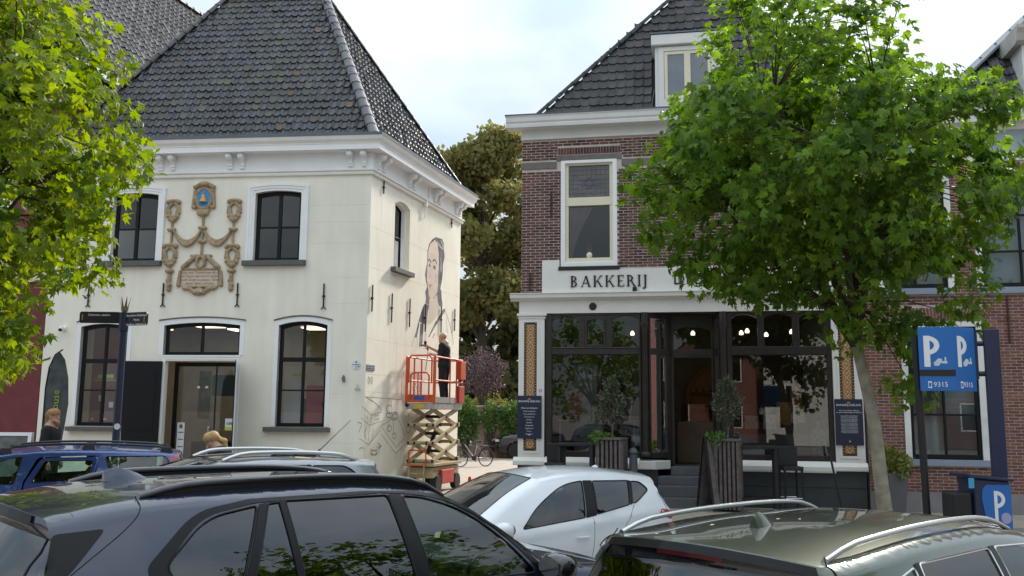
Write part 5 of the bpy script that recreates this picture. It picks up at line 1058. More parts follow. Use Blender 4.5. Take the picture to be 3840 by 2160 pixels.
# ------------------------------------------------------------------ cars
m_tyre = M('tyre', (.015, .015, .015), .85); m_rim = M('alloy', (.45, .45, .46), .3, .9); m_trim = M('black_trim', (.006, .006, .007), .32, spec=.25)
m_gap = M('panel_gap', (.004, .004, .004), .8); m_chrome = M('chrome', (.62, .62, .62), .12, 1., var=.02); m_seat = M('seat_cloth', (.03, .03, .032), .8)
m_tail = M('tail_lamp', (.38, .012, .015), .12, var=.1, coat=1.); m_plast = M('dark_plastic', (.02, .02, .022), .55)
g_car = glass('car_glass', (.70, .86, .81), 1.75); g_priv = glass('privacy_glass', (.10, .12, .12), 1.8)
def paint(name, c, metal=.35, rough=.32): return M(name, c, rough, metal, var=.04, coat=1.)
class Car:
    def __init__(s, name, label, loc, hd, P, group='parked cars'):
        s.P = P; s.t = thing(name, label, 'car', loc, hd, group)
        s.w = P['w']; s.zb = P['belt']       # belt: (x_rear, z_rear, x_front, z_front)
        # top outline control points, front to rear: (x, z, bow_x, bow_z), split in pieces
        s.pieces = {}; s.seq = []
        for nm, pts, sub in P['outline']:
            q = catmull([Vector((p[0], p[1], p[2], p[3])) if False else Vector(p) for p in pts], sub)
            s.pieces[nm] = q
        full = []
        for nm, pts, sub in P['outline']:
            q = s.pieces[nm]; full += q if not full else q[1:]
            s.seq.append((nm, len(full)))
        s.top = full
    def beltz(s, x):
        a, b, c, d = s.zb; t = max(0, min(1, (x-a)/(c-a))); return b+(d-b)*t
    def plan(s, x):
        P = s.P; f, r = P['xf'], P['xr']; k = 1.
        if x > f: k -= P.get('tf', .10)*((x-f)/(P['x1']-f))**2
        if x < r: k -= P.get('tr', .07)*((r-x)/(r-P['x0']))**2
        return s.w*k
    def topz(s, x):
        best = -9
        for i in range(len(s.top)-1):
            a, b = s.top[i], s.top[i+1]
            lo, hi = min(a.x, b.x), max(a.x, b.x)
            if lo-1e-6 <= x <= hi+1e-6:
                t = 0 if hi-lo < 1e-6 else (x-a.x)/(b.x-a.x); best = max(best, a.y+(b.y-a.y)*t)
        return best
    def W(s, x, z):
        P = s.P; w = s.plan(x); zb = s.beltz(x)
        if z > zb: d = z-zb; w -= P.get('k1', .40)*d+P.get('k2', .28)*d*d
        else:
            d = (zb-z)/zb; w -= .16*d*d*s.w*.6-.035*math.sin(math.pi*min(1, d*1.6))
            w += .02*math.exp(-((z-(zb-.12))/.05)**2)*P.get('crease', 1)
        zt = s.topz(x)
        if zt > -5:
            rf = P.get('rf', .075); dz = zt-z
            if dz < rf: q = 1-max(0, dz)/rf; w -= rf*(1-math.sqrt(max(0, 1-q*q)))*.9
        return max(.05, w)
    def sp(s, x, z, side, off=0.): return (x, side*(s.W(x, z)+off), z)
    def poly(s, pts, rnd_=0, sub=5):
        """smooth-cornered loop"""
        out = []; n = len(pts)
        for i in range(n):
            p = Vector(pts[i][:2]); r_ = pts[i][2] if len(pts[i]) > 2 else .03
            a = Vector(pts[i-1][:2]); b = Vector(pts[(i+1) % n][:2]); da = (a-p); db = (b-p); ra = min(r_, da.length*.45); rb = min(r_, db.length*.45)
            pa = p+da.normalized()*ra; pb = p+db.normalized()*rb
            for k in range(sub+1): t = k/sub; q = pa*(1-t)**2+p*2*t*(1-t)+pb*t*t; out.append((q.x, q.y))
        # resample long edges
        res = []
        for i in range(len(out)):
            a = Vector(out[i]); b = Vector(out[(i+1) % len(out)]); k = max(1, int((b-a).length/.06))
            for j in range(k): res.append(tuple(a.lerp(b, j/k)))
        return res
    def strip(s, name, pts, width, mat, parent, sides=(-1, 1), off=.003, closed=False, r=None):
        for sd in sides:
            P3 = [s.sp(x, z, sd, off) for x, z in pts]
            mb = MB(); mb.tube(P3, r or width/2, 6, closed=closed); mb.build(name, mat, parent, smooth=50)
    def patch(s, name, loop, mat, parent, sides=(-1, 1), off=.003, grid=.05, label=None):
        xs = [p[0] for p in loop]; zs = [p[1] for p in loop]; pts = []
        x = min(xs)+grid*.5
        while x < max(xs):
            z = min(zs)+grid*.5
            while z < max(zs):
                if inpoly((x, z), loop) and min((x-a)**2+(z-b)**2 for a, b in loop) > (grid*.5)**2: pts.append((x, z))
                z += grid
            x += grid
        vs, fs = cdt(loop, (), pts); r_ = []
        for sd in sides:
            mb = MB(); mb.add([s.sp(x, z, sd, off) for x, z in vs], fs if sd < 0 else [f[::-1] for f in fs])
            r_.append(mb.build(name, mat, parent, smooth=60, fix=False))
        return r_
    def build(s):
        P = s.P; t = s.t; pm = P['paint']
        top2 = [(p.x, p.y) for p in s.top]
        # lower edge with wheel arches, from rear to front
        lowz = P.get('lowz', .24); bot = []; wr = P.get('wr', .40)
        x0, x1 = top2[-1][0], top2[0][0]
        for xc in P['wheels']:
            n = 14
            zc = P.get('rad', .34); a0 = math.asin(max(-1, min(1, (lowz-zc)/wr)))
            bot += [(xc-wr*math.cos(a0+(math.pi-2*a0)*k/n), zc+wr*math.sin(a0+(math.pi-2*a0)*k/n)) for k in range(n+1)]
        loop = top2+[(x0+.12, lowz)]+bot+[(x1-.12, lowz)]
        holes = [s.poly(w_) for w_ in P['windows']]+([s.poly(P['door_hole'])] if 'door_hole' in P else [])
        g = .055; pts = []
        xs = [p[0] for p in loop]; x = min(xs)+g/2
        while x < max(xs):
            z = .2
            ztx = s.topz(x)
            while z < 1.95:
                if z < ztx-.15 and inpoly((x, z), loop) and not any(inpoly((x, z), h) for h in holes) and min((x-a)**2+(z-b)**2 for l_ in (loop, *holes) for a, b in l_) > (g*.45)**2: pts.append((x, z))
                z += g
            x += g
        hl_open = holes
        x = min(xs)+.03
        while x < max(xs)-.03:      # extra rows so that the shoulder radius is smooth
            zt = s.topz(x)
            for dz in (.010, .024, .042, .064, .090, .120):
                p = (x, zt-dz)
                if zt > .5 and inpoly(p, loop) and not any(inpoly(p, h) for h in holes) and min((p[0]-a)**2+(p[1]-b)**2 for h in holes for a, b in h) > .0003: pts.append(p)
            x += .04
        vs, fs = cdt(loop, hl_open, pts)
        mb = MB()
        for sd in (-1, 1): mb.add([s.sp(x, z, sd) for x, z in vs], fs if sd < 0 else [f[::-1] for f in fs])
        # top strips
        fr = [-1, -.96, -.9, -.75, -.55, -.3, 0, .3, .55, .75, .9, .96, 1]
        idx = {}; k = 0
        for nm, e in s.seq: idx[nm] = (k, e-1); k = e-1
        def surf(i, f):
            p = s.top[i]; w = s.W(p.x, p.y); c = 1-f*f; return (p.x+p.z*c, f*w, p.y+s.bz[i]*c)
        def region(nm, i, j):
            if nm not in idx: return False
            a, b = idx[nm]; return a <= i < b and 2 <= j < len(fr)-3
        n = len(fr); V = [surf(i, f) for i in range(len(s.top)) for f in fr]
        F = [(i*n+j, (i+1)*n+j, (i+1)*n+j+1, i*n+j+1) for i in range(len(s.top)-1) for j in range(n-1) if not region('windscreen', i, j) and not region('rear_window', i, j)]
        mb.add(V, F)
        body = mb.build('body', pm, t, smooth=50); wn = body.modifiers.new('normals', 'WEIGHTED_NORMAL'); wn.keep_sharp = True; wn.weight = 80
        for nm, gl in (('windscreen', P.get('gw', g_car)), ('rear_window', P.get('gr', g_priv))):
            if nm in idx:
                a, b = idx[nm]; gm = MB(); gm.grid(lambda i, f: surf(i, f), list(range(a, b+1)), fr[2:-2]); gm.build(nm, gl, t, smooth=60)
                if P.get('seal', True):
                    lp = [surf(a, f) for f in fr[2:-2]]+[surf(i, fr[-3]) for i in range(a, b+1)]+[surf(b, f) for f in fr[2:-2][::-1]]+[surf(i, fr[2]) for i in range(b, a-1, -1)]
                    sm = MB(); sm.tube(lp, .007, 5, closed=True); sm.build('seal', m_trim, t, smooth=60)
        s.surf = surf; s.idx = idx; s.fr = fr
        for k, w_ in enumerate(P['windows']):
            lp = s.poly(w_); gl = P['wglass'][k]; s.patch('side_window', lp, gl, t, off=-.006, grid=.09)
            s.strip('window_trim', lp, .014, P.get('wtrim', m_trim), t, off=.0, closed=True)
        for lp in P.get('pillars', ()): s.patch('pillar_trim', s.poly(lp), m_trim, t, off=.005, grid=.03)
        for lp in P.get('gaps', ()): s.strip('panel_gap', [tuple(q[:2]) for q in catmull([Vector((a, b, 0)) for a, b in lp], 6)], .007, m_gap, t, off=-.001)
        for lp, mt in P.get('lamps', ()): s.patch('tail_lamp', s.poly(lp), mt, t, off=.004)
        # wheels
        rad = P.get('rad', .34)
        for xc in P['wheels']:
            for sd in (-1, 1):
                yc = sd*(s.w-.14)
                mb = MB(); mb.lathe([(rad-.10, -.1), (rad-.02, -.105), (rad, -.08), (rad, .08), (rad-.02, .105), (rad-.10, .1)], 28, (xc, yc, rad), 'y'); wh = mb.build('wheel', m_tyre, t, smooth=40)
                mb = MB(); mb.lathe([(rad-.10, -.08), (rad-.10, .09*1), (rad-.13, .07), (rad-.13, -.06)], 24, (xc, yc, rad), 'y')
                for k in range(5):
                    a = 2*math.pi*k/5; mb.beam((xc, yc+sd*.07, rad), (xc+(rad-.12)*math.cos(a), yc+sd*.08, rad+(rad-.12)*math.sin(a)), .05, .03, (0, 1, 0))
                mb.lathe([(0, -.05), (.06, -.05), (.06, .08), (0, .085)], 12, (xc, yc, rad), 'y'); mb.build('rim', P.get('rimmat', m_rim), wh)
            mb = MB(); n = 16
            for sd in (-1, 1):
                mb.grid(lambda a, y: (xc+wr*.995*math.cos(a), sd*y, rad+wr*.995*math.sin(a)), [math.pi*k/n for k in range(n+1)], [s.w-.42, s.w-.03])
            mb.build('wheel_arch_liner', m_plast, t)
        # cabin
        zf = .42; xa, xb = P['cabin']
        mb = MB(); mb.box(xa-.25, xb+.5, -s.w+.12, s.w-.12, .30, zf); mb.build('cabin_floor', m_seat, t)
        zs = s.beltz(0)
        for (x, ys) in P['seats']:
            for y in ys:
                mb = MB(lambda p, x=x, y=y: Vector((x+p[0], y+p[1], p[2])))
                mb.prism([(-.05, zs-.62), (.42, zs-.62), (.46, zs-.55), (.40, zs-.46), (.06, zs-.50), (-.10, zs+.14), (-.16, zs+.18), (-.22, zs+.14), (-.12, zs-.5)], -.23, .23); so_ = mb.build('seat', P.get('seatmat', m_seat), t, bevel=.03)
                mb = MB(lambda p, x=x, y=y: Vector((x+p[0], y+p[1], p[2]))); mb.prism([(-.15, zs+.24), (-.11, zs+.27), (-.13, zs+.40), (-.17, zs+.42), (-.22, zs+.40), (-.21, zs+.26)], -.13, .13); mb.tube([(-.16, -.06, zs+.14), (-.165, -.06, zs+.28)], .007, 5); mb.tube([(-.16, .06, zs+.14), (-.165, .06, zs+.28)], .007, 5); mb.build('headrest', P.get('seatmat', m_seat), so_, bevel=.02)
        xd = xb; mb = MB(); mb.prism([(xd-.05, zs-.25), (xd+.55, zs-.2), (xd+.55, zs-.03), (xd+.25, zs+.02), (xd+.0, zs-.02)], -s.w+.16, s.w-.16); mb.build('dashboard', m_plast, t, bevel=.02)
        mb = MB(); yw = .38*P.get('drive', 1); mb.tube([(xd-.12+.05*math.sin(a)*-1, yw+.18*math.cos(a), zs-.03+.17*math.sin(a)) for a in [2*math.pi*k/20 for k in range(20)]], .014, 6, closed=True); mb.beam((xd-.12, yw-.17, zs-.03), (xd-.12, yw+.17, zs-.03), .05, .03); mb.tube([(xd-.12, yw, zs-.03), (xd+.1, yw, zs-.12)], .03); mb.build('steering_wheel', m_plast, t, smooth=40)
        xm = P.get('mirror_x', xb+.35)
        zm = s.beltz(xm)+P.get('mirror_dz', .10)
        for sd in (-1, 1):
            yb = s.W(xm, s.beltz(xm)); 
            prof = [(-.10, .55), (-.07, .95), (0, 1.), (.06, .85), (.10, .5), (.115, .15)]
            rings = []
            for dx, k in prof: rings.append([Vector((xm+dx-.05, sd*(yb+.15+.125*k*math.copysign(abs(math.cos(a))**.7, math.cos(a))), zm+.085*k*math.copysign(abs(math.sin(a))**.7, math.sin(a))-.01)) for a in [2*math.pi*q/16 for q in range(16)]])
            mb = MB(); mb.loft(rings); mi = mb.build('door_mirror', P.get('mirrormat', pm), t, smooth=60)
            mb = MB(); mb.prism([(xm-.05, zm-.07), (xm+.06, zm-.07), (xm+.04, zm-.02), (xm-.03, zm-.02)], sd*(yb-.03), sd*(yb+.08)); mb.build('mirror_foot', m_trim, mi)
            mb = MB(); mb.add([(xm-.152, sd*(yb+.15)+.10*math.cos(a), zm-.01+.065*math.sin(a)) for a in [2*math.pi*q/14 for q in range(14)]], [tuple(range(14))]); mb.build('mirror_glass', m_chrome, mi)
        # front and rear furniture
        xf = s.top[0].x; fb = P.get('face', {})
        zl = P.get('lampz', .72)
        for sd in (-1, 1):
            i = min(range(idx['nose'][0], idx['nose'][1]+1), key=lambda q_: abs(s.top[q_].y-zl))
            mb = MB(); mb.grid(lambda a, f: tuple(Vector(surf(i, sd*f))+Vector((.012, 0, a))), [-.05, 0, .05], [.55, .65, .75, .85, .95]); mb.build('headlamp', M('headlamp', (.7, .72, .75), .08, var=.02), t, smooth=60)
        i = min(range(idx['nose'][0], idx['nose'][1]+1), key=lambda q_: abs(s.top[q_].y-(zl-.12)))
        mb = MB(); mb.grid(lambda a, f: tuple(Vector(surf(i, f))+Vector((.014, 0, a))), [-.08, .08], [-.5, -.25, 0, .25, .5]); mb.build('grille', m_trim, t)
        i = min(range(idx['tail'][0], idx['tail'][1]+1), key=lambda q_: abs(s.top[q_].y-P.get('platez', .75)))
        c_ = Vector(surf(i, 0)); mb = MB(); mb.box(c_.x-.02, c_.x+.005, -.26, .26, c_.z-.055, c_.z+.055); mb.build('number_plate', M('plate_yellow', (.7, .5, .05), .4), t)
        for sd in (-1, 1):
            for (xh, zh) in P.get('handles', ()):
                mb = MB(); mb.tube([s.sp(xh-.09, zh, sd, .012), s.sp(xh-.06, zh, sd, .04), s.sp(xh+.06, zh, sd, .04), s.sp(xh+.09, zh, sd, .012)], .012, 6); mb.build('door_handle', P.get('handlemat', pm), t, smooth=60)
        return s
    def rails(s, x0, x1, inset, h, mat, r=.018, foot=.12, flush=False):
        for sd in (-1, 1):
            pts = []; n = 16
            for k in range(n+1):
                tt = k/n; x = x0+(x1-x0)*tt; zt = s.topz(x); w = s.W(x, zt)-inset
                lift = h*min(1, (1-abs(2*tt-1))/foot) if foot else h
                lift = h*math.sin(min(1, (1-abs(2*tt-1))/foot)*math.pi/2)
                pts.append((x, sd*w, zt+lift+.01))
            mb = MB()
            rings = [[Vector(p)+Vector((0, r*1.25*math.cos(a), r*math.sin(a))) for a in [2*math.pi*q/10 for q in range(10)]] for p in pts]
            mb.loft(rings); rl = mb.build('roof_rail', mat, s.t, smooth=60)
            if flush:
                mb = MB()
                for k in range(n): a, b = pts[k], pts[k+1]; za, zb_ = s.topz(a[0]), s.topz(b[0]); mb.add([a, b, (b[0], b[1], zb_-.03), (a[0], a[1], za-.03)], [(0,1,2,3)])
                mb.build('rail_base', m_trim, rl)
    def fin(s, x, mat, L=.2, h=.07):
        z = s.topz(x)+s.P['crown']; mb = MB()
        rings = []
        for t_, k in ((0, .05), (.25, .55), (.5, .85), (.7, 1.), (.9, .95), (1, .75)):
            xx = x+L/2-L*t_; ww = .028*(1-.35*abs(t_-.6)); rings.append([Vector((xx, ww*1.3*c, z+h*k*v-.006)) for c, v in ((-1, 0), (-.75, .25), (-.3, .8), (0, 1), (.3, .8), (.75, .25), (1, 0))])
        mb.loft(rings); mb.build('roof_antenna', mat, s.t, smooth=50)
def mkcar(name, label, loc, hd, P):
    P['outline'] = [(nm, [Vector((p[0], p[1], p[2] if len(p) > 2 else 0)) for p in pts], sub) for nm, pts, sub in P['outline0']]
    c = Car(name, label, loc, hd, P)
    # interpolate bow_z separately
    bz = []
    for nm, pts, sub in P['outline0']:
        q = catmull([Vector((p[3] if len(p) > 3 else 0, 0, 0)) for p in pts], sub); bz += [v.x for v in (q if not bz else q[1:])]
    c.bz = bz
    return c.build()

# ---- dark blue SUV, nearest
m_bm = paint('midnight_blue_paint', (.013, .018, .042), .35, .28)
suv = mkcar('parked_car', 'dark blue SUV with black roof rails, nearest the camera', (-1.11, 6.43, -.285), R(41), dict(
    w=.96, belt=(-1.7, 1.28, 1.1, 1.12), xf=.9, xr=-1.2, x0=-2.2, x1=2.3, tf=.12, tr=.11, crown=.05, paint=m_bm, rf=.07, k1=.36, k2=.30,
    outline0=[('nose', [(2.22, .30, .16), (2.28, .55, .18), (2.26, .80, .18), (2.15, .98, .16)], 4), ('bonnet', [(2.15, .98, .16), (1.7, 1.10, .06, .03), (1.05, 1.16, .14, .02)], 8),
              ('windscreen', [(1.05, 1.16, .14, .02), (.62, 1.465, .12, .03), (.22, 1.68, .08, .04)], 6), ('roof', [(.22, 1.68, .08, .04), (-.3, 1.732, .0, .05), (-1.0, 1.74, 0, .05), (-1.66, 1.722, -.0, .05), (-2.12, 1.655, -.10, .05)], 14),
              ('spoiler', [(-2.12, 1.655, -.10, .05), (-2.13, 1.61, -.11, .05)], 2), ('rear_window', [(-2.06, 1.585, -.10, .05), (-2.20, 1.32, -.15, .02), (-2.28, 1.17, -.17, .0)], 5),
              ('tail', [(-2.28, 1.17, -.17), (-2.32, .95, -.17), (-2.34, .62, -.17), (-2.28, .32, -.15)], 5)],
    windows=[[(-1.60, 1.40, .06), (-1.52, 1.30, .05), (-1.21, 1.265, .02), (-1.05, 1.665, .03), (-1.36, 1.62, .12)], [(-1.15, 1.255, .01), (-.87, 1.235, .01), (-.91, 1.675, .01), (-.985, 1.67, .02)],
             [(-.835, 1.23, .01), (-.09, 1.165, .02), (-.165, 1.675, .03), (-.875, 1.68, .01)], [(.02, 1.16, .02), (.88, 1.13, .05), (.66, 1.36, .2), (.40, 1.55, .3), (.12, 1.645, .2), (-.06, 1.665, .03)]],
    wglass=[g_priv, g_priv, g_priv, g_car], wheels=(-1.40, 1.42), rad=.37, wr=.43, cabin=(-1.5, .55), seats=[(.15, (-.40, .40)), (-.75, (-.42, 0, .42))],
    pillars=[[(-1.20, 1.255, .01), (-1.155, 1.25, .01), (-.99, 1.675, .01), (-1.04, 1.672, .01)], [(-.865, 1.225, .01), (-.84, 1.225, .01), (-.88, 1.685, .01), (-.905, 1.682, .01)], [(-.085, 1.155, .01), (.015, 1.15, .01), (-.065, 1.675, .01), (-.16, 1.682, .01)],
             [(-1.70, 1.40, .06), (-1.60, 1.255, .06), (-1.22, 1.235, .01), (-1.215, 1.262, .01), (-1.52, 1.295, .05), (-1.605, 1.40, .05), (-1.38, 1.63, .12), (-1.06, 1.68, .02), (-.2, 1.69, .02), (.12, 1.662, .2), (.42, 1.568, .2), (.70, 1.36, .2), (.92, 1.13, .02), (.98, 1.12, .02), (.75, 1.37, .2), (.45, 1.59, .2), (.14, 1.685, .2), (-.3, 1.705, .02), (-1.1, 1.70, .02), (-1.42, 1.655, .12)]],
    gaps=[[(-1.68, 1.74), (-1.69, 1.67), (-1.78, 1.58), (-2.05, 1.38), (-2.2, 1.22)], [(-.10, 1.15), (-.12, .9), (-.10, .35)], [(-1.18, 1.24), (-1.1, .95), (-.98, .75)], [(1.0, 1.1), (1.02, .8), (.95, .35)]],
    lamps=[([(-2.30, 1.02, .02), (-1.98, 1.04, .04), (-2.0, .93, .03), (-2.32, .88, .02)], m_tail)], mirror_x=1.0, mirror_dz=.07, mirrormat=M('gloss_black', (.008, .008, .01), .08, coat=1.), handles=((-1.02, .98), (.12, .95)), seatmat=M('pale_seat', (.10, .10, .10), .7)))
suv.rails(-1.66, .32, .035, .045, M('gloss_black', (.008, .008, .01), .08, coat=1.), r=.02, foot=.35, flush=True)
suv.fin(-1.52, m_bm, .26, .075)
suv.patch('spoiler_fin', suv.poly([(-2.10, 1.585, .03), (-1.86, 1.60, .03), (-2.02, 1.42, .03), (-2.16, 1.30, .03)]), m_trim, suv.t, off=.006)
mb = MB(); mb.grid(lambda i, f: tuple(Vector(suv.surf(i, f))+Vector((-.012, 0, .002))), [suv.idx['spoiler'][0]+k for k in range(3)], suv.fr[2:-2]); mb.build('spoiler_edge', m_trim, suv.t)
# demister lines in the quarter glass
for k in range(8):
    z = 1.33+k*.038; mb = MB(); mb.tube([suv.sp(x, z+.006*(x+1.4)*-3, -1, -.012) for x in (-1.54+max(0, (k-2)*.022), -1.3, -1.22+.014*k)], .0016, 4); mb.build('demister_line', M('demister', (.42, .40, .36), .5), suv.t)

# ---- green SUV, near right
m_gr = paint('olive_metallic_paint', (.10, .112, .088), .6, .28)
suv2 = mkcar('parked_car', 'olive green SUV with silver roof rails at the lower right', (2.6, 6.16, -.35), R(39.7), dict(
    w=.93, belt=(-1.8, 1.17, 1.0, 1.04), xf=.9, xr=-1.2, x0=-2.2, x1=2.2, tf=.12, tr=.06, crown=.045, paint=m_gr, rf=.06, k1=.30, k2=.26,
    outline0=[('nose', [(2.12, .30, .14), (2.16, .55, .16), (2.12, .80, .16), (2.03, .93, .14)], 4), ('bonnet', [(2.03, .93, .14), (1.6, 1.04, .06, .03), (.98, 1.10, .14, .02)], 8),
              ('windscreen', [(.98, 1.10, .14, .02), (.55, 1.38, .12, .03), (.15, 1.555, .08, .04)], 6), ('roof', [(.15, 1.555, .08, .04), (-.4, 1.615, .0, .045), (-1.2, 1.615, 0, .045), (-1.9, 1.575, -.0, .045), (-2.06, 1.555, -.10, .045)], 14),
              ('spoiler', [(-2.06, 1.555, -.10, .045), (-2.075, 1.515, -.11, .045)], 2), ('rear_window', [(-2.04, 1.505, -.10, .04), (-2.14, 1.28, -.15, .02), (-2.20, 1.10, -.17, .0)], 5),
              ('tail', [(-2.20, 1.10, -.17), (-2.26, .92, -.17), (-2.26, .62, -.17), (-2.2, .32, -.15)], 5)],
    windows=[[(-1.88, 1.24, .03), (-1.46, 1.20, .02), (-1.42, 1.51, .03), (-1.62, 1.47, .06)], [(-1.40, 1.195, .02), (-.50, 1.13, .02), (-.52, 1.525, .03), (-1.36, 1.52, .02)], [(-.42, 1.12, .02), (.78, 1.06, .04), (.40, 1.34, .2), (.10, 1.50, .1), (-.44, 1.525, .03)]],
    wglass=[g_priv, g_priv, g_car], wheels=(-1.35, 1.32), rad=.35, wr=.41, cabin=(-1.5, .50), seats=[(.10, (-.38, .38)), (-.80, (-.40, 0, .40))], wtrim=m_chrome,
    pillars=[[(-1.455, 1.19, .01), (-1.405, 1.185, .01), (-1.365, 1.53, .01), (-1.415, 1.525, .01)], [(-.495, 1.12, .01), (-.425, 1.115, .01), (-.445, 1.535, .01), (-.515, 1.535, .01)]],
    gaps=[[(-2.02, 1.60), (-2.04, 1.55), (-2.10, 1.42), (-2.2, 1.22)], [(-.46, 1.1), (-.48, .85), (-.45, .35)], [(-1.43, 1.18), (-1.3, .95), (-1.05, .75)]],
    lamps=[([(-2.24, 1.0, .02), (-1.86, 1.03, .04), (-1.88, .92, .03), (-2.25, .86, .02)], m_tail)], mirror_x=.92, handles=((-1.2, .95), (-.1, .9)), platez=.62))
m_rail = M('satin_rail', (.55, .55, .54), .3, 1., var=.02)
suv2.rails(-2.0, .05, .03, .044, m_rail, r=.015, foot=.3); suv2.fin(-1.55, m_gr, .17, .085)
mb = MB(); mb.grid(lambda i, f: tuple(Vector(suv2.surf(i, f))+Vector((-.012, 0, -.004))), [suv2.idx['spoiler'][0]+k for k in range(3)], suv2.fr[1:-1]); mb.build('spoiler_edge', m_trim, suv2.t)
i0 = suv2.idx['spoiler'][1]; mb = MB(); mb.grid(lambda a, f: tuple(Vector(suv2.surf(i0, f))+Vector((-.022, 0, a-.014))), [-.010, .010], [-.3, 0, .3]); mb.build('brake_lamp', M('dim_red', (.06, .006, .008), .2), suv2.t)

# ---- white hatchback
m_wh = paint('white_paint_car', (.72, .74, .76), 0., .3)
hat = mkcar('parked_car', 'white hatchback with dark side windows parked in the middle row', (.07, 11.16, -.207), R(212.8), dict(
    w=.87, belt=(-1.6, 1.09, 1.0, .88), xf=.7, xr=-1.0, x0=-1.9, x1=1.95, tf=.14, tr=.14, crown=.05, paint=m_wh, rf=.08, k1=.38, k2=.35,
    outline0=[('nose', [(1.86, .26, .18), (1.90, .5, .2), (1.84, .72, .2), (1.70, .84, .16)], 4), ('bonnet', [(1.70, .84, .16), (1.35, .95, .08, .03), (.95, 1.0, .14, .02)], 8),
              ('windscreen', [(.95, 1.0, .14, .02), (.50, 1.24, .12, .03), (.10, 1.40, .08, .04)], 6), ('roof', [(.10, 1.40, .08, .04), (-.35, 1.455, .0, .05), (-.95, 1.46, 0, .05), (-1.45, 1.41, 0, .05), (-1.72, 1.375, -.06, .05)], 14),
              ('spoiler', [(-1.72, 1.375, -.06, .05), (-1.74, 1.335, -.08, .04)], 2), ('rear_window', [(-1.66, 1.31, -.08, .04), (-1.78, 1.17, -.12, .02), (-1.86, 1.06, -.14, .0)], 5),
              ('tail', [(-1.86, 1.06, -.14), (-1.95, .93, -.15), (-1.96, .6, -.16), (-1.88, .28, -.14)], 5)],
    windows=[[(-1.54, 1.235, .05), (-1.26, 1.09, .08), (-1.20, 1.09, .02), (-1.28, 1.345, .02), (-1.42, 1.335, .06)], [(-1.15, 1.075, .03), (-.62, .985, .02), (-.68, 1.365, .02), (-1.23, 1.355, .02)], [(-.43, .955, .02), (.48, .87, .04), (.25, 1.09, .2), (-.10, 1.28, .25), (-.30, 1.345, .15), (-.52, 1.37, .02)]],
    wglass=[g_priv, g_priv, g_car], wheels=(-1.28, 1.25), rad=.31, wr=.36, cabin=(-1.2, .45), seats=[(.0, (-.36, .36)), (-.80, (-.36, .36))],
    pillars=[[(-.61, .975, .01), (-.44, .95, .01), (-.53, 1.375, .01), (-.67, 1.372, .01)], [(-1.195, 1.08, .01), (-1.155, 1.07, .01), (-1.235, 1.36, .01), (-1.275, 1.35, .01)]],
    gaps=[[(-.55, .95), (-.56, .7), (-.52, .3)], [(-1.22, 1.07), (-1.1, .9), (-.95, .7)], [(.62, .85), (.64, .6), (.6, .3)], [(-1.70, 1.32), (-1.76, 1.12), (-1.84, .95)]],
    lamps=[([(-1.95, .96, .02), (-1.70, 1.0, .04), (-1.66, .93, .04), (-1.93, .85, .02)], m_tail)], mirror_x=.88, mirror_dz=.02, handles=((-.38, .74),), platez=.6, lampz=.66))
hat.t.scale = (.95, .95, .97)
hat.fin(-1.25, m_wh, .10, .03)

# ---- silver crossover
m_si = paint('silver_paint', (.27, .275, .28), .7, .3)
xov = mkcar('parked_car', 'silver crossover with silver roof rails and thin whip aerial', (-3.64, 11.1, -.20), R(215), dict(
    w=.89, belt=(-1.6, 1.28, 1.0, 1.02), xf=.8, xr=-1.0, x0=-2.0, x1=2.0, tf=.14, tr=.12, crown=.04, paint=m_si, rf=.07,
    outline0=[('nose', [(1.92, .28, .16), (1.97, .55, .18), (1.92, .80, .18), (1.80, .93, .15)], 4), ('bonnet', [(1.80, .93, .15), (1.45, 1.05, .07, .03), (1.05, 1.10, .14, .02)], 8),
              ('windscreen', [(1.05, 1.10, .14, .02), (.55, 1.36, .12, .03), (.05, 1.515, .08, .04)], 6), ('roof', [(.05, 1.515, .08, .04), (-.4, 1.545, .0, .04), (-1.0, 1.54, 0, .04), (-1.6, 1.50, 0, .04), (-1.90, 1.475, -.08, .03)], 14),
              ('spoiler', [(-1.90, 1.475, -.08, .03), (-1.91, 1.44, -.09, .03)], 2), ('rear_window', [(-1.85, 1.43, -.09, .03), (-1.95, 1.25, -.13, .02), (-2.0, 1.13, -.15, .0)], 5),
              ('tail', [(-2.0, 1.13, -.15), (-2.06, .95, -.16), (-2.06, .62, -.16), (-1.98, .30, -.14)], 5)],
    windows=[[(-1.62, 1.30, .04), (-1.0, 1.24, .02), (-1.0, 1.46, .04), (-1.45, 1.45, .10)], [(-.93, 1.23, .02), (-.20, 1.15, .02), (-.22, 1.47, .03), (-.93, 1.465, .02)], [(-.12, 1.14, .02), (.75, 1.05, .04), (.42, 1.28, .2), (.05, 1.43, .2), (-.14, 1.47, .03)]],
    wglass=[g_priv, g_priv, g_car], wheels=(-1.28, 1.30), rad=.34, wr=.39, cabin=(-1.3, .5), seats=[(.05, (-.38, .38)), (-.80, (-.38, .38))], pillars=[[(-.995, 1.23, .01), (-.935, 1.22, .01), (-.935, 1.475, .01), (-.995, 1.47, .01)], [(-.195, 1.14, .01), (-.125, 1.13, .01), (-.145, 1.48, .01), (-.215, 1.48, .01)]],
    gaps=[[(-.16, 1.12), (-.16, .8), (-.14, .35)], [(-1.80, 1.44), (-1.9, 1.25), (-2.0, 1.1)]], lamps=[([(-2.02, 1.10, .02), (-1.78, 1.14, .04), (-1.80, .95, .04), (-2.04, .90, .02)], m_tail)], mirror_x=.8, handles=((-.6, .98), (.2, .95))))
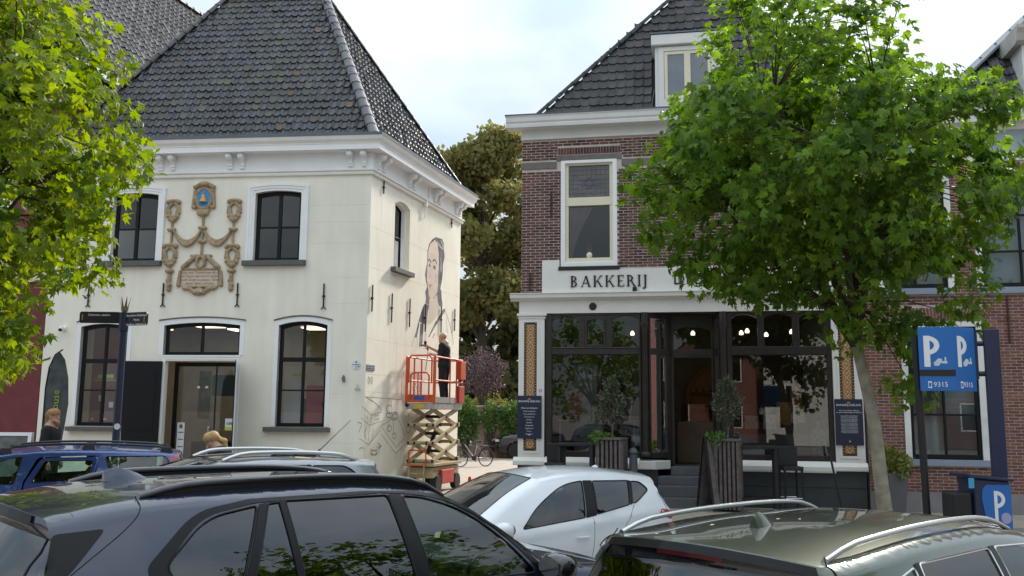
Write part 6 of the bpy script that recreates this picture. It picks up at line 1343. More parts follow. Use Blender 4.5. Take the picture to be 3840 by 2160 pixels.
ia, ib = xov.idx['roof']; mb = MB(); mb.grid(lambda i, f: tuple(Vector(xov.surf(i, f))+Vector((0, 0, .005))), list(range(ia+2, ib-8)), xov.fr[3:-3]); mb.build('roof_glass', M('roof_glass', (.008, .008, .009), .06), xov.t, smooth=60)
xov.rails(-1.62, .02, .03, .06, m_rail, r=.024, foot=.35)
mb = MB(); za = xov.topz(-1.35)+.03; mb.tube([(-1.35, 0, za), (-1.43, 0, za+.06)], .016); mb.tube([(-1.43, 0, za+.06), (-1.85, 0, za+.44)], [.006, .003], 6); mb.build('whip_aerial', m_iron, xov.t, smooth=50)

# ---- blue estate with its rear door ajar
m_bl = paint('royal_blue_paint', (.022, .055, .22), .3, .32)
dhole = [(-.92, .45, .06), (-.03, .45, .06), (-.06, 1.05, .04), (-.22, 1.385, .06), (-.98, 1.40, .05)]
est = mkcar('parked_car', 'blue estate car with black roof rails and its rear door ajar', (-7.1, 13.5, -.15), R(203), dict(
    w=.90, belt=(-1.9, 1.05, 1.0, .98), xf=.9, xr=-1.3, x0=-2.3, x1=2.3, tf=.14, tr=.11, crown=.04, paint=m_bl, rf=.06, k1=.30, k2=.25,
    outline0=[('nose', [(2.20, .26, .14), (2.26, .5, .16), (2.2, .70, .16), (2.08, .80, .14)], 4), ('bonnet', [(2.08, .80, .14), (1.6, .93, .06, .03), (1.05, 1.0, .14, .02)], 8),
              ('windscreen', [(1.05, 1.0, .14, .02), (.65, 1.25, .12, .03), (.28, 1.42, .08, .04)], 6), ('roof', [(.28, 1.42, .08, .04), (-.3, 1.475, .0, .04), (-1.1, 1.475, 0, .04), (-1.8, 1.44, 0, .04), (-2.06, 1.41, -.06, .03)], 14),
              ('spoiler', [(-2.06, 1.41, -.06, .03), (-2.08, 1.38, -.07, .03)], 2), ('rear_window', [(-2.08, 1.37, -.07, .03), (-2.16, 1.2, -.10, .02), (-2.22, 1.02, -.12, .0)], 5),
              ('tail', [(-2.22, 1.02, -.12), (-2.26, .85, -.13), (-2.26, .6, -.13), (-2.2, .30, -.12)], 5)],
    windows=[[(-2.0, 1.12, .04), (-1.18, 1.06, .02), (-1.08, 1.385, .03), (-1.90, 1.385, .06)], [(.05, 1.03, .02), (.80, .99, .04), (.45, 1.24, .2), (.15, 1.37, .15), (-.02, 1.39, .02)]], door_hole=dhole,
    wglass=[g_car, g_car], wheels=(-1.40, 1.38), rad=.32, wr=.37, cabin=(-1.3, .6), seats=[(.2, (-.38, .38)), (-.70, (-.38, .38))], gaps=[[(.0, 1.02), (-.02, .7), (0, .3)]],
    lamps=[([(-2.24, .98, .02), (-2.08, 1.0, .02), (-1.94, 1.36, .02), (-2.0, 1.405, .02), (-2.06, 1.40, .02)], m_tail)], mirror_x=.9, handles=((.12, .82),), platez=.65))
est.rails(-1.95, .25, .04, .07, M('rail_black', (.03, .032, .036), .4), r=.018, foot=.12)
for sd in (-1, 1):
    for x in (-1.9, -.85, .2):
        z = est.topz(x); w_ = est.W(x, z)-.04; mb = MB(); mb.prism([(x-.10, z-.015), (x+.10, z-.015), (x+.06, z+.08), (x-.06, z+.08)], sd*(w_-.02), sd*(w_+.025)); mb.build('rail_foot', M('rail_black', (.03, .032, .036), .4), est.t, bevel=.006)
# the door leaf, hinged at its front edge: +1 side (towards the camera) ajar, other side shut
dl_ = est.poly([(-.90, .46, .06), (-.045, .46, .06), (-.075, 1.05, .04), (-.235, 1.375, .06), (-.965, 1.39, .05)]); wl_ = est.poly([(-.90, 1.09, .03), (-.16, 1.05, .03), (-.28, 1.335, .05), (-.92, 1.345, .04)])
for sd, ang in ((1, 13), (-1, 0)):
    hx, hy = -.05, sd*est.W(-.05, .9); a = R(ang)*sd
    def dt(p, hx=hx, hy=hy, a=a):
        x, y = p[0]-hx, p[1]-hy; return Vector((hx+x*math.cos(a)+y*math.sin(a), hy-x*math.sin(a)+y*math.cos(a), p[2]))
    g = .07; pts = [(-1.0+i*g, .45+j*g) for i in range(15) for j in range(15)]; pts = [p for p in pts if inpoly(p, dl_) and not inpoly(p, wl_) and min((p[0]-q[0])**2+(p[1]-q[1])**2 for q in dl_+wl_) > .001]
    vs, fs = cdt(dl_, [wl_], pts); mb = MB(dt)
    mb.add([est.sp(x, z, sd, .001) for x, z in vs], fs); mb.add([est.sp(x, z, sd, -.05) for x, z in vs], [f[::-1] for f in fs])
    nn2 = len(dl_); mb.add([est.sp(x, z, sd, .001) for x, z in dl_]+[est.sp(x, z, sd, -.05) for x, z in dl_], [(i, (i+1) % nn2, nn2+(i+1) % nn2, nn2+i) for i in range(nn2)])
    dr = mb.build('rear_door', m_bl, est.t, smooth=40)
    mb = MB(dt); vs, fs = cdt(wl_, ()); mb.add([est.sp(x, z, sd, -.02) for x, z in vs], fs); mb.build('side_window', g_car, dr)
    mb = MB(dt); mb.tube([est.sp(x, z, sd, .002) for x, z in wl_], .009, 6, closed=True); mb.build('window_trim', m_trim, dr)
# ---- black car far down the alley
m_bk = paint('black_paint', (.008, .008, .010), .2, .25)
bk = mkcar('parked_car', 'black car parked nose out in the alley by the garden wall', (1.3, 40.2, .0), R(193), dict(
    w=.90, belt=(-1.6, 1.15, 1.0, .98), xf=.8, xr=-1.0, x0=-2.0, x1=2.0, tf=.14, tr=.12, crown=.04, paint=m_bk, rf=.07,
    outline0=[('nose', [(1.95, .28, .16), (2.0, .55, .18), (1.95, .80, .18), (1.83, .92, .15)], 4), ('bonnet', [(1.83, .92, .15), (1.45, 1.0, .07, .03), (1.0, 1.06, .14, .02)], 6),
              ('windscreen', [(1.0, 1.06, .14, .02), (.55, 1.34, .12, .03), (.1, 1.51, .08, .04)], 5), ('roof', [(.1, 1.51, .08, .04), (-.4, 1.55, .0, .04), (-1.2, 1.53, 0, .04), (-1.9, 1.45, -.08, .03)], 5),
              ('rear_window', [(-1.9, 1.45, -.08, .03), (-2.0, 1.13, -.15, .0)], 4), ('tail', [(-2.0, 1.13, -.15), (-2.06, .95, -.16), (-2.06, .62, -.16), (-1.98, .30, -.14)], 4)],
    windows=[[(-1.5, 1.2, .04), (-.35, 1.1, .02), (-.35, 1.47, .03), (-1.3, 1.44, .10)], [(-.25, 1.09, .02), (.72, 1.02, .04), (.35, 1.28, .2), (-.25, 1.47, .03)]],
    wglass=[g_priv, g_priv], wheels=(-1.28, 1.30), rad=.34, wr=.39, cabin=(-1.3, .5), seats=[(.05, (-.38, .38))], mirror_x=.78))
# ------------------------------------------------------------------ scissor lift
m_or = M('lift_orange', (.60, .085, .018), .4, var=.1, scale=6); m_tan = M('lift_beige', (.40, .32, .185), .5, var=.12, scale=5); m_alu = M('lift_aluminium', (.40, .40, .39), .45, .5, var=.15, scale=8)
lift = thing('scissor_lift', 'orange and beige scissor lift raised beside the muralled wall', 'scissor lift', (-1.917, 22.996, 0), R(SA))
def part(name, mat, par=lift, bevel=.0, smooth=None, **kw):
    return lambda mb: mb.build(name, mat, par, bevel=bevel, smooth=smooth)
Lh, Wh = .92, .38
mb = MB(); mb.box(-Lh, Lh, -Wh, Wh, 1.98, 2.13); deck = mb.build('platform', m_alu, lift, bevel=.01)
for y in (-Wh, Wh): mb = MB(); mb.box(-Lh, Lh, y-.012, y+.012, 2.135, 2.28); mb.build('toe_board', m_alu, deck)
mb = MB(); mb.box(Lh-.012, Lh+.012, -Wh, Wh, 2.135, 2.28); mb.build('toe_board', m_alu, deck)
mb = MB(); mb.box(-Lh-.006, -Lh, -.10, .16, 1.995, 2.10); mb.build('warning_sticker', M('yellow', (.6, .42, .04), .5), deck)
mb = MB(); mb.lathe([(0, -.02), (.05, -.02), (.05, .03), (0, .03)], 10, (-Lh-.01, .34, 2.08), 'x'); mb.build('buffer', m_iron, deck)
r_ = .021
for x, y in ((-Lh, Wh), (-Lh, -Wh), (0, Wh), (0.05, -Wh), (.5, -Wh), (-.45, Wh), (Lh, Wh), (Lh, -Wh)): mb = MB(); mb.box(x-.022, x+.022, y-.016, y+.016, 2.13, 3.24); mb.build('guard_post', m_or, lift, bevel=.006)
for y in (-Wh, Wh):
    for z in (3.25, 2.68): mb = MB(); mb.tube([(-Lh, y, z), (Lh, y, z)], r_); mb.build('guard_rail', m_or, lift, smooth=50)
for z in (3.25, 2.68): mb = MB(); mb.tube([(Lh, -Wh, z), (Lh, Wh, z)], r_); mb.build('guard_rail', m_or, lift, smooth=50)
def archbar(x, y0, y1, z0, z1, rad=.10, r=r_):
    pts = [(x, y0, z0), (x, y0, z1-rad)]+[(x, y0+(rad-rad*math.cos(a))*(1 if y1 > y0 else -1), z1-rad+rad*math.sin(a)) for a in (.4, .8, 1.2, 1.57)]
    pts += [(x, y1-(rad-rad*math.cos(a))*(1 if y1 > y0 else -1), z1-rad+rad*math.sin(a)) for a in (1.57, 1.2, .8, .4)]+[(x, y1, z1-rad), (x, y1, z0)]
    return pts
mb = MB(); mb.tube(archbar(-Lh-.03, .30, -.30, 2.62, 3.28), r_); mb.build('top_gate', m_or, lift, smooth=50)
mb = MB(); mb.tube(archbar(-Lh-.05, .24, -.24, 2.25, 2.86), r_); mb.tube([(-Lh-.05, .05, 2.3), (-Lh-.05, .05, 2.86)], .016); gt_ = mb.build('entry_gate', m_or, lift, smooth=50)
mb = MB(); mb.box(-Lh-.03, -Lh-.012, -.33, .33, 2.145, 2.33); mb.build('gate_panel', m_or, gt_, bevel=.01)
mb = MB(); mb.box(-Lh-.036, -Lh-.031, -.13, .15, 2.20, 2.30); mb.build('blue_notice', M('notice_blue', (.03, .09, .35), .5, var=.5, scale=40), gt_)
for y in (-.36, .36): mb = MB(); mb.box(-Lh-.03, -Lh+.02, y-.03, y+.03, 2.13, 3.25); mb.build('gate_post', m_or, lift, bevel=.008)
mb = MB(); mb.box(.55, .92, -Wh-.10, -Wh+.02, 2.75, 3.22); mb.build('control_box', m_or, lift, bevel=.02); mb = MB(); mb.box(.55, .95, -Wh-.06, -Wh+.05, 2.15, 2.58); mb.build('tool_box', M('box_red', (.45, .03, .02), .5), lift, bevel=.02)
mb = MB(); mb.tube([(-.5+.02*math.sin(k*1.3), Wh-.03-.03*(k % 2), 2.62-.035*k) for k in range(12)], .006, 5); mb.build('coiled_cable', m_iron, lift)
# scissor arms
zl = [.74, 1.17, 1.60, 2.0]
for i in range(3):
    for y in (-.30, .30):
        mb = MB(); mb.beam((-.80, y, zl[i]), (.80, y, zl[i+1]), .05, .125, (0, 1, 0)) if False else mb.beam((-.80, y, zl[i]), (.80, y, zl[i+1]), .05, .105)
        mb.build('scissor_arm', m_tan, lift, bevel=.008)
        y2 = y*.80; mb = MB(); mb.beam((.80, y2, zl[i]), (-.80, y2, zl[i+1]), .05, .105); mb.build('scissor_arm', m_tan, lift, bevel=.008)
for z in zl[:3]+[]:
    for x in (-.80, .80):
        mb = MB(); mb.tube([(x, -.36, z), (x, .36, z)], .045, 10); cr_ = mb.build('cross_tube', m_tan, lift, smooth=50)
        for y in (-.32, -.16, .16, .32): mb = MB(); mb.box(x-.055, x+.055, y-.035, y+.035, z-.055, z+.055); mb.build('pivot_block', m_tan, cr_, bevel=.01); mb = MB(); mb.box(x-.062, x-.056, y-.024, y+.024, z-.035, z+.03); mb.build('pivot_hole', m_iron, cr_)
for z in [(a+b)/2 for a, b in zip(zl, zl[1:])]: mb = MB(); mb.tube([(0, -.34, z), (0, .34, z)], .04, 10); mb.build('pivot_pin', m_iron, lift, smooth=50)
mb = MB(); mb.beam((-.25, .06, .9), (.35, .06, 1.55), .09, .09); mb.build('hydraulic_ram', m_iron, lift, bevel=.02)
mb = MB(); mb.box(-.86, .86, -.34, .34, .34, .60); mb.build('chassis', m_tan, lift, bevel=.02)
mb = MB(); mb.box(-.95, .92, -.40, .40, .62, .69); mb.build('chassis_top', m_tan, lift, bevel=.01)
mb = MB(); mb.box(-.45, .35, -.42, -.345, .18, .52); mb.build('battery_cover', M('cover_red', (.50, .05, .035), .45), lift, bevel=.02)
for x in (-.62, .62):
    for y in (-.34, .34): mb = MB(); mb.lathe([(.06, -.07), (.19, -.07), (.2, -.05), (.2, .05), (.19, .07), (.06, .07)], 20, (x, y, .2), 'y'); wh_ = mb.build('wheel', m_tyre, lift, smooth=40); mb = MB(); mb.lathe([(0, -.06), (.10, -.06), (.10, .06), (0, .06)], 14, (x, y, .2), 'y'); mb.build('hub', M('hub_grey', (.3, .3, .3), .5), wh_)
for y in (-.16, .22): mb = MB(); mb.beam((-1.0, y, .12), (-.96, y, .66), .03, .04); mb.build('ladder_rail', m_tan, lift)
for z in (.25, .45): mb = MB(); mb.tube([(-.985, -.16, z), (-.985, .22, z)], .014); mb.build('ladder_rung', m_tan, lift)
mb = MB(); mb.tube(archbar(-.97, .24, -.20, .62, 1.0, .03, .016), .018); mb.tube([(-.97, .24, .64), (-.97, -.2, .64)], .016); mb.build('ladder_hoop', m_or, lift, smooth=50)
mb = MB(); mb.lathe([(.14, 0), (.14, .02), (.10, .02), (.03, .42), (.0, .43)], 16); cone = mb.build('traffic_cone', M('cone_red', (.55, .04, .02), .45), None, smooth=40); cone.location = (-.95, 21.6, 0); tag(cone, 'small red cone on the paving right of the lift', 'cone')

# ------------------------------------------------------------------ people
m_skin = M('skin', (.50, .27, .20), .5, var=.08, scale=12); m_cloth = M('black_cloth', (.012, .012, .014), .85, var=.2, scale=9, bump=.3, bscale=50)
def V3(*a): return np.array(a, float)
def limb(a, b, ra, rb, k=.03): return ('c', tuple(a), tuple(b), ra, rb, k)
def hand(wr, d, n, s, curl=.5):
    """palm and five fingers; d = pointing direction, n = palm normal, s = thumb side sign"""
    d = d/np.linalg.norm(d); n = n-d*(n@d); n /= np.linalg.norm(n); t = np.cross(d, n)*s
    pr = [limb(wr, wr+d*.05, .026, .034, .02), ('e', tuple(wr+d*.06), (.04, .04, .04), .015)]
    for k, (o, l) in enumerate(((.030, .075), (.011, .085), (-.010, .08), (-.030, .062))):
        b = wr+d*.085+t*o; m1 = b+(d*math.cos(curl*.5)+n*math.sin(curl*.5))*l*.5; e = m1+(d*math.cos(curl*1.5)+n*math.sin(curl*1.5))*l*.5
        pr += [limb(b, m1, .0105, .0095, .004), limb(m1, e, .0095, .008, .004)]
    b = wr+d*.03+t*.035; m1 = b+(d*.6+t*.7+n*.3)*.04; pr += [limb(b, m1, .014, .012, .006), limb(m1, m1+(d*.9+n*.3)*.035, .012, .009, .004)]
    return pr
def head(c, f, u, h=.235):
    """c = head centre, f = facing, u = up"""
    f = f/np.linalg.norm(f); u = u-f*(u@f); u /= np.linalg.norm(u); r = np.cross(f, u); s = h/.235
    P = lambda a, b, c_: tuple(c+(r*a+f*b+u*c_)*s)
    return [('c', P(0, -.02, .03), P(0, .015, .035), .088*s, .078*s, .03), ('c', P(0, .03, -.02), P(0, .045, -.075), .062*s, .045*s, .04), ('c', P(0, .09, .005), P(0, .112, -.03), .010*s, .014*s, .012), ('c', P(-.03, .083, .03), P(.03, .083, .03), .014*s, .014*s, .02),
            ('c', P(-.022, .088, -.062), P(.022, .088, -.062), .010*s, .010*s, .01), ('c', P(-.05, .05, -.06), P(0, .085, -.095), .02*s, .022*s, .03), ('c', P(.05, .05, -.06), P(0, .085, -.095), .02*s, .022*s, .03),
            ('c', P(-.078, -.005, -.025), P(-.086, -.012, .02), .010*s, .014*s, .008), ('c', P(.078, -.005, -.025), P(.086, -.012, .02), .010*s, .014*s, .008)], P
def human(name, label, loc, rz, J, shirt=m_cloth, trousers=m_cloth, sleeve=.55, hair=None, extra=None, scale=1.):
    t = thing(name, label, 'person', loc, rz); t.scale = (scale,)*3
    hp, P = head(J['head'], J['face'], J['up']); B = list(hp)
    B += [limb(J['neck'], J['head']-J['up']*.05, .058, .052, .04), limb(J['neck'], J['chest'], .09, .12, .06)]
    sl_, sr_ = J['shL'], J['shR']
    tor = [limb(sl_*.75+J['chest']*.25, sr_*.75+J['chest']*.25, .085, .085, .06), limb(J['chest'], J['waist'], .125, .115, .08), limb(J['chest']+V3(.06, 0, 0), J['waist']+V3(.05, 0, 0), .10, .105, .06), limb(J['chest']-V3(.06, 0, 0), J['waist']-V3(.05, 0, 0), .10, .105, .06), limb(J['hipL'], J['hipR'], .115, .115, .06), limb(J['waist'], (J['hipL']+J['hipR'])/2, .12, .13, .07)]
    arms = []
    for s in 'LR': arms += [limb(J['sh'+s], J['el'+s], .056, .044), limb(J['el'+s], J['wr'+s], .043, .028)]
    legs = []
    for s in 'LR': legs += [limb(J['hip'+s], J['kn'+s], .095, .062, .04), limb(J['kn'+s], J['an'+s], .06, .042, .03)]
    feet = []
    for s in 'LR': a = J['an'+s]; feet += [limb(a+V3(0, -.04, -.05), a+V3(0, .15, -.055), .042, .036, .03), limb(a, a+V3(0, 0, -.05), .045, .045, .03)]
    hands = hand(J['wrL'], J['hdL'], J['hnL'], 1)+hand(J['wrR'], J['hdR'], J['hnR'], -1)
    body = sdf_obj('body', B+tor+arms+legs+feet+hands, m_skin, t, .011, .02)
    g = .013
    sh = [(p[0], p[1], p[2], p[3]+g, p[4]+g, p[5]) for p in tor]+[limb(J['neck']-V3(0, 0, .02), J['chest'], .075, .13, .05)]
    for s in 'LR':
        m_ = J['sh'+s]+(J['el'+s]-J['sh'+s])*sleeve*1.5 if sleeve < .66 else J['el'+s]; sh += [limb(J['sh'+s], m_, .075, .066, .04)]
        if sleeve > .9: sh += [limb(J['el'+s], J['wr'+s], .058, .042)]
    sdf_obj('shirt', sh, shirt, t, .013, .03)
    sdf_obj('trousers', [limb(J['hipL'], J['hipR'], .128, .128, .06)]+[(p[0], p[1], p[2], p[3]+.016, p[4]+.022, p[5]) for p in legs], trousers, t, .013, .03)
    for s in 'LR': a = J['an'+s]; sdf_obj('shoe', [limb(a+V3(0, -.045, -.055), a+V3(0, .155, -.06), .046, .040, .03), limb(a, a+V3(0, 0, -.05), .052, .05, .03)], m_trim, t, .012, .02)
    for sx in (-1, 1): sdf_obj('eye', [('e', P(sx*.031, .083, .012), (.011, .011, .009))], m_iron, t, .005, .004)
    if hair: sdf_obj('hair', hair(P), J['hairmat'], t, .009, .02)
    if extra: extra(t, P, J)
    return t
def stand(**kw):
    J = dict(head=V3(0, .02, 1.66), face=V3(0, 1, 0), up=V3(0, 0, 1), neck=V3(0, -.01, 1.50), chest=V3(0, 0, 1.34), waist=V3(0, 0, 1.10), shL=V3(-.185, 0, 1.44), shR=V3(.185, 0, 1.44), elL=V3(-.25, -.02, 1.15), elR=V3(.25, -.02, 1.15), wrL=V3(-.24, .08, .92), wrR=V3(.24, .08, .92),
             hdL=V3(0, .2, -1), hdR=V3(0, .2, -1), hnL=V3(1, 0, 0), hnR=V3(-1, 0, 0), hipL=V3(-.095, 0, .95), hipR=V3(.095, 0, .95), knL=V3(-.11, .02, .52), knR=V3(.11, .02, .52), anL=V3(-.11, -.02, .10), anR=V3(.11, -.02, .10))
    J.update(kw); return J
def painter_extra(t, P, J):
    h = J['wrR']+J['hdR']/np.linalg.norm(J['hdR'])*.09
    mb = MB(lambda p: Vector(h)+p); mb.beam((0, -.06, .0), (0, .12, .02), .03, .04); mb.beam((0, -.02, 0), (0, -.05, -.11), .025, .035); mb.lathe([(0, .0), (.035, .0), (.035, .09), (.02, .1), (0, .1)], 12, (0, .03, .03)); mb.lathe([(0, .12), (.012, .12), (.008, .17), (0, .17)], 8, (0, 0, .02), 'y'); mb.tube([(0, -.05, -.11), (0, -.03, -.35), (.02, .02, -.62)], .008, 6); sg_ = mb.build('spray_gun', M('gun_metal', (.05, .05, .05), .3, .6), None); tag(sg_, 'dark spray gun held up to the wall by the painter', 'spray gun')
    sg_.matrix_world = Matrix.Translation(t.location) @ t.rotation_euler.to_matrix().to_4x4()
pj = stand(head=V3(0, .06, 1.65), face=V3(.05, 1, -.12), shR=V3(.18, .04, 1.44), elR=V3(.20, .24, 1.30), wrR=V3(.10, .46, 1.42), hdR=V3(-.05, .9, .35), hnR=V3(-1, 0, -.2), elL=V3(-.25, .03, 1.16), wrL=V3(-.13, .27, 1.22), hdL=V3(.2, .9, .1), hnL=V3(1, 0, 0))
human('person', 'bald person in black polo shirt spraying the wall from the lift platform', (-1.69, 22.93, 2.135), R(SA), pj, extra=painter_extra)
# ponytail man near the sandwich board: faces right
pm_ = stand(face=V3(.3, 1, .02), hairmat=M('ginger_hair', (.34, .17, .065), .6, var=.3, scale=30), head=V3(.01, .03, 1.66))
def pony(P): return [('c', P(0, -.035, .05), P(0, .02, .06), .098, .09, .02), ('c', P(0, -.08, .02), P(0, -.10, -.03), .07, .05, .03), ('c', P(0, -.11, -.03), P(0, -.13, -.16), .035, .045, .02), ('c', P(0, -.13, -.16), P(.01, -.12, -.34), .045, .018, .02)]
def beard(t, P, J): sdf_obj('beard', [('c', P(-.05, .045, -.07), P(0, .09, -.10), .030, .034, .02), ('c', P(.05, .045, -.07), P(0, .09, -.10), .030, .034, .02), ('c', P(0, .085, -.10), P(0, .085, -.15), .03, .02, .02)], J['hairmat'], t, .009, .015)
human('person', 'person in black T-shirt with long ginger ponytail and beard by the house wall', (-8.38, 16.75, 0), R(-88), pm_, hair=pony, extra=beard, scale=1.06)
# woman bending forward
wj = stand(head=V3(0, .36, 1.47), face=V3(-.15, .9, -.42), up=V3(0, .4, .9), neck=V3(0, .27, 1.34), chest=V3(0, .18, 1.22), waist=V3(0, .02, 1.03), shL=V3(-.16, .22, 1.29), shR=V3(.16, .22, 1.29), elL=V3(-.2, .33, 1.03), elR=V3(.2, .33, 1.03), wrL=V3(-.12, .5, .9), wrR=V3(.12, .5, .9), hairmat=M('blonde_hair', (.52, .33, .13), .55, var=.25, scale=30))
def pony2(P): return [('c', P(0, -.035, .04), P(0, .03, .05), .10, .092, .02), ('c', P(0, -.085, .0), P(0, -.11, -.03), .05, .04, .03), ('c', P(0, -.11, -.03), P(0, -.17, -.10), .035, .05, .02), ('c', P(0, -.17, -.10), P(0, -.14, -.32), .045, .02, .02)]
human('person', 'person with blonde ponytail leaning forward in front of the shop door', (-4.60, 15.3, -.05), R(97), wj, hair=pony2, sleeve=1.0)
# ------------------------------------------------------------------ street furniture
m_postnavy = M('post_navy', (.012, .017, .045), .4, var=.1)
fp = thing('fingerpost', 'dark fingerpost topped by a small gilt crown in front of the cream house', 'signpost', (-6.44, 15.0, -.12))
mb = MB(); mb.lathe([(.09, 0), (.09, .5), (.062, .6), (.058, 3.30), (.075, 3.32), (.075, 3.62), (0, 3.64)], 14); mb.build('post', m_postnavy, fp, smooth=35)
m_sb = M('sign_black', (.014, .013, .014), .35)
def arm(u0, u1, z0, z1, ang, lines, sgn):
    a = R(ang)
    def T(p): return Vector((p[0]*math.cos(a)+p[1]*math.sin(a), p[0]*math.sin(a)-p[1]*math.cos(a), p[2]))
    mb = MB(T); mb.prism([(u0, z0), (u1-.02*sgn, z0), (u1, z0+.03), (u1, z1-.03), (u1-.02*sgn, z1), (u0, z1)], -.02, .02); am = mb.build('sign_arm', m_sb, fp, bevel=.006)
    for k, ln in enumerate(lines): text(ln, .052, 'sign_lettering', m_paper, am, T, (u0+u1)/2, .0225, z1-.055-.075*k, ext=.001)
    mb = MB(T); mb.box(u1-.05*sgn-.008, u1-.05*sgn+.008, .0205, .022, z0+.05, z1-.05); mb.build('gold_mark', M('gold_mark', (.35, .22, .05), .5), am)
arm(-.08, -.72, 3.44, 3.63, 3, ['Centrum, station'], -1); arm(.08, .50, 3.40, 3.62, -22, ['Busstation-Rabobank', 'Markt', 'Stadhuis, bibliotheek'], 1)
mb = MB(); mb.lathe([(.05, 3.64), (.055, 3.66), (.06, 3.72), (.05, 3.72), (.04, 3.66)], 14); cw = mb.build('crown', M('aged_gold', (.22, .15, .09), .5, .5), fp)
for k in range(7): a = 2*math.pi*k/7; mb = MB(); mb.add([(.055*math.cos(a-.4), .055*math.sin(a-.4), 3.70), (.055*math.cos(a+.4), .055*math.sin(a+.4), 3.70), (.10*math.cos(a), .10*math.sin(a), 3.90), (.045*math.cos(a), .045*math.sin(a), 3.70)], [(0,1,2), (0,2,3), (1,3,2)]); mb.build('crown_point', M('aged_gold', (.22, .15, .09), .5, .5), cw)
mb = MB(); mb.lathe([(0, 0), (.05, 0), (.05, .004), (0, .004)], 14, (.03, -.064, 1.75), 'y'); mb.build('round_sticker', m_paper, fp)
# beach flag
bfz = thing('feather_flag', 'dark curved feather flag with lime lettering at the house corner', 'flag', (-8.98, 17.6, 0))
mb = MB(); mb.tube([(0, 0, 0), (0, 0, 2.3), (.04, 0, 2.7), (.14, 0, 2.95), (.28, 0, 3.05)], .014, 6); mb.build('pole', m_iron, bfz, smooth=50)
edge = [(0.01, .55), (0.01, 2.3), (.05, 2.68), (.15, 2.93), (.25, 3.0), (.36, 2.85), (.44, 2.5), (.46, 2.0), (.42, 1.5), (.36, .9), (.3, .55)]
vs, fs = cdt(edge, (), [(.2, z) for z in (.8, 1.2, 1.6, 2., 2.4, 2.7)]); mb = MB(); mb.add([(x, -.02+.03*math.sin(z*3+x*5), z) for x, z in vs], fs); mb.build('cloth', M('flag_cloth', (.03, .045, .05), .8, c2=(.09, .10, .10), scale=5), bfz, smooth=60)
text('phone house', .2, 'flag_lettering', m_lime, bfz, lambda p: Vector((.23-p[2]+1.7, -.06+.03*math.sin(p[0]*3+1), p[0]+.0)), 1.75, -.001, 1.7, ext=.001)
mb = MB(); mb.box(-.25, .25, -.02, .02, 0, .02); mb.box(-.02, .02, -.25, .25, 0, .02); mb.build('base', m_iron, bfz)
# sandwich board by the man
sb_ = thing('sandwich_board', 'white-framed pavement board behind the blue estate', 'sign board', (-9.05, 16.55, 0), R(8))
for s in (-1, 1):
    T = lambda p, s=s: Vector((p[0], s*(.02+.22*(1.5-p[2])/1.5)+p[1]*s, p[2]))
    mb = MB(T); ringpoly(mb, [(.42, 0.02), (-.42, .02), (-.42, 1.48), (.42, 1.48)], [(.36, .1), (-.36, .1), (-.36, 1.42), (.36, 1.42)], 0, .03); fm = mb.build('frame', m_white, sb_); mb = MB(T); mb.box(-.36, .36, .008, .014, .1, 1.42); mb.build('board', M('chalk_grey', (.14, .15, .14), .7, var=.4, scale=5), fm)
# parking sign: two angled blue panels on a black post
ps = thing('parking_sign', 'blue double parking sign reading P and 9315 on black post', 'sign', (4.33, 9.6, -.2))
mb = MB(); mb.tube([(0.03, .06, -.15), (-.02, .06, 2.95)], .038, 12); mb.build('post', m_iron, ps, smooth=50)
def panel(x0, y0, x1, y1, bar):
    a = Vector((x0, y0, 0)); d = Vector((x1-x0, y1-y0, 0)); Lp = d.length; d.normalize(); n = Vector((d.y, -d.x, 0))
    T = lambda p: a+d*p[0]+n*p[1]+Vector((0, 0, p[2]))
    mb = MB(T); mb.box(0, Lp, -.012, 0, 2.37, 3.04); pn = mb.build('panel', m_blue, ps, bevel=.003)
    # letter P
    mb = MB(T); x = Lp*.14; w_ = Lp*.17; z0, z1 = 2.62, 2.945; mb.box(x, x+w_, .0, .003, z0, z1)
    n_ = 12; rz, rx, th = .10, Lp*.36, .055; zc = z1-rz
    po = [(x+w_*.5+rx*math.sin(math.pi*i/n_), zc+rz*math.cos(math.pi*i/n_)) for i in range(n_+1)]; pi_ = [(x+w_*.5+(rx-.052)*math.sin(math.pi*i/n_), zc+(rz-.045)*math.cos(math.pi*i/n_)) for i in range(n_+1)]
    for i in range(n_): mb.prism([po[i], po[i+1], pi_[i+1], pi_[i]], .0005, .0028)
    mb.build('letter', m_paper, pn)
    mb = MB(T); cx = Lp*.54
    mb.prism([(cx-.04, 2.63), (cx, 2.63), (cx+.03, 2.67), (cx+.035, 2.70), (cx, 2.71), (cx-.02, 2.69), (cx-.05, 2.66)], 0, .003); mb.box(cx+.03, cx+.085, 0, .0025, 2.655, 2.68); mb.box(cx+.06, cx+.075, 0, .0026, 2.68, 2.72); mb.build('coin_symbol', M('pale_symbol', (.55, .62, .7), .5), pn)
    if bar: mb = MB(T); mb.box(-.004, Lp*1.0, .001, .0045, 2.525, 2.59); mb.build('black_bar', m_iron, pn)
    mb = MB(T); x = Lp*.22; ringpoly(mb, [(x+.035, 2.40), (x, 2.40), (x, 2.47), (x+.035, 2.47)], [(x+.03, 2.41), (x+.005, 2.41), (x+.005, 2.455), (x+.03, 2.455)], 0, .002); mb.box(x, x+.035, 0, .0022, 2.40, 2.412); mb.build('phone_symbol', m_paper, pn)
    text('9315', .072, 'numerals', m_paper, pn, T, Lp*.57, .002, 2.435, ext=.001)
panel(-.06, -.10, .285, -.16, True); panel(.285, -.16, .57, -.02, False)
mb = MB(); mb.box(.55, .60, -.02, .10, 2.5, 3.02); mb.build('panel_edge', m_navy, ps)
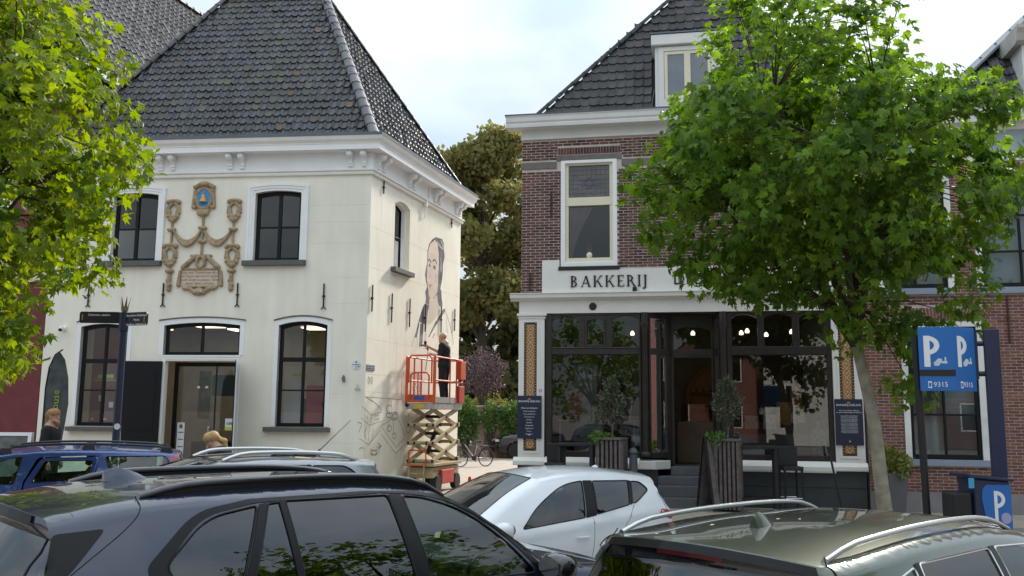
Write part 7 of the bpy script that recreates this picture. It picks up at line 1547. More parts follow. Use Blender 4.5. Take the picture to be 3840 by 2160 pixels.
# meter post with brackets, then the machine
mp = thing('meter_post', 'square navy post carrying two bracket arms beside the parking sign', 'post', (5.09, 9.6, -.2), R(-25))
mb = MB(); mb.box(-.075, .075, -.075, .075, -.12, 3.03); mb.build('post', m_navy, mp, bevel=.012)
for z in (2.88, 2.56): mb = MB(); mb.tube([(-.06, 0, z), (-.20, -.0, z)], .028, 10); mb.build('bracket', m_navy, mp, smooth=50)
mt_ = thing('parking_meter', 'navy parking ticket machine marked with a white P', 'parking meter', (4.84, 9.45, -.16), R(8))
mb = MB(); mb.prism([(-.20, -.12), (-.20, 1.38), (-.22, 1.46), (.18, 1.43), (.20, 1.38), (.20, -.12)], -.14, .14); mb.build('cabinet', m_navy, mt_, bevel=.02)
mb = MB(); mb.prism([(-.27, 1.46), (.22, 1.42), (.22, 1.45), (-.27, 1.50)], -.17, .17); mb.build('cap', m_navy, mt_, bevel=.01)
mb = MB(); mb.prism([(-.12, 1.35), (-.13, 1.25), (-.10, 1.08), (-.02, .95), (.19, .95), (.19, 1.39), (-.08, 1.39)], -.146, -.141); mb.build('blue_panel', m_blue, mt_)
mb = MB(); x = .0; mb.box(x, x+.035, -.150, -.147, 1.02, 1.33)
po = [(x+.02+.10*math.sin(math.pi*i/12), 1.245+.085*math.cos(math.pi*i/12)) for i in range(13)]; pi_ = [(x+.02+.062*math.sin(math.pi*i/12), 1.245+.047*math.cos(math.pi*i/12)) for i in range(13)]
for i in range(12): mb.prism([po[i], po[i+1], pi_[i+1], pi_[i]], -.1495, -.1472)
mb.build('letter', m_paper, mt_)
mb = MB(); mb.lathe([(0, -.153), (.055, -.153), (.055, -.147), (0, -.147)], 16, (.12, 0, 1.06), 'y'); mb.build('round_sticker', M('lilac', (.35, .33, .5), .5), mt_)
mb = MB(); mb.box(-.42, -.21, -.12, .10, .75, 1.32); mb.build('side_box', m_iron, mt_, bevel=.03); mb = MB(); mb.box(-.285, -.225, -.175, -.17, 1.36, 1.46); mb.build('blue_tag', M('cyan_tag', (.05, .35, .6), .4), mt_)
# ------------------------------------------------------------------ in front of the bakery
def bw(u, o, z=0.): p = bf(Vector((u, o, z))); return (p.x+BB[0], p.y+BB[1], z)
def menu(name, u0, u1, z0, z1, label, lines):
    t = thing(name, label, 'menu board', bw((u0+u1)/2, .075), R(BA)); c = (u1-u0)/2
    T = lambda p: Vector((p[0], -p[1], p[2]))
    mb = MB(T); mb.box(-c, c, 0, .035, z0, z1); bd = mb.build('board', M('menu_navy', (.010, .016, .045), .4), t, bevel=.008)
    mb = MB(T); mb.prism([(-.03, z1-.09), (.03, z1-.09), (.035, z1-.05), (.015, z1-.07), (0, z1-.045), (-.015, z1-.07), (-.035, z1-.05)], .035, .037); mb.build('crown_mark', M('gold_mark', (.35, .22, .05), .5), t)
    for z, s, tx in lines: text(tx, s, 'lettering', m_paper, t, T, 0, .036, z, ext=.0008)
    mb = MB(T); mb.lathe([(0, .035), (.014, .035), (.014, .038), (0, .038)], 8, (0, 0, z0+.08), 'y'); mb.build('dot', m_paper, t)
menu('menu_board', -.05, .49, 1.355, 2.29, 'navy board listing specialities on the left bakery pilaster', [(2.165, .058, 'BAKKERIJ DEELING'), (2.02, .048, 'Onze specialiteiten')]+[(1.95-.062*k, .036, s_) for k, s_ in enumerate(('Fryske oranjekoek', 'Fries suikerbrood', 'Krentenbrood', 'Dumkes', 'Saucijzen', 'Oranjekoek', 'Roggebrood', 'Taarten', 'Appeltaart'))])
menu('menu_board', 6.64, 7.19, 1.31, 2.255, 'navy board of small print on the right bakery pilaster', [(2.13, .058, 'BAKKERIJ DEELING'), (2.0, .036, 'Meer dan 100 jaar bakkerij\neen generatie gemaakt en verkocht')]+[(1.89-.075*k, .022, 'brood en banket wordt elke dag vers\ngebakken in onze eigen bakkerij door\nonze bakkers met veel liefde bereid') for k in range(5)])
m_slat = M('grey_slat_wood', (.13, .105, .10), .8, var=.3, scale=10); m_olive = M('olive_leaf', (.055, .075, .04), .6, c2=(.11, .125, .075), scale=14, trans=.15); m_ivy = M('ivy_leaf', (.06, .15, .025), .6, c2=(.12, .24, .04), scale=10, trans=.25); m_bark = M('thin_bark', (.18, .14, .10), .85)
def leafblob(name, centre, radii, n, size, mat, parent, seed=1, elong=2.2, shell=.4, up=.3, stuff=True):
    rg = np.random.default_rng(seed); vs = []; fs = []
    d = rg.normal(size=(n, 3)); d /= np.linalg.norm(d, axis=1)[:, None]; r_ = (shell+(1-shell)*rg.random(n)**.6)
    wob = 1+.18*np.sin(d[:, 0]*5+seed)*np.cos(d[:, 1]*4)+.12*np.sin(d[:, 2]*7)
    c = np.array(centre)+d*(r_*wob)[:, None]*np.array(radii)
    t = rg.normal(size=(n, 3))*.8+d+np.array((0, 0, up)); t /= np.linalg.norm(t, axis=1)[:, None]
    q = np.cross(t, rg.normal(size=(n, 3))); q /= np.linalg.norm(q, axis=1)[:, None]; s = size*(.7+.6*rg.random(n))[:, None]
    V = np.stack([c-q*s*.0, c+q*s*.28+t*s*.45*elong/2, c+t*s*elong/2*1.1, c-q*s*.28+t*s*.45*elong/2], 1).reshape(-1, 3)
    mb = MB(); mb.v = [tuple(v) for v in V]; mb.f = [(4*i, 4*i+1, 4*i+2, 4*i+3) for i in range(n)]; o = mb.build(name, mat, parent, fix=False)
    if stuff: o['kind'] = 'stuff'
    return o
def planter(u, o, w, h, label, top, seed):
    t = thing('planter', label, 'planter', bw(u, o), R(BA-8))
    mb = MB(); mb.box(-w/2+.03, w/2-.03, -w/2+.03, w/2-.03, .05, h-.06); mb.build('liner', m_iron, t)
    n = 6
    for k in range(n):
        x = -w/2+.03+(w-.06)*k/(n-1)
        for fx, fy in ((x, -w/2), (x, w/2), (-w/2, x), (w/2, x)):
            mb = MB(); mb.box(fx-.026, fx+.026, fy-.013 if abs(fy) > w/2-.01 else fy-.026, fy+.013 if abs(fy) > w/2-.01 else fy+.026, .04, h-.05)
            mb.build('slat', m_slat, t, bevel=.004)
    for z in (h-.045, .12): mb = MB(); mb.box(-w/2-.03, w/2+.03, -w/2-.03, w/2+.03, z, z+.045) if z > .5 else mb.box(-w/2-.006, w/2+.006, -w/2-.006, w/2+.006, z, z+.05); mb.build('rim', m_slat, t, bevel=.004)
    pl = thing('olive_tree', top, 'olive tree', (*bw(u, o)[:2], h-.1))
    hh = 1.15 if seed == 1 else 1.25
    mb = MB(); mb.tube([(0, 0, 0), (.02, .01, .25), (-.01, .0, .45)], [.018, .015, .012], 7); mb.tube([(-.02, .02, 0), (.03, .01, .3), (.08, 0, .55)], [.014, .012, .008], 6)
    for k in range(9): a = k*2.4; mb.tube([(-.01, 0, .42), (.10*math.cos(a), .10*math.sin(a), .62+.03*k), (.20*math.cos(a), .2*math.sin(a), .75+.045*k)], [.008, .006, .003], 5)
    mb.build('trunk', m_bark, pl, smooth=50)
    leafblob('crown', (0, 0, .80), (.29, .27, .42), 560, .075, m_olive, pl, seed); leafblob('crown', (.0, 0, 1.12), (.16, .16, .25), 260, .07, m_olive, pl, seed+5)
    iv = thing('trailing_plant', top.replace('olive tree', 'green plant trailing over the rim').replace('small ', '').replace('growing ', ''), 'plant', (*bw(u-.22, o+.12)[:2], h-.05))
    leafblob('leaves', (0, 0, .02), (.26, .16, .14), 240, .09, m_ivy, iv, seed+9, 1.6, stuff=True)
planter(2.08, .8, .52, 1.42, 'square slatted wooden planter left of the bakery steps', 'small olive tree growing in the planter left of the steps', 1)
planter(4.43, .85, .48, 1.43, 'square slatted wooden planter right of the bakery steps', 'small olive tree growing in the planter right of the steps', 2)
m_fb = M('furniture_black', (.012, .013, .016), .55)
def bar_table(u0, u1, o, label):
    t = thing('bar_table', label, 'table', bw((u0+u1)/2, o), R(BA), 'tall black tables'); c = (u1-u0)/2
    mb = MB(); mb.box(-c, c, -.3, .3, 1.24, 1.30); mb.build('table_top', m_fb, t, bevel=.008)
    for x in (-c+.05, c-.05):
        for y in (-.25, .25): mb = MB(); mb.box(x-.035, x+.035, y-.035, y+.035, .0, 1.24); mb.build('leg', m_fb, t, bevel=.006)
    for y in (-.25, .25): mb = MB(); mb.box(-c+.05, c-.05, y-.02, y+.02, .22, .28); mb.build('stretcher', m_fb, t)
bar_table(4.56, 5.40, .75, 'tall black bar table right of the bakery steps'); bar_table(.95, 1.72, .75, 'tall black bar table under the left bakery window')
def bar_stool(u, o, rz, label):
    t = thing('bar_stool', label, 'bar stool', bw(u, o), R(BA+rz), 'black bar stools')
    mb = MB(); mb.box(-.20, .20, -.20, .20, .82, .90); mb.build('seat', m_fb, t, bevel=.012); mb = MB(); mb.box(-.20, .20, .15, .20, .90, 1.29); mb.build('backrest', m_fb, t, bevel=.012)
    for x in (-.17, .17):
        for y in (-.17, .17): mb = MB(); mb.beam((x*1.08, y*1.08, 0), (x, y, .82), .035, .035); mb.build('leg', m_fb, t)
    for a, b in (((-.17, -.18), (.17, -.18)), ((-.17, .18), (.17, .18))): mb = MB(); mb.tube([(*a, .28), (*b, .28)], .012, 6); mb.build('foot_rest', M('steel_rest', (.5, .5, .5), .35, 1.), t)
bar_stool(5.65, .75, 12, 'black bar stool right of the tall table by the right shop window'); bar_stool(.92, .98, 0, 'black bar stool by the left shop window')
bo = thing('bollard', 'grey round bollard beside the left planter', 'bollard', bw(2.53, .9)); mb = MB(); mb.lathe([(.085, 0), (.085, 1.08), (.09, 1.10), (.09, 1.16), (.06, 1.2), (0, 1.22)], 16); mb.build('shaft', M('bollard_grey', (.10, .105, .12), .6), bo, smooth=40); mb = MB(); mb.lathe([(.091, 1.09), (.091, 1.11)], 16); mb.build('ring', m_iron, bo)
ab = thing('pavement_sign', 'narrow A-frame menu sign beside the right planter', 'sign board', bw(4.10, .95), R(BA+52))
for s in (-1, 1):
    T = lambda p, s=s: Vector((p[0], s*(.02+.18*(1.45-p[2])/1.45)+p[1]*s, p[2]))
    mb = MB(T); ringpoly(mb, [(.25, .02), (-.25, .02), (-.25, 1.46), (.25, 1.46)], [(.21, .06), (-.21, .06), (-.21, 1.42), (.21, 1.42)], 0, .025); fm = mb.build('frame', m_iron, ab); mb = MB(T); mb.box(-.21, .21, .006, .012, .06, 1.42); mb.build('poster', M('aframe_poster', (.10, .11, .11), .3, c2=(.30, .22, .22), scale=4), fm)
lp = thing('leaning_pole', 'black pole leaning against the right bakery pilaster', 'pole', bw(6.5, .35)); mb = MB(); mb.tube([(.10, -.25, 0), (-.02, .1, 1.25)], .022, 8); mb.lathe([(.025, 0), (.03, .05), (0, .06)], 8, (-.02, .1, 1.22)); mb.build('shaft', m_iron, lp)
po_ = thing('tall_pot', 'tall tapered grey pot left of the parking sign', 'pot', bw(7.65, .55))
mb = MB(); mb.loft([[Vector((sx*(.14+.06*z), sy*(.14+.06*z), z*.80)) for sx, sy in ((-1,-1),(1,-1),(1,1),(-1,1))] for z in (0, 1)]+[[Vector((sx*.175, sy*.175, z)) for sx, sy in ((-1,-1),(1,-1),(1,1),(-1,1))] for z in (.80, .74)]); mb.build('pot', M('pot_grey', (.10, .105, .115), .7), po_, bevel=.012)
sh_ = thing('shrub', 'yellow-green bushy shrub growing in the tall grey pot', 'shrub', (*bw(7.65, .55)[:2], .74)); mb = MB()
for k in range(7): a = k*.9; mb.tube([(0, 0, -.05), (.08*math.cos(a), .08*math.sin(a), .2), (.18*math.cos(a), .16*math.sin(a), .42)], [.01, .008, .004], 5)
mb.build('stem', m_bark, sh_); leafblob('foliage', (0, 0, .22), (.30, .28, .30), 1000, .085, M('variegated', (.055, .10, .02), .5, c2=(.26, .27, .04), scale=16, trans=.2), sh_, 3, 1.8)
# ------------------------------------------------------------------ alley: garden wall, bicycle, shrubs and trees behind
gw = thing('garden_wall', 'old brick garden wall with tall square piers and iron railing in the alley', 'wall', (-1.0, 40.0, 0), R(4))
m_gb = M('old_brick', (.20, .145, .115), .85, var=.3, scale=6, c2=(.30, .24, .20), bump=.6, bscale=30)
mb = MB(); mb.box(-2.6, 1.6, -.12, .12, 0, .45); mb.build('low_wall', m_gb, gw); mb = MB(); mb.box(-2.65, 1.6, -.16, .16, .45, .52); mb.build('coping', M('coping_stone', (.30, .27, .24), .8), gw)
for x in (-.42, .52, -2.0, 1.4):
    T = lambda p, x=x: Vector((x+p[0]*math.cos(.5)-p[1]*math.sin(.5), p[0]*math.sin(.5)+p[1]*math.cos(.5), p[2]))
    mb = MB(T); mb.box(-.2, .2, -.2, .2, 0, 2.14); pr_ = mb.build('pier', m_gb, gw, bevel=.01); mb = MB(T); mb.box(-.25, .25, -.25, .25, 2.14, 2.23); mb.build('pier_cap', M('coping_stone', (.30, .27, .24), .8), pr_, bevel=.01)
for z in (.75, 1.05): mb = MB(); mb.tube([(-2.5, 0, z), (1.5, 0, z)], .015, 6); mb.build('railing', m_iron, gw)
bike = thing('bicycle', 'dark city bicycle parked in the alley beside the lift', 'bicycle', (-1.32, 33.0, 0), R(35))
def wheel(x):
    mb = MB(); mb.tube([(x+.30*math.cos(a), 0, .31+.30*math.sin(a)) for a in [2*math.pi*k/28 for k in range(28)]], .020, 6, closed=True); w_ = mb.build('wheel', m_tyre, bike, smooth=60)
    mb = MB()
    for k in range(14): a = 2*math.pi*k/14; mb.tube([(x, .015*(-1)**k, .31), (x+.29*math.cos(a), 0, .31+.29*math.sin(a))], .0022, 3)
    mb.tube([(x, -.05, .31), (x, .05, .31)], .02, 8); mb.build('spokes', M('steel', (.6,.6,.6), .3, 1.), w_)
wheel(.52); wheel(-.55)
mb = MB(); mb.tube([(.52, 0, .31), (.02, 0, .30), (-.38, 0, .78)], .018, 7); mb.tube([(.02, 0, .30), (.14, 0, .80)], .018, 7); mb.tube([(.52, 0, .31), (.13, 0, .74)], .011, 6); mb.build('frame', M('bike_silver', (.35, .35, .36), .4, .5), bike, smooth=50)
mb = MB(); mb.tube([(-.55, 0, .31), (-.43, 0, .68), (-.38, 0, .95)], .016, 7); mb.build('fork', m_iron, bike); mb = MB(); mb.tube([(-.22, -.28, .98), (-.30, -.25, 1.02), (-.38, -.08, 1.0), (-.38, .08, 1.0), (-.30, .25, 1.02), (-.22, .28, .98)], .013, 7); mb.build('handlebar', m_iron, bike, smooth=50)
mb = MB(); mb.prism([(.0, .84), (.28, .86), (.28, .92), (.22, .93), (.0, .88)], -.08, .08); mb.build('saddle', m_iron, bike, bevel=.02); mb = MB(); mb.box(.30, .78, -.07, .07, .70, .725); mb.tube([(.52, .06, .31), (.62, .06, .70)], .008, 5); mb.tube([(.52, -.06, .31), (.62, -.06, .70)], .008, 5); mb.build('luggage_rack', m_iron, bike)
mb = MB(); mb.tube([(.52+.345*math.cos(a), 0, .31+.345*math.sin(a)) for a in [.0+.2*k for k in range(13)]], .014, 6); mb.build('mudguard', m_iron, bike, smooth=50); mb = MB(); mb.lathe([(0, -.03), (.09, -.03), (.09, .03), (0, .03)], 14, (.02, 0, .3), 'y'); mb.beam((.02, .05, .3), (.14, .06, .16), .02, .02); mb.build('crank', m_iron, bike)
m_vine = M('vine_leaf', (.045, .10, .022), .6, c2=(.11, .20, .05), scale=5, trans=.3); m_purp = M('purple_leaf', (.055, .032, .036), .6, c2=(.13, .085, .09), scale=4, trans=.25)
m_aut = M('autumn_leaf', (.10, .12, .035), .7, c2=(.24, .21, .07), scale=.7, trans=.42, det=6); m_darkleaf = M('dark_leaf', (.035, .05, .014), .7, c2=(.11, .11, .03), scale=.8, trans=.15)
def bush(label, loc, centre, radii, n, size, mat, seed, name='climbing_plant', cat='plant'):
    t = thing(name, label, cat, loc); mb = MB()
    for k in range(7): a = k*.9+seed; mb.tube([(0, 0, 0), (radii[0]*.4*math.cos(a), radii[1]*.3*math.sin(a), centre[2]*.6), (centre[0]+radii[0]*.7*math.cos(a), centre[1]+radii[1]*.6*math.sin(a), centre[2]+radii[2]*.4*math.sin(k*1.3))], [.035, .02, .008], 6)
    mb.build('stem', M('dark_bark', (.05, .04, .03), .9), t); leafblob('foliage', centre, radii, n, size, mat, t, seed, 1.7, .25); return t
bush('green vine hanging over the garden wall beside the lift', (-1.95, 39.6, 0), (0, 0, 1.55), (.62, .3, 1.0), 1700, .16, m_vine, 2)
bush('green vine hanging between the two brick piers', (-.85, 39.75, 0), (0, 0, 1.75), (.42, .25, .65), 700, .15, m_vine, 3)
bush('green vine hanging over the wall above the black car', (.1, 39.7, 0), (0, 0, 1.7), (.75, .3, .75), 1400, .16, m_vine, 4)
bush('narrow green hedge strip against the far end of the cream house', (-2.35, 35.5, 0), (0, 0, 1.2), (.16, .3, 1.1), 500, .12, m_vine, 5)
pt_ = thing('purple_shrub', 'purple-leaved small tree behind the garden wall', 'tree', (-1.35, 43.0, 0)); mb = MB()
mb.tube([(0, 0, 0), (.03, 0, 1.6), (0, 0, 2.4)], [.09, .07, .05], 8)
for k in range(12): a = k*2.4; mb.tube([(0, 0, 2.0), (.5*math.cos(a), .5*math.sin(a), 3.0+.1*k), (.95*math.cos(a), .9*math.sin(a), 3.4+.13*k)], [.03, .02, .008], 5)
mb.build('trunk', M('dark_bark', (.05, .04, .03), .9), pt_); leafblob('crown', (0, 0, 3.85), (1.25, 1.1, 1.15), 2600, .13, m_purp, pt_, 6, 1.7, .15)
bush('yellow-green undergrowth below the purple tree', (-1.1, 44.2, 0), (0, 0, 2.2), (1.0, .6, .7), 700, .16, M('yellow_leaf', (.14, .15, .02), .6, c2=(.24, .20, .04), scale=3, trans=.3), 7)
def bigtree(label, loc, H, radii, cz, n, size, mat, seed, shell=.3, name='tree'):
    t = thing(name, label, 'tree', loc); rg = random.Random(seed); mb = MB(); mb.tube([(0, 0, 0), (.1, 0, H*.3), (0, 0, H*.6), (.1, .1, H*.9)], [.40, .30, .18, .05], 9)
    cl = []
    for k in range(34):
        a = rg.uniform(0, 6.28); f = rg.uniform(.35, 1); zz = rg.uniform(-.85, .95); rr = math.sqrt(max(.05, 1-zz*zz))*f
        p = (radii[0]*rr*math.cos(a), radii[1]*rr*math.sin(a), cz+radii[2]*zz); z0 = max(H*.2, min(H*.8, p[2]-2.2)); mb.tube([(0.05, 0, z0), (p[0]*.5, p[1]*.5, z0+(p[2]-z0)*.6), p], [.12, .07, .02], 5); cl.append(p)
    mb.build('trunk', M('dark_bark', (.05, .04, .03), .9), t, smooth=50)
    rgn = np.random.default_rng(seed); V = []; per = n//len(cl)
    for p in cl:
        s = rg.uniform(.75, 1.25)*min(radii)*.36; d = rgn.normal(size=(per, 3)); d /= np.linalg.norm(d, axis=1)[:, None]; c = np.array(p)+d*(rgn.random(per)**.45)[:, None]*s*np.array((1.15, 1.1, .75))
        tt = rgn.normal(size=(per, 3)); tt /= np.linalg.norm(tt, axis=1)[:, None]; q = np.cross(tt, rgn.normal(size=(per, 3))); q /= np.linalg.norm(q, axis=1)[:, None]; sz = size*(.6+.8*rgn.random(per))[:, None]
        V.append(np.stack([c, c+q*sz*.4+tt*sz*.5, c+tt*sz, c-q*sz*.4+tt*sz*.5], 1).reshape(-1, 3))
    V = np.concatenate(V); mb = MB(); mb.v = [tuple(v) for v in V]; mb.f = [(4*i, 4*i+1, 4*i+2, 4*i+3) for i in range(len(V)//4)]; o = mb.build('crown', mat, t, fix=False); o['kind'] = 'stuff'
bigtree('tall autumn-tinted tree rising behind the alley between the two buildings', (-1.9, 55, 0), 19, (4.3, 4, 6.0), 12.8, 40000, .30, m_aut, 3)
bigtree('broad dark green tree low behind the alley, left of the autumn tree', (-4.2, 60, 0), 12, (4.5, 3, 4.8), 6.2, 9000, .55, m_darkleaf, 4)
bigtree('dark green tree filling the alley end beside the bakery', (1.4, 58, 0), 12, (3.6, 3, 5.2), 6.2, 9000, .55, m_darkleaf, 5)
hd = bush('dark hedge closing the far end of the alley', (-1.5, 62, 0), (0, 0, 2.2), (7, 1.2, 2.6), 6000, .5, m_darkleaf, 9, 'hedge', 'hedge')
# ------------------------------------------------------------------ plane trees with lobed leaves
def leaf_template():
    tips = [(-150, .50), (-95, .62), (-122, .38), (-40, .95), (-66, .52), (0, 1.12), (-20, .58), (20, .58), (40, .95), (66, .52), (95, .62), (122, .38), (150, .50)]
    tips.sort(); V = [(0, 0, 0)]
    for a, r_ in tips: t = R(a); V.append((r_*math.sin(t), r_*math.cos(t), -.28*r_*r_+.06*math.cos(3*t)))
    V.append((0, -.15, .0))
    n = len(tips); F = [(0, i, i+1) for i in range(1, n)]+[(0, n, n+1), (0, n+1, 1)]
    return np.array(V), F
LV, LF = leaf_template()
m_leaf = M('plane_leaf', (.060, .125, .018), .5, c2=(.160, .260, .036), scale=2.4, rnd=.42, spec=.3, trans=.55, det=5)
m_leafy = M('plane_leaf_yellow', (.085, .155, .014), .5, spec=.3, c2=(.215, .275, .025), scale=2.0, rnd=.3, trans=.52, det=5)
m_pbark = M('plane_bark', (.20, .175, .13), .85, c2=(.36, .33, .25), scale=7, det=8, bump=.5, bscale=30); m_twig = M('twig_bark', (.06, .045, .03), .85)
def plane_tree(label, base, trunk, cc, rad, clumps, per, size, mat, seed, extra=(), nind=300, squash=None, crown_seed_pts=None, clr=.46):
    t = thing('plane_tree', label, 'tree', base, 0, 'plane trees along the car park'); rg = random.Random(seed); rn = np.random.default_rng(seed)
    base = Vector(base); loc = lambda p: Vector(p)-base
    q = catmull([Vector(p)-base for p in trunk[0]], 6); rr = [trunk[1]+(trunk[2]-trunk[1])*i/(len(q)-1) for i in range(len(q))]; mb = MB(); mb.tube(q, rr, 14); mb.build('trunk', m_pbark, t, smooth=60)
    top = q[-1]; c = Vector(cc)-base; nodes = []
    for k in range(11):   # limbs
        a = 2*math.pi*k/11+rg.uniform(-.2, .2); el = rg.uniform(.15, 1.1); e = c+Vector((rad[0]*.62*math.cos(a)*math.cos(el), rad[1]*.62*math.sin(a)*math.cos(el), rad[2]*(.75*math.sin(el)-.2)))
        mid = top.lerp(e, .5)+Vector((0, 0, -.15+.3*rg.random())); L_ = catmull([top-Vector((0, 0, .15)), top.lerp(mid, .4)+Vector((0, 0, .05)), mid, e], 4)
        mb = MB(); mb.tube(L_, [.075-.055*i/(len(L_)-1) for i in range(len(L_))], 7); mb.build('limb', m_twig, t, smooth=60); nodes += L_[3:]
    pts = []
    for k in range(clumps):
        d = rn.normal(size=3); d /= np.linalg.norm(d); r_ = .38+.66*rn.random()**.55; p = Vector(tuple(np.array(rad)*d*r_)); w = 1+.10*math.sin(d[0]*6+seed)+.08*math.cos(d[2]*7)
        if squash and not squash(p/1.0): continue
        pts.append((c+p*w, d))
    pts += [(Vector(p)-base, np.array((.3, -.3, -.2))) for p in extra]
    tw = MB(); Ms = []; up_ = np.array((0, 0, 1.))
    for p, d in pts:
        nn_ = min(nodes, key=lambda n: (n-p).length); tw.tube([nn_, nn_.lerp(p, .5)+Vector((0, 0, .10)), p], [.016, .010, .004], 4, cap=False)
        n = int(per*rg.uniform(.6, 1.35)); dl = rn.normal(size=(n, 3)); dl /= np.linalg.norm(dl, axis=1)[:, None]; pos = np.array(p)+dl*(rn.random(n)**.5)[:, None]*np.array((clr, clr, clr*.85))
        # leaves hang on short drooping shoots, blades turned out and up
        nor = up_*.55+d*.55+rn.normal(size=(n, 3))*.62+np.array((0, -.25, 0)); nor /= np.linalg.norm(nor, axis=1)[:, None]
        tip = -up_*.7+d*.5+rn.normal(size=(n, 3))*.55; tip -= nor*(tip*nor).sum(1)[:, None]; tip /= np.linalg.norm(tip, axis=1)[:, None]
        sd = np.cross(tip, nor); s = size*(.55+.75*rn.random(n))
        for i in range(n): Ms.append((pos[i], sd[i]*s[i], tip[i]*s[i], nor[i]*s[i]))
    o = tw.build('twigs', m_twig, t, fix=False); o['kind'] = 'stuff'
    cam_l = np.array(Vector((0, 0, 1.9))-base); Ms.sort(key=lambda q_: np.linalg.norm(q_[0]-cam_l))
    mb = MB(); mb.v = [tuple(v) for v in LV]; mb.f = LF; me = mb.mesh('leaf', fix=False); me.materials.append(mat)
    # the nearest leaves that fall inside the picture are single objects
    def inview(p): w_ = Vector(p)+base-cam.location; z = w_.dot(fwd); return abs(w_.dot(rt)) < z*.565 and abs(w_.dot(up)) < z*.318
    near = [i for i in range(len(Ms)) if inview(Ms[i][0])][:nind]; ns_ = set(near)
    for i in near:
        p, a, b, n = Ms[i]; m_ = Matrix((Vector(a), Vector(b), Vector(n))).transposed().to_4x4(); m_.translation = Vector(p); inst(me, 'leaf', t, m_)
    A = [Ms[i] for i in range(len(Ms)) if i not in ns_]
    PP = np.array([q_[0] for q_ in A]); SS = np.array([q_[1] for q_ in A]); TT = np.array([q_[2] for q_ in A]); NN = np.array([q_[3] for q_ in A])
    V = PP[:, None]+LV[None, :, 0:1]*SS[:, None]+LV[None, :, 1:2]*TT[:, None]+LV[None, :, 2:3]*NN[:, None]; k = len(LV)
    mb = MB(); mb.v = [tuple(v) for v in V.reshape(-1, 3)]; mb.f = [tuple(j+i*k for j in f) for i in range(len(A)) for f in LF]; o = mb.build('leaves', mat, t, fix=False); o['kind'] = 'stuff'
    return t
plane_tree('plane tree with pale mottled trunk in front of the bakery', (5.52, 13.5, -.12), ([(5.52, 13.5, -.15), (5.42, 13.5, .9), (5.34, 13.5, 1.9), (5.12, 13.5, 3.1)], .115, .08), (4.60, 13.4, 5.55), (2.65, 2.3, 2.75), 230, 80, .108, m_leaf, 5,
           extra=[(6.0, 13.2, 3.1), (6.15, 13.1, 2.8), (5.8, 13.2, 2.35), (6.6, 13.3, 3.4), (5.6, 13.2, 3.2), (3.0, 13.2, 3.9), (3.6, 13.1, 3.75), (6.9, 13.4, 3.9), (4.2, 13.2, 3.7), (4.8, 13.1, 3.5), (2.2, 13.2, 4.6), (1.95, 13.3, 5.3), (5.0, 13.2, 3.1), (7.0, 13.4, 4.6)], squash=lambda p: p.z > -1.75)
plane_tree('plane tree with yellow-green leaves reaching in at the left edge', (-7.1, 10.6, -.2), ([(-7.1, 10.6, -.25), (-7.08, 10.6, 1.2), (-7.0, 10.6, 2.9)], .15, .09), (-7.2, 10.5, 5.0), (2.2, 2.1, 2.9), 240, 76, .102, m_leafy, 9,
           extra=[(-5.7, 10.0, 2.6), (-5.55, 10.0, 3.0), (-5.2, 10.0, 3.5), (-4.9, 10.0, 4.0), (-4.8, 10.1, 4.3), (-4.5, 10.1, 4.75), (-5.85, 9.9, 2.3), (-5.0, 10.0, 5.5)])
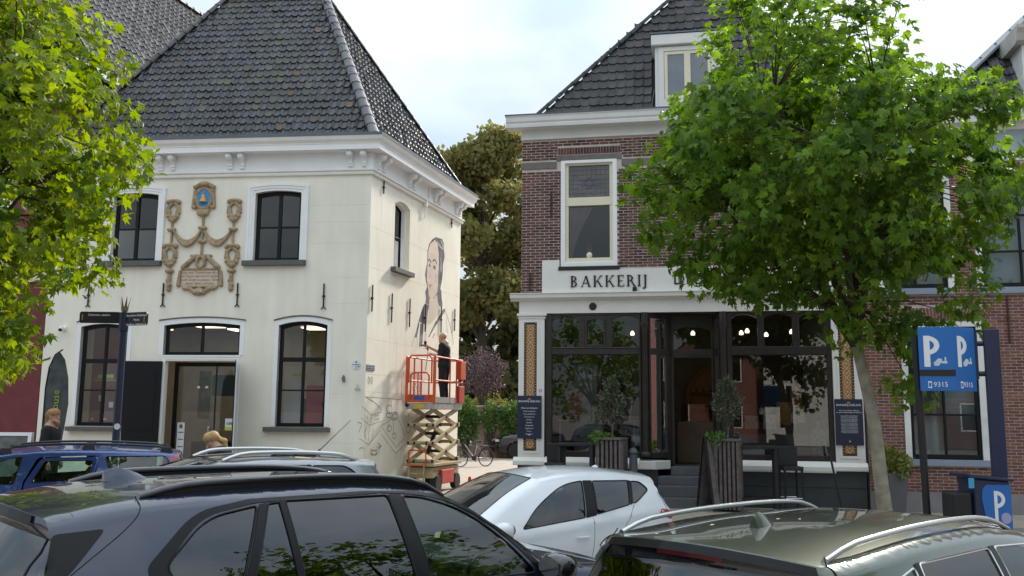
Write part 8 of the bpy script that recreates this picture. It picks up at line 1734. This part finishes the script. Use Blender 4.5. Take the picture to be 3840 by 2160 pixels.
# ------------------------------------------------------------------ the near side of the square, met only in reflections
plane_tree('plane tree standing to the right of the camera, mirrored in the car windows', (9.5, 3.6, -.25), ([(9.5, 3.6, -.3), (9.5, 3.6, 2.6)], .15, .1), (9.3, 3.4, 5.3), (3.0, 3.0, 2.9), 110, 45, .14, m_leaf, 21, nind=0, clr=.6)
def row_house(label, x, w, H, mat, y=-30, rz=0):
    t = thing('row_house', label, 'house', (x, y, -.25), R(rz)); mb = MB()
    f = [(-w/2, 0), (w/2, 0), (w/2, H), (0, H+2.6), (-w/2, H)]; hs_ = [[(u+.55, z), (u-.55, z), (u-.55, z+1.9), (u+.55, z+1.9)] for z in (1.2, 4.6) for u in (-w*.28, w*.28)]
    mb.T = lambda p: Vector((p[0], p[1], p[2])); wall_mesh(mb, f, hs_, .15); mb.box(-w/2, w/2, -7, -.3, 0, H*.98); mb.build('wall', mat, t, fix=False)
    for h in hs_: mb = MB(); ringpoly(mb, h, [(a+(-.08 if a > (h[0][0]+h[1][0])/2 else .08), b+(.08 if b < h[2][1]-.5 else -.08)) for a, b in h], -.1, .02); w_ = mb.build('window', m_white, t); mb = MB(); mb.add([(a, -.08, b) for a, b in h], [(0,1,2,3)]); mb.build('pane', m_glass_dark, w_)
    mb = MB(); mb.add([(-w/2-.2, .2, H-.1), (0, .2, H+2.75), (0, -7, H+2.75), (-w/2-.2, -7, H-.1), (w/2+.2, .2, H-.1), (w/2+.2, -7, H-.1)], [(0,1,2,3), (1,4,5,2)]); mb.build('roof', m_gtile, t)
row_house('brick gabled house across the square, mirrored in shop windows', -4, 7, 6.2, m_brick2); row_house('pale gabled house across the square, mirrored in upper windows', 3.6, 7, 5.6, m_sp); row_house('red gabled house across the square, at the right', 11.5, 7.5, 6.4, m_brick)
row_house('unseen brick gabled house added at the left to close off horizon reflections', -36, 9, 6.5, m_brick2, 9, -90); row_house('unseen brown gabled house added at the left, towards the camera side, against horizon reflections', -36, 9, 6.2, m_brick, -1, -90); row_house('unseen brick gabled house added at the right to close off horizon reflections', 38, 9, 6.5, m_brick2, 6, 90); row_house('unseen pale gabled house added at the right against horizon reflections', 38, 9, 6.0, m_sp, -4, 90)  # end houses are added out of view to block bright horizon in glass reflections
plane_tree('plane tree behind the camera, mirrored in the left bakery window', (-6.5, -8, -.25), ([(-6.5, -8, -.3), (-6.5, -8, 2.4)], .15, .1), (-6.5, -8, 4.4), (3.0, 2.6, 2.8), 70, 40, .17, m_leaf, 33, nind=0, clr=.65)
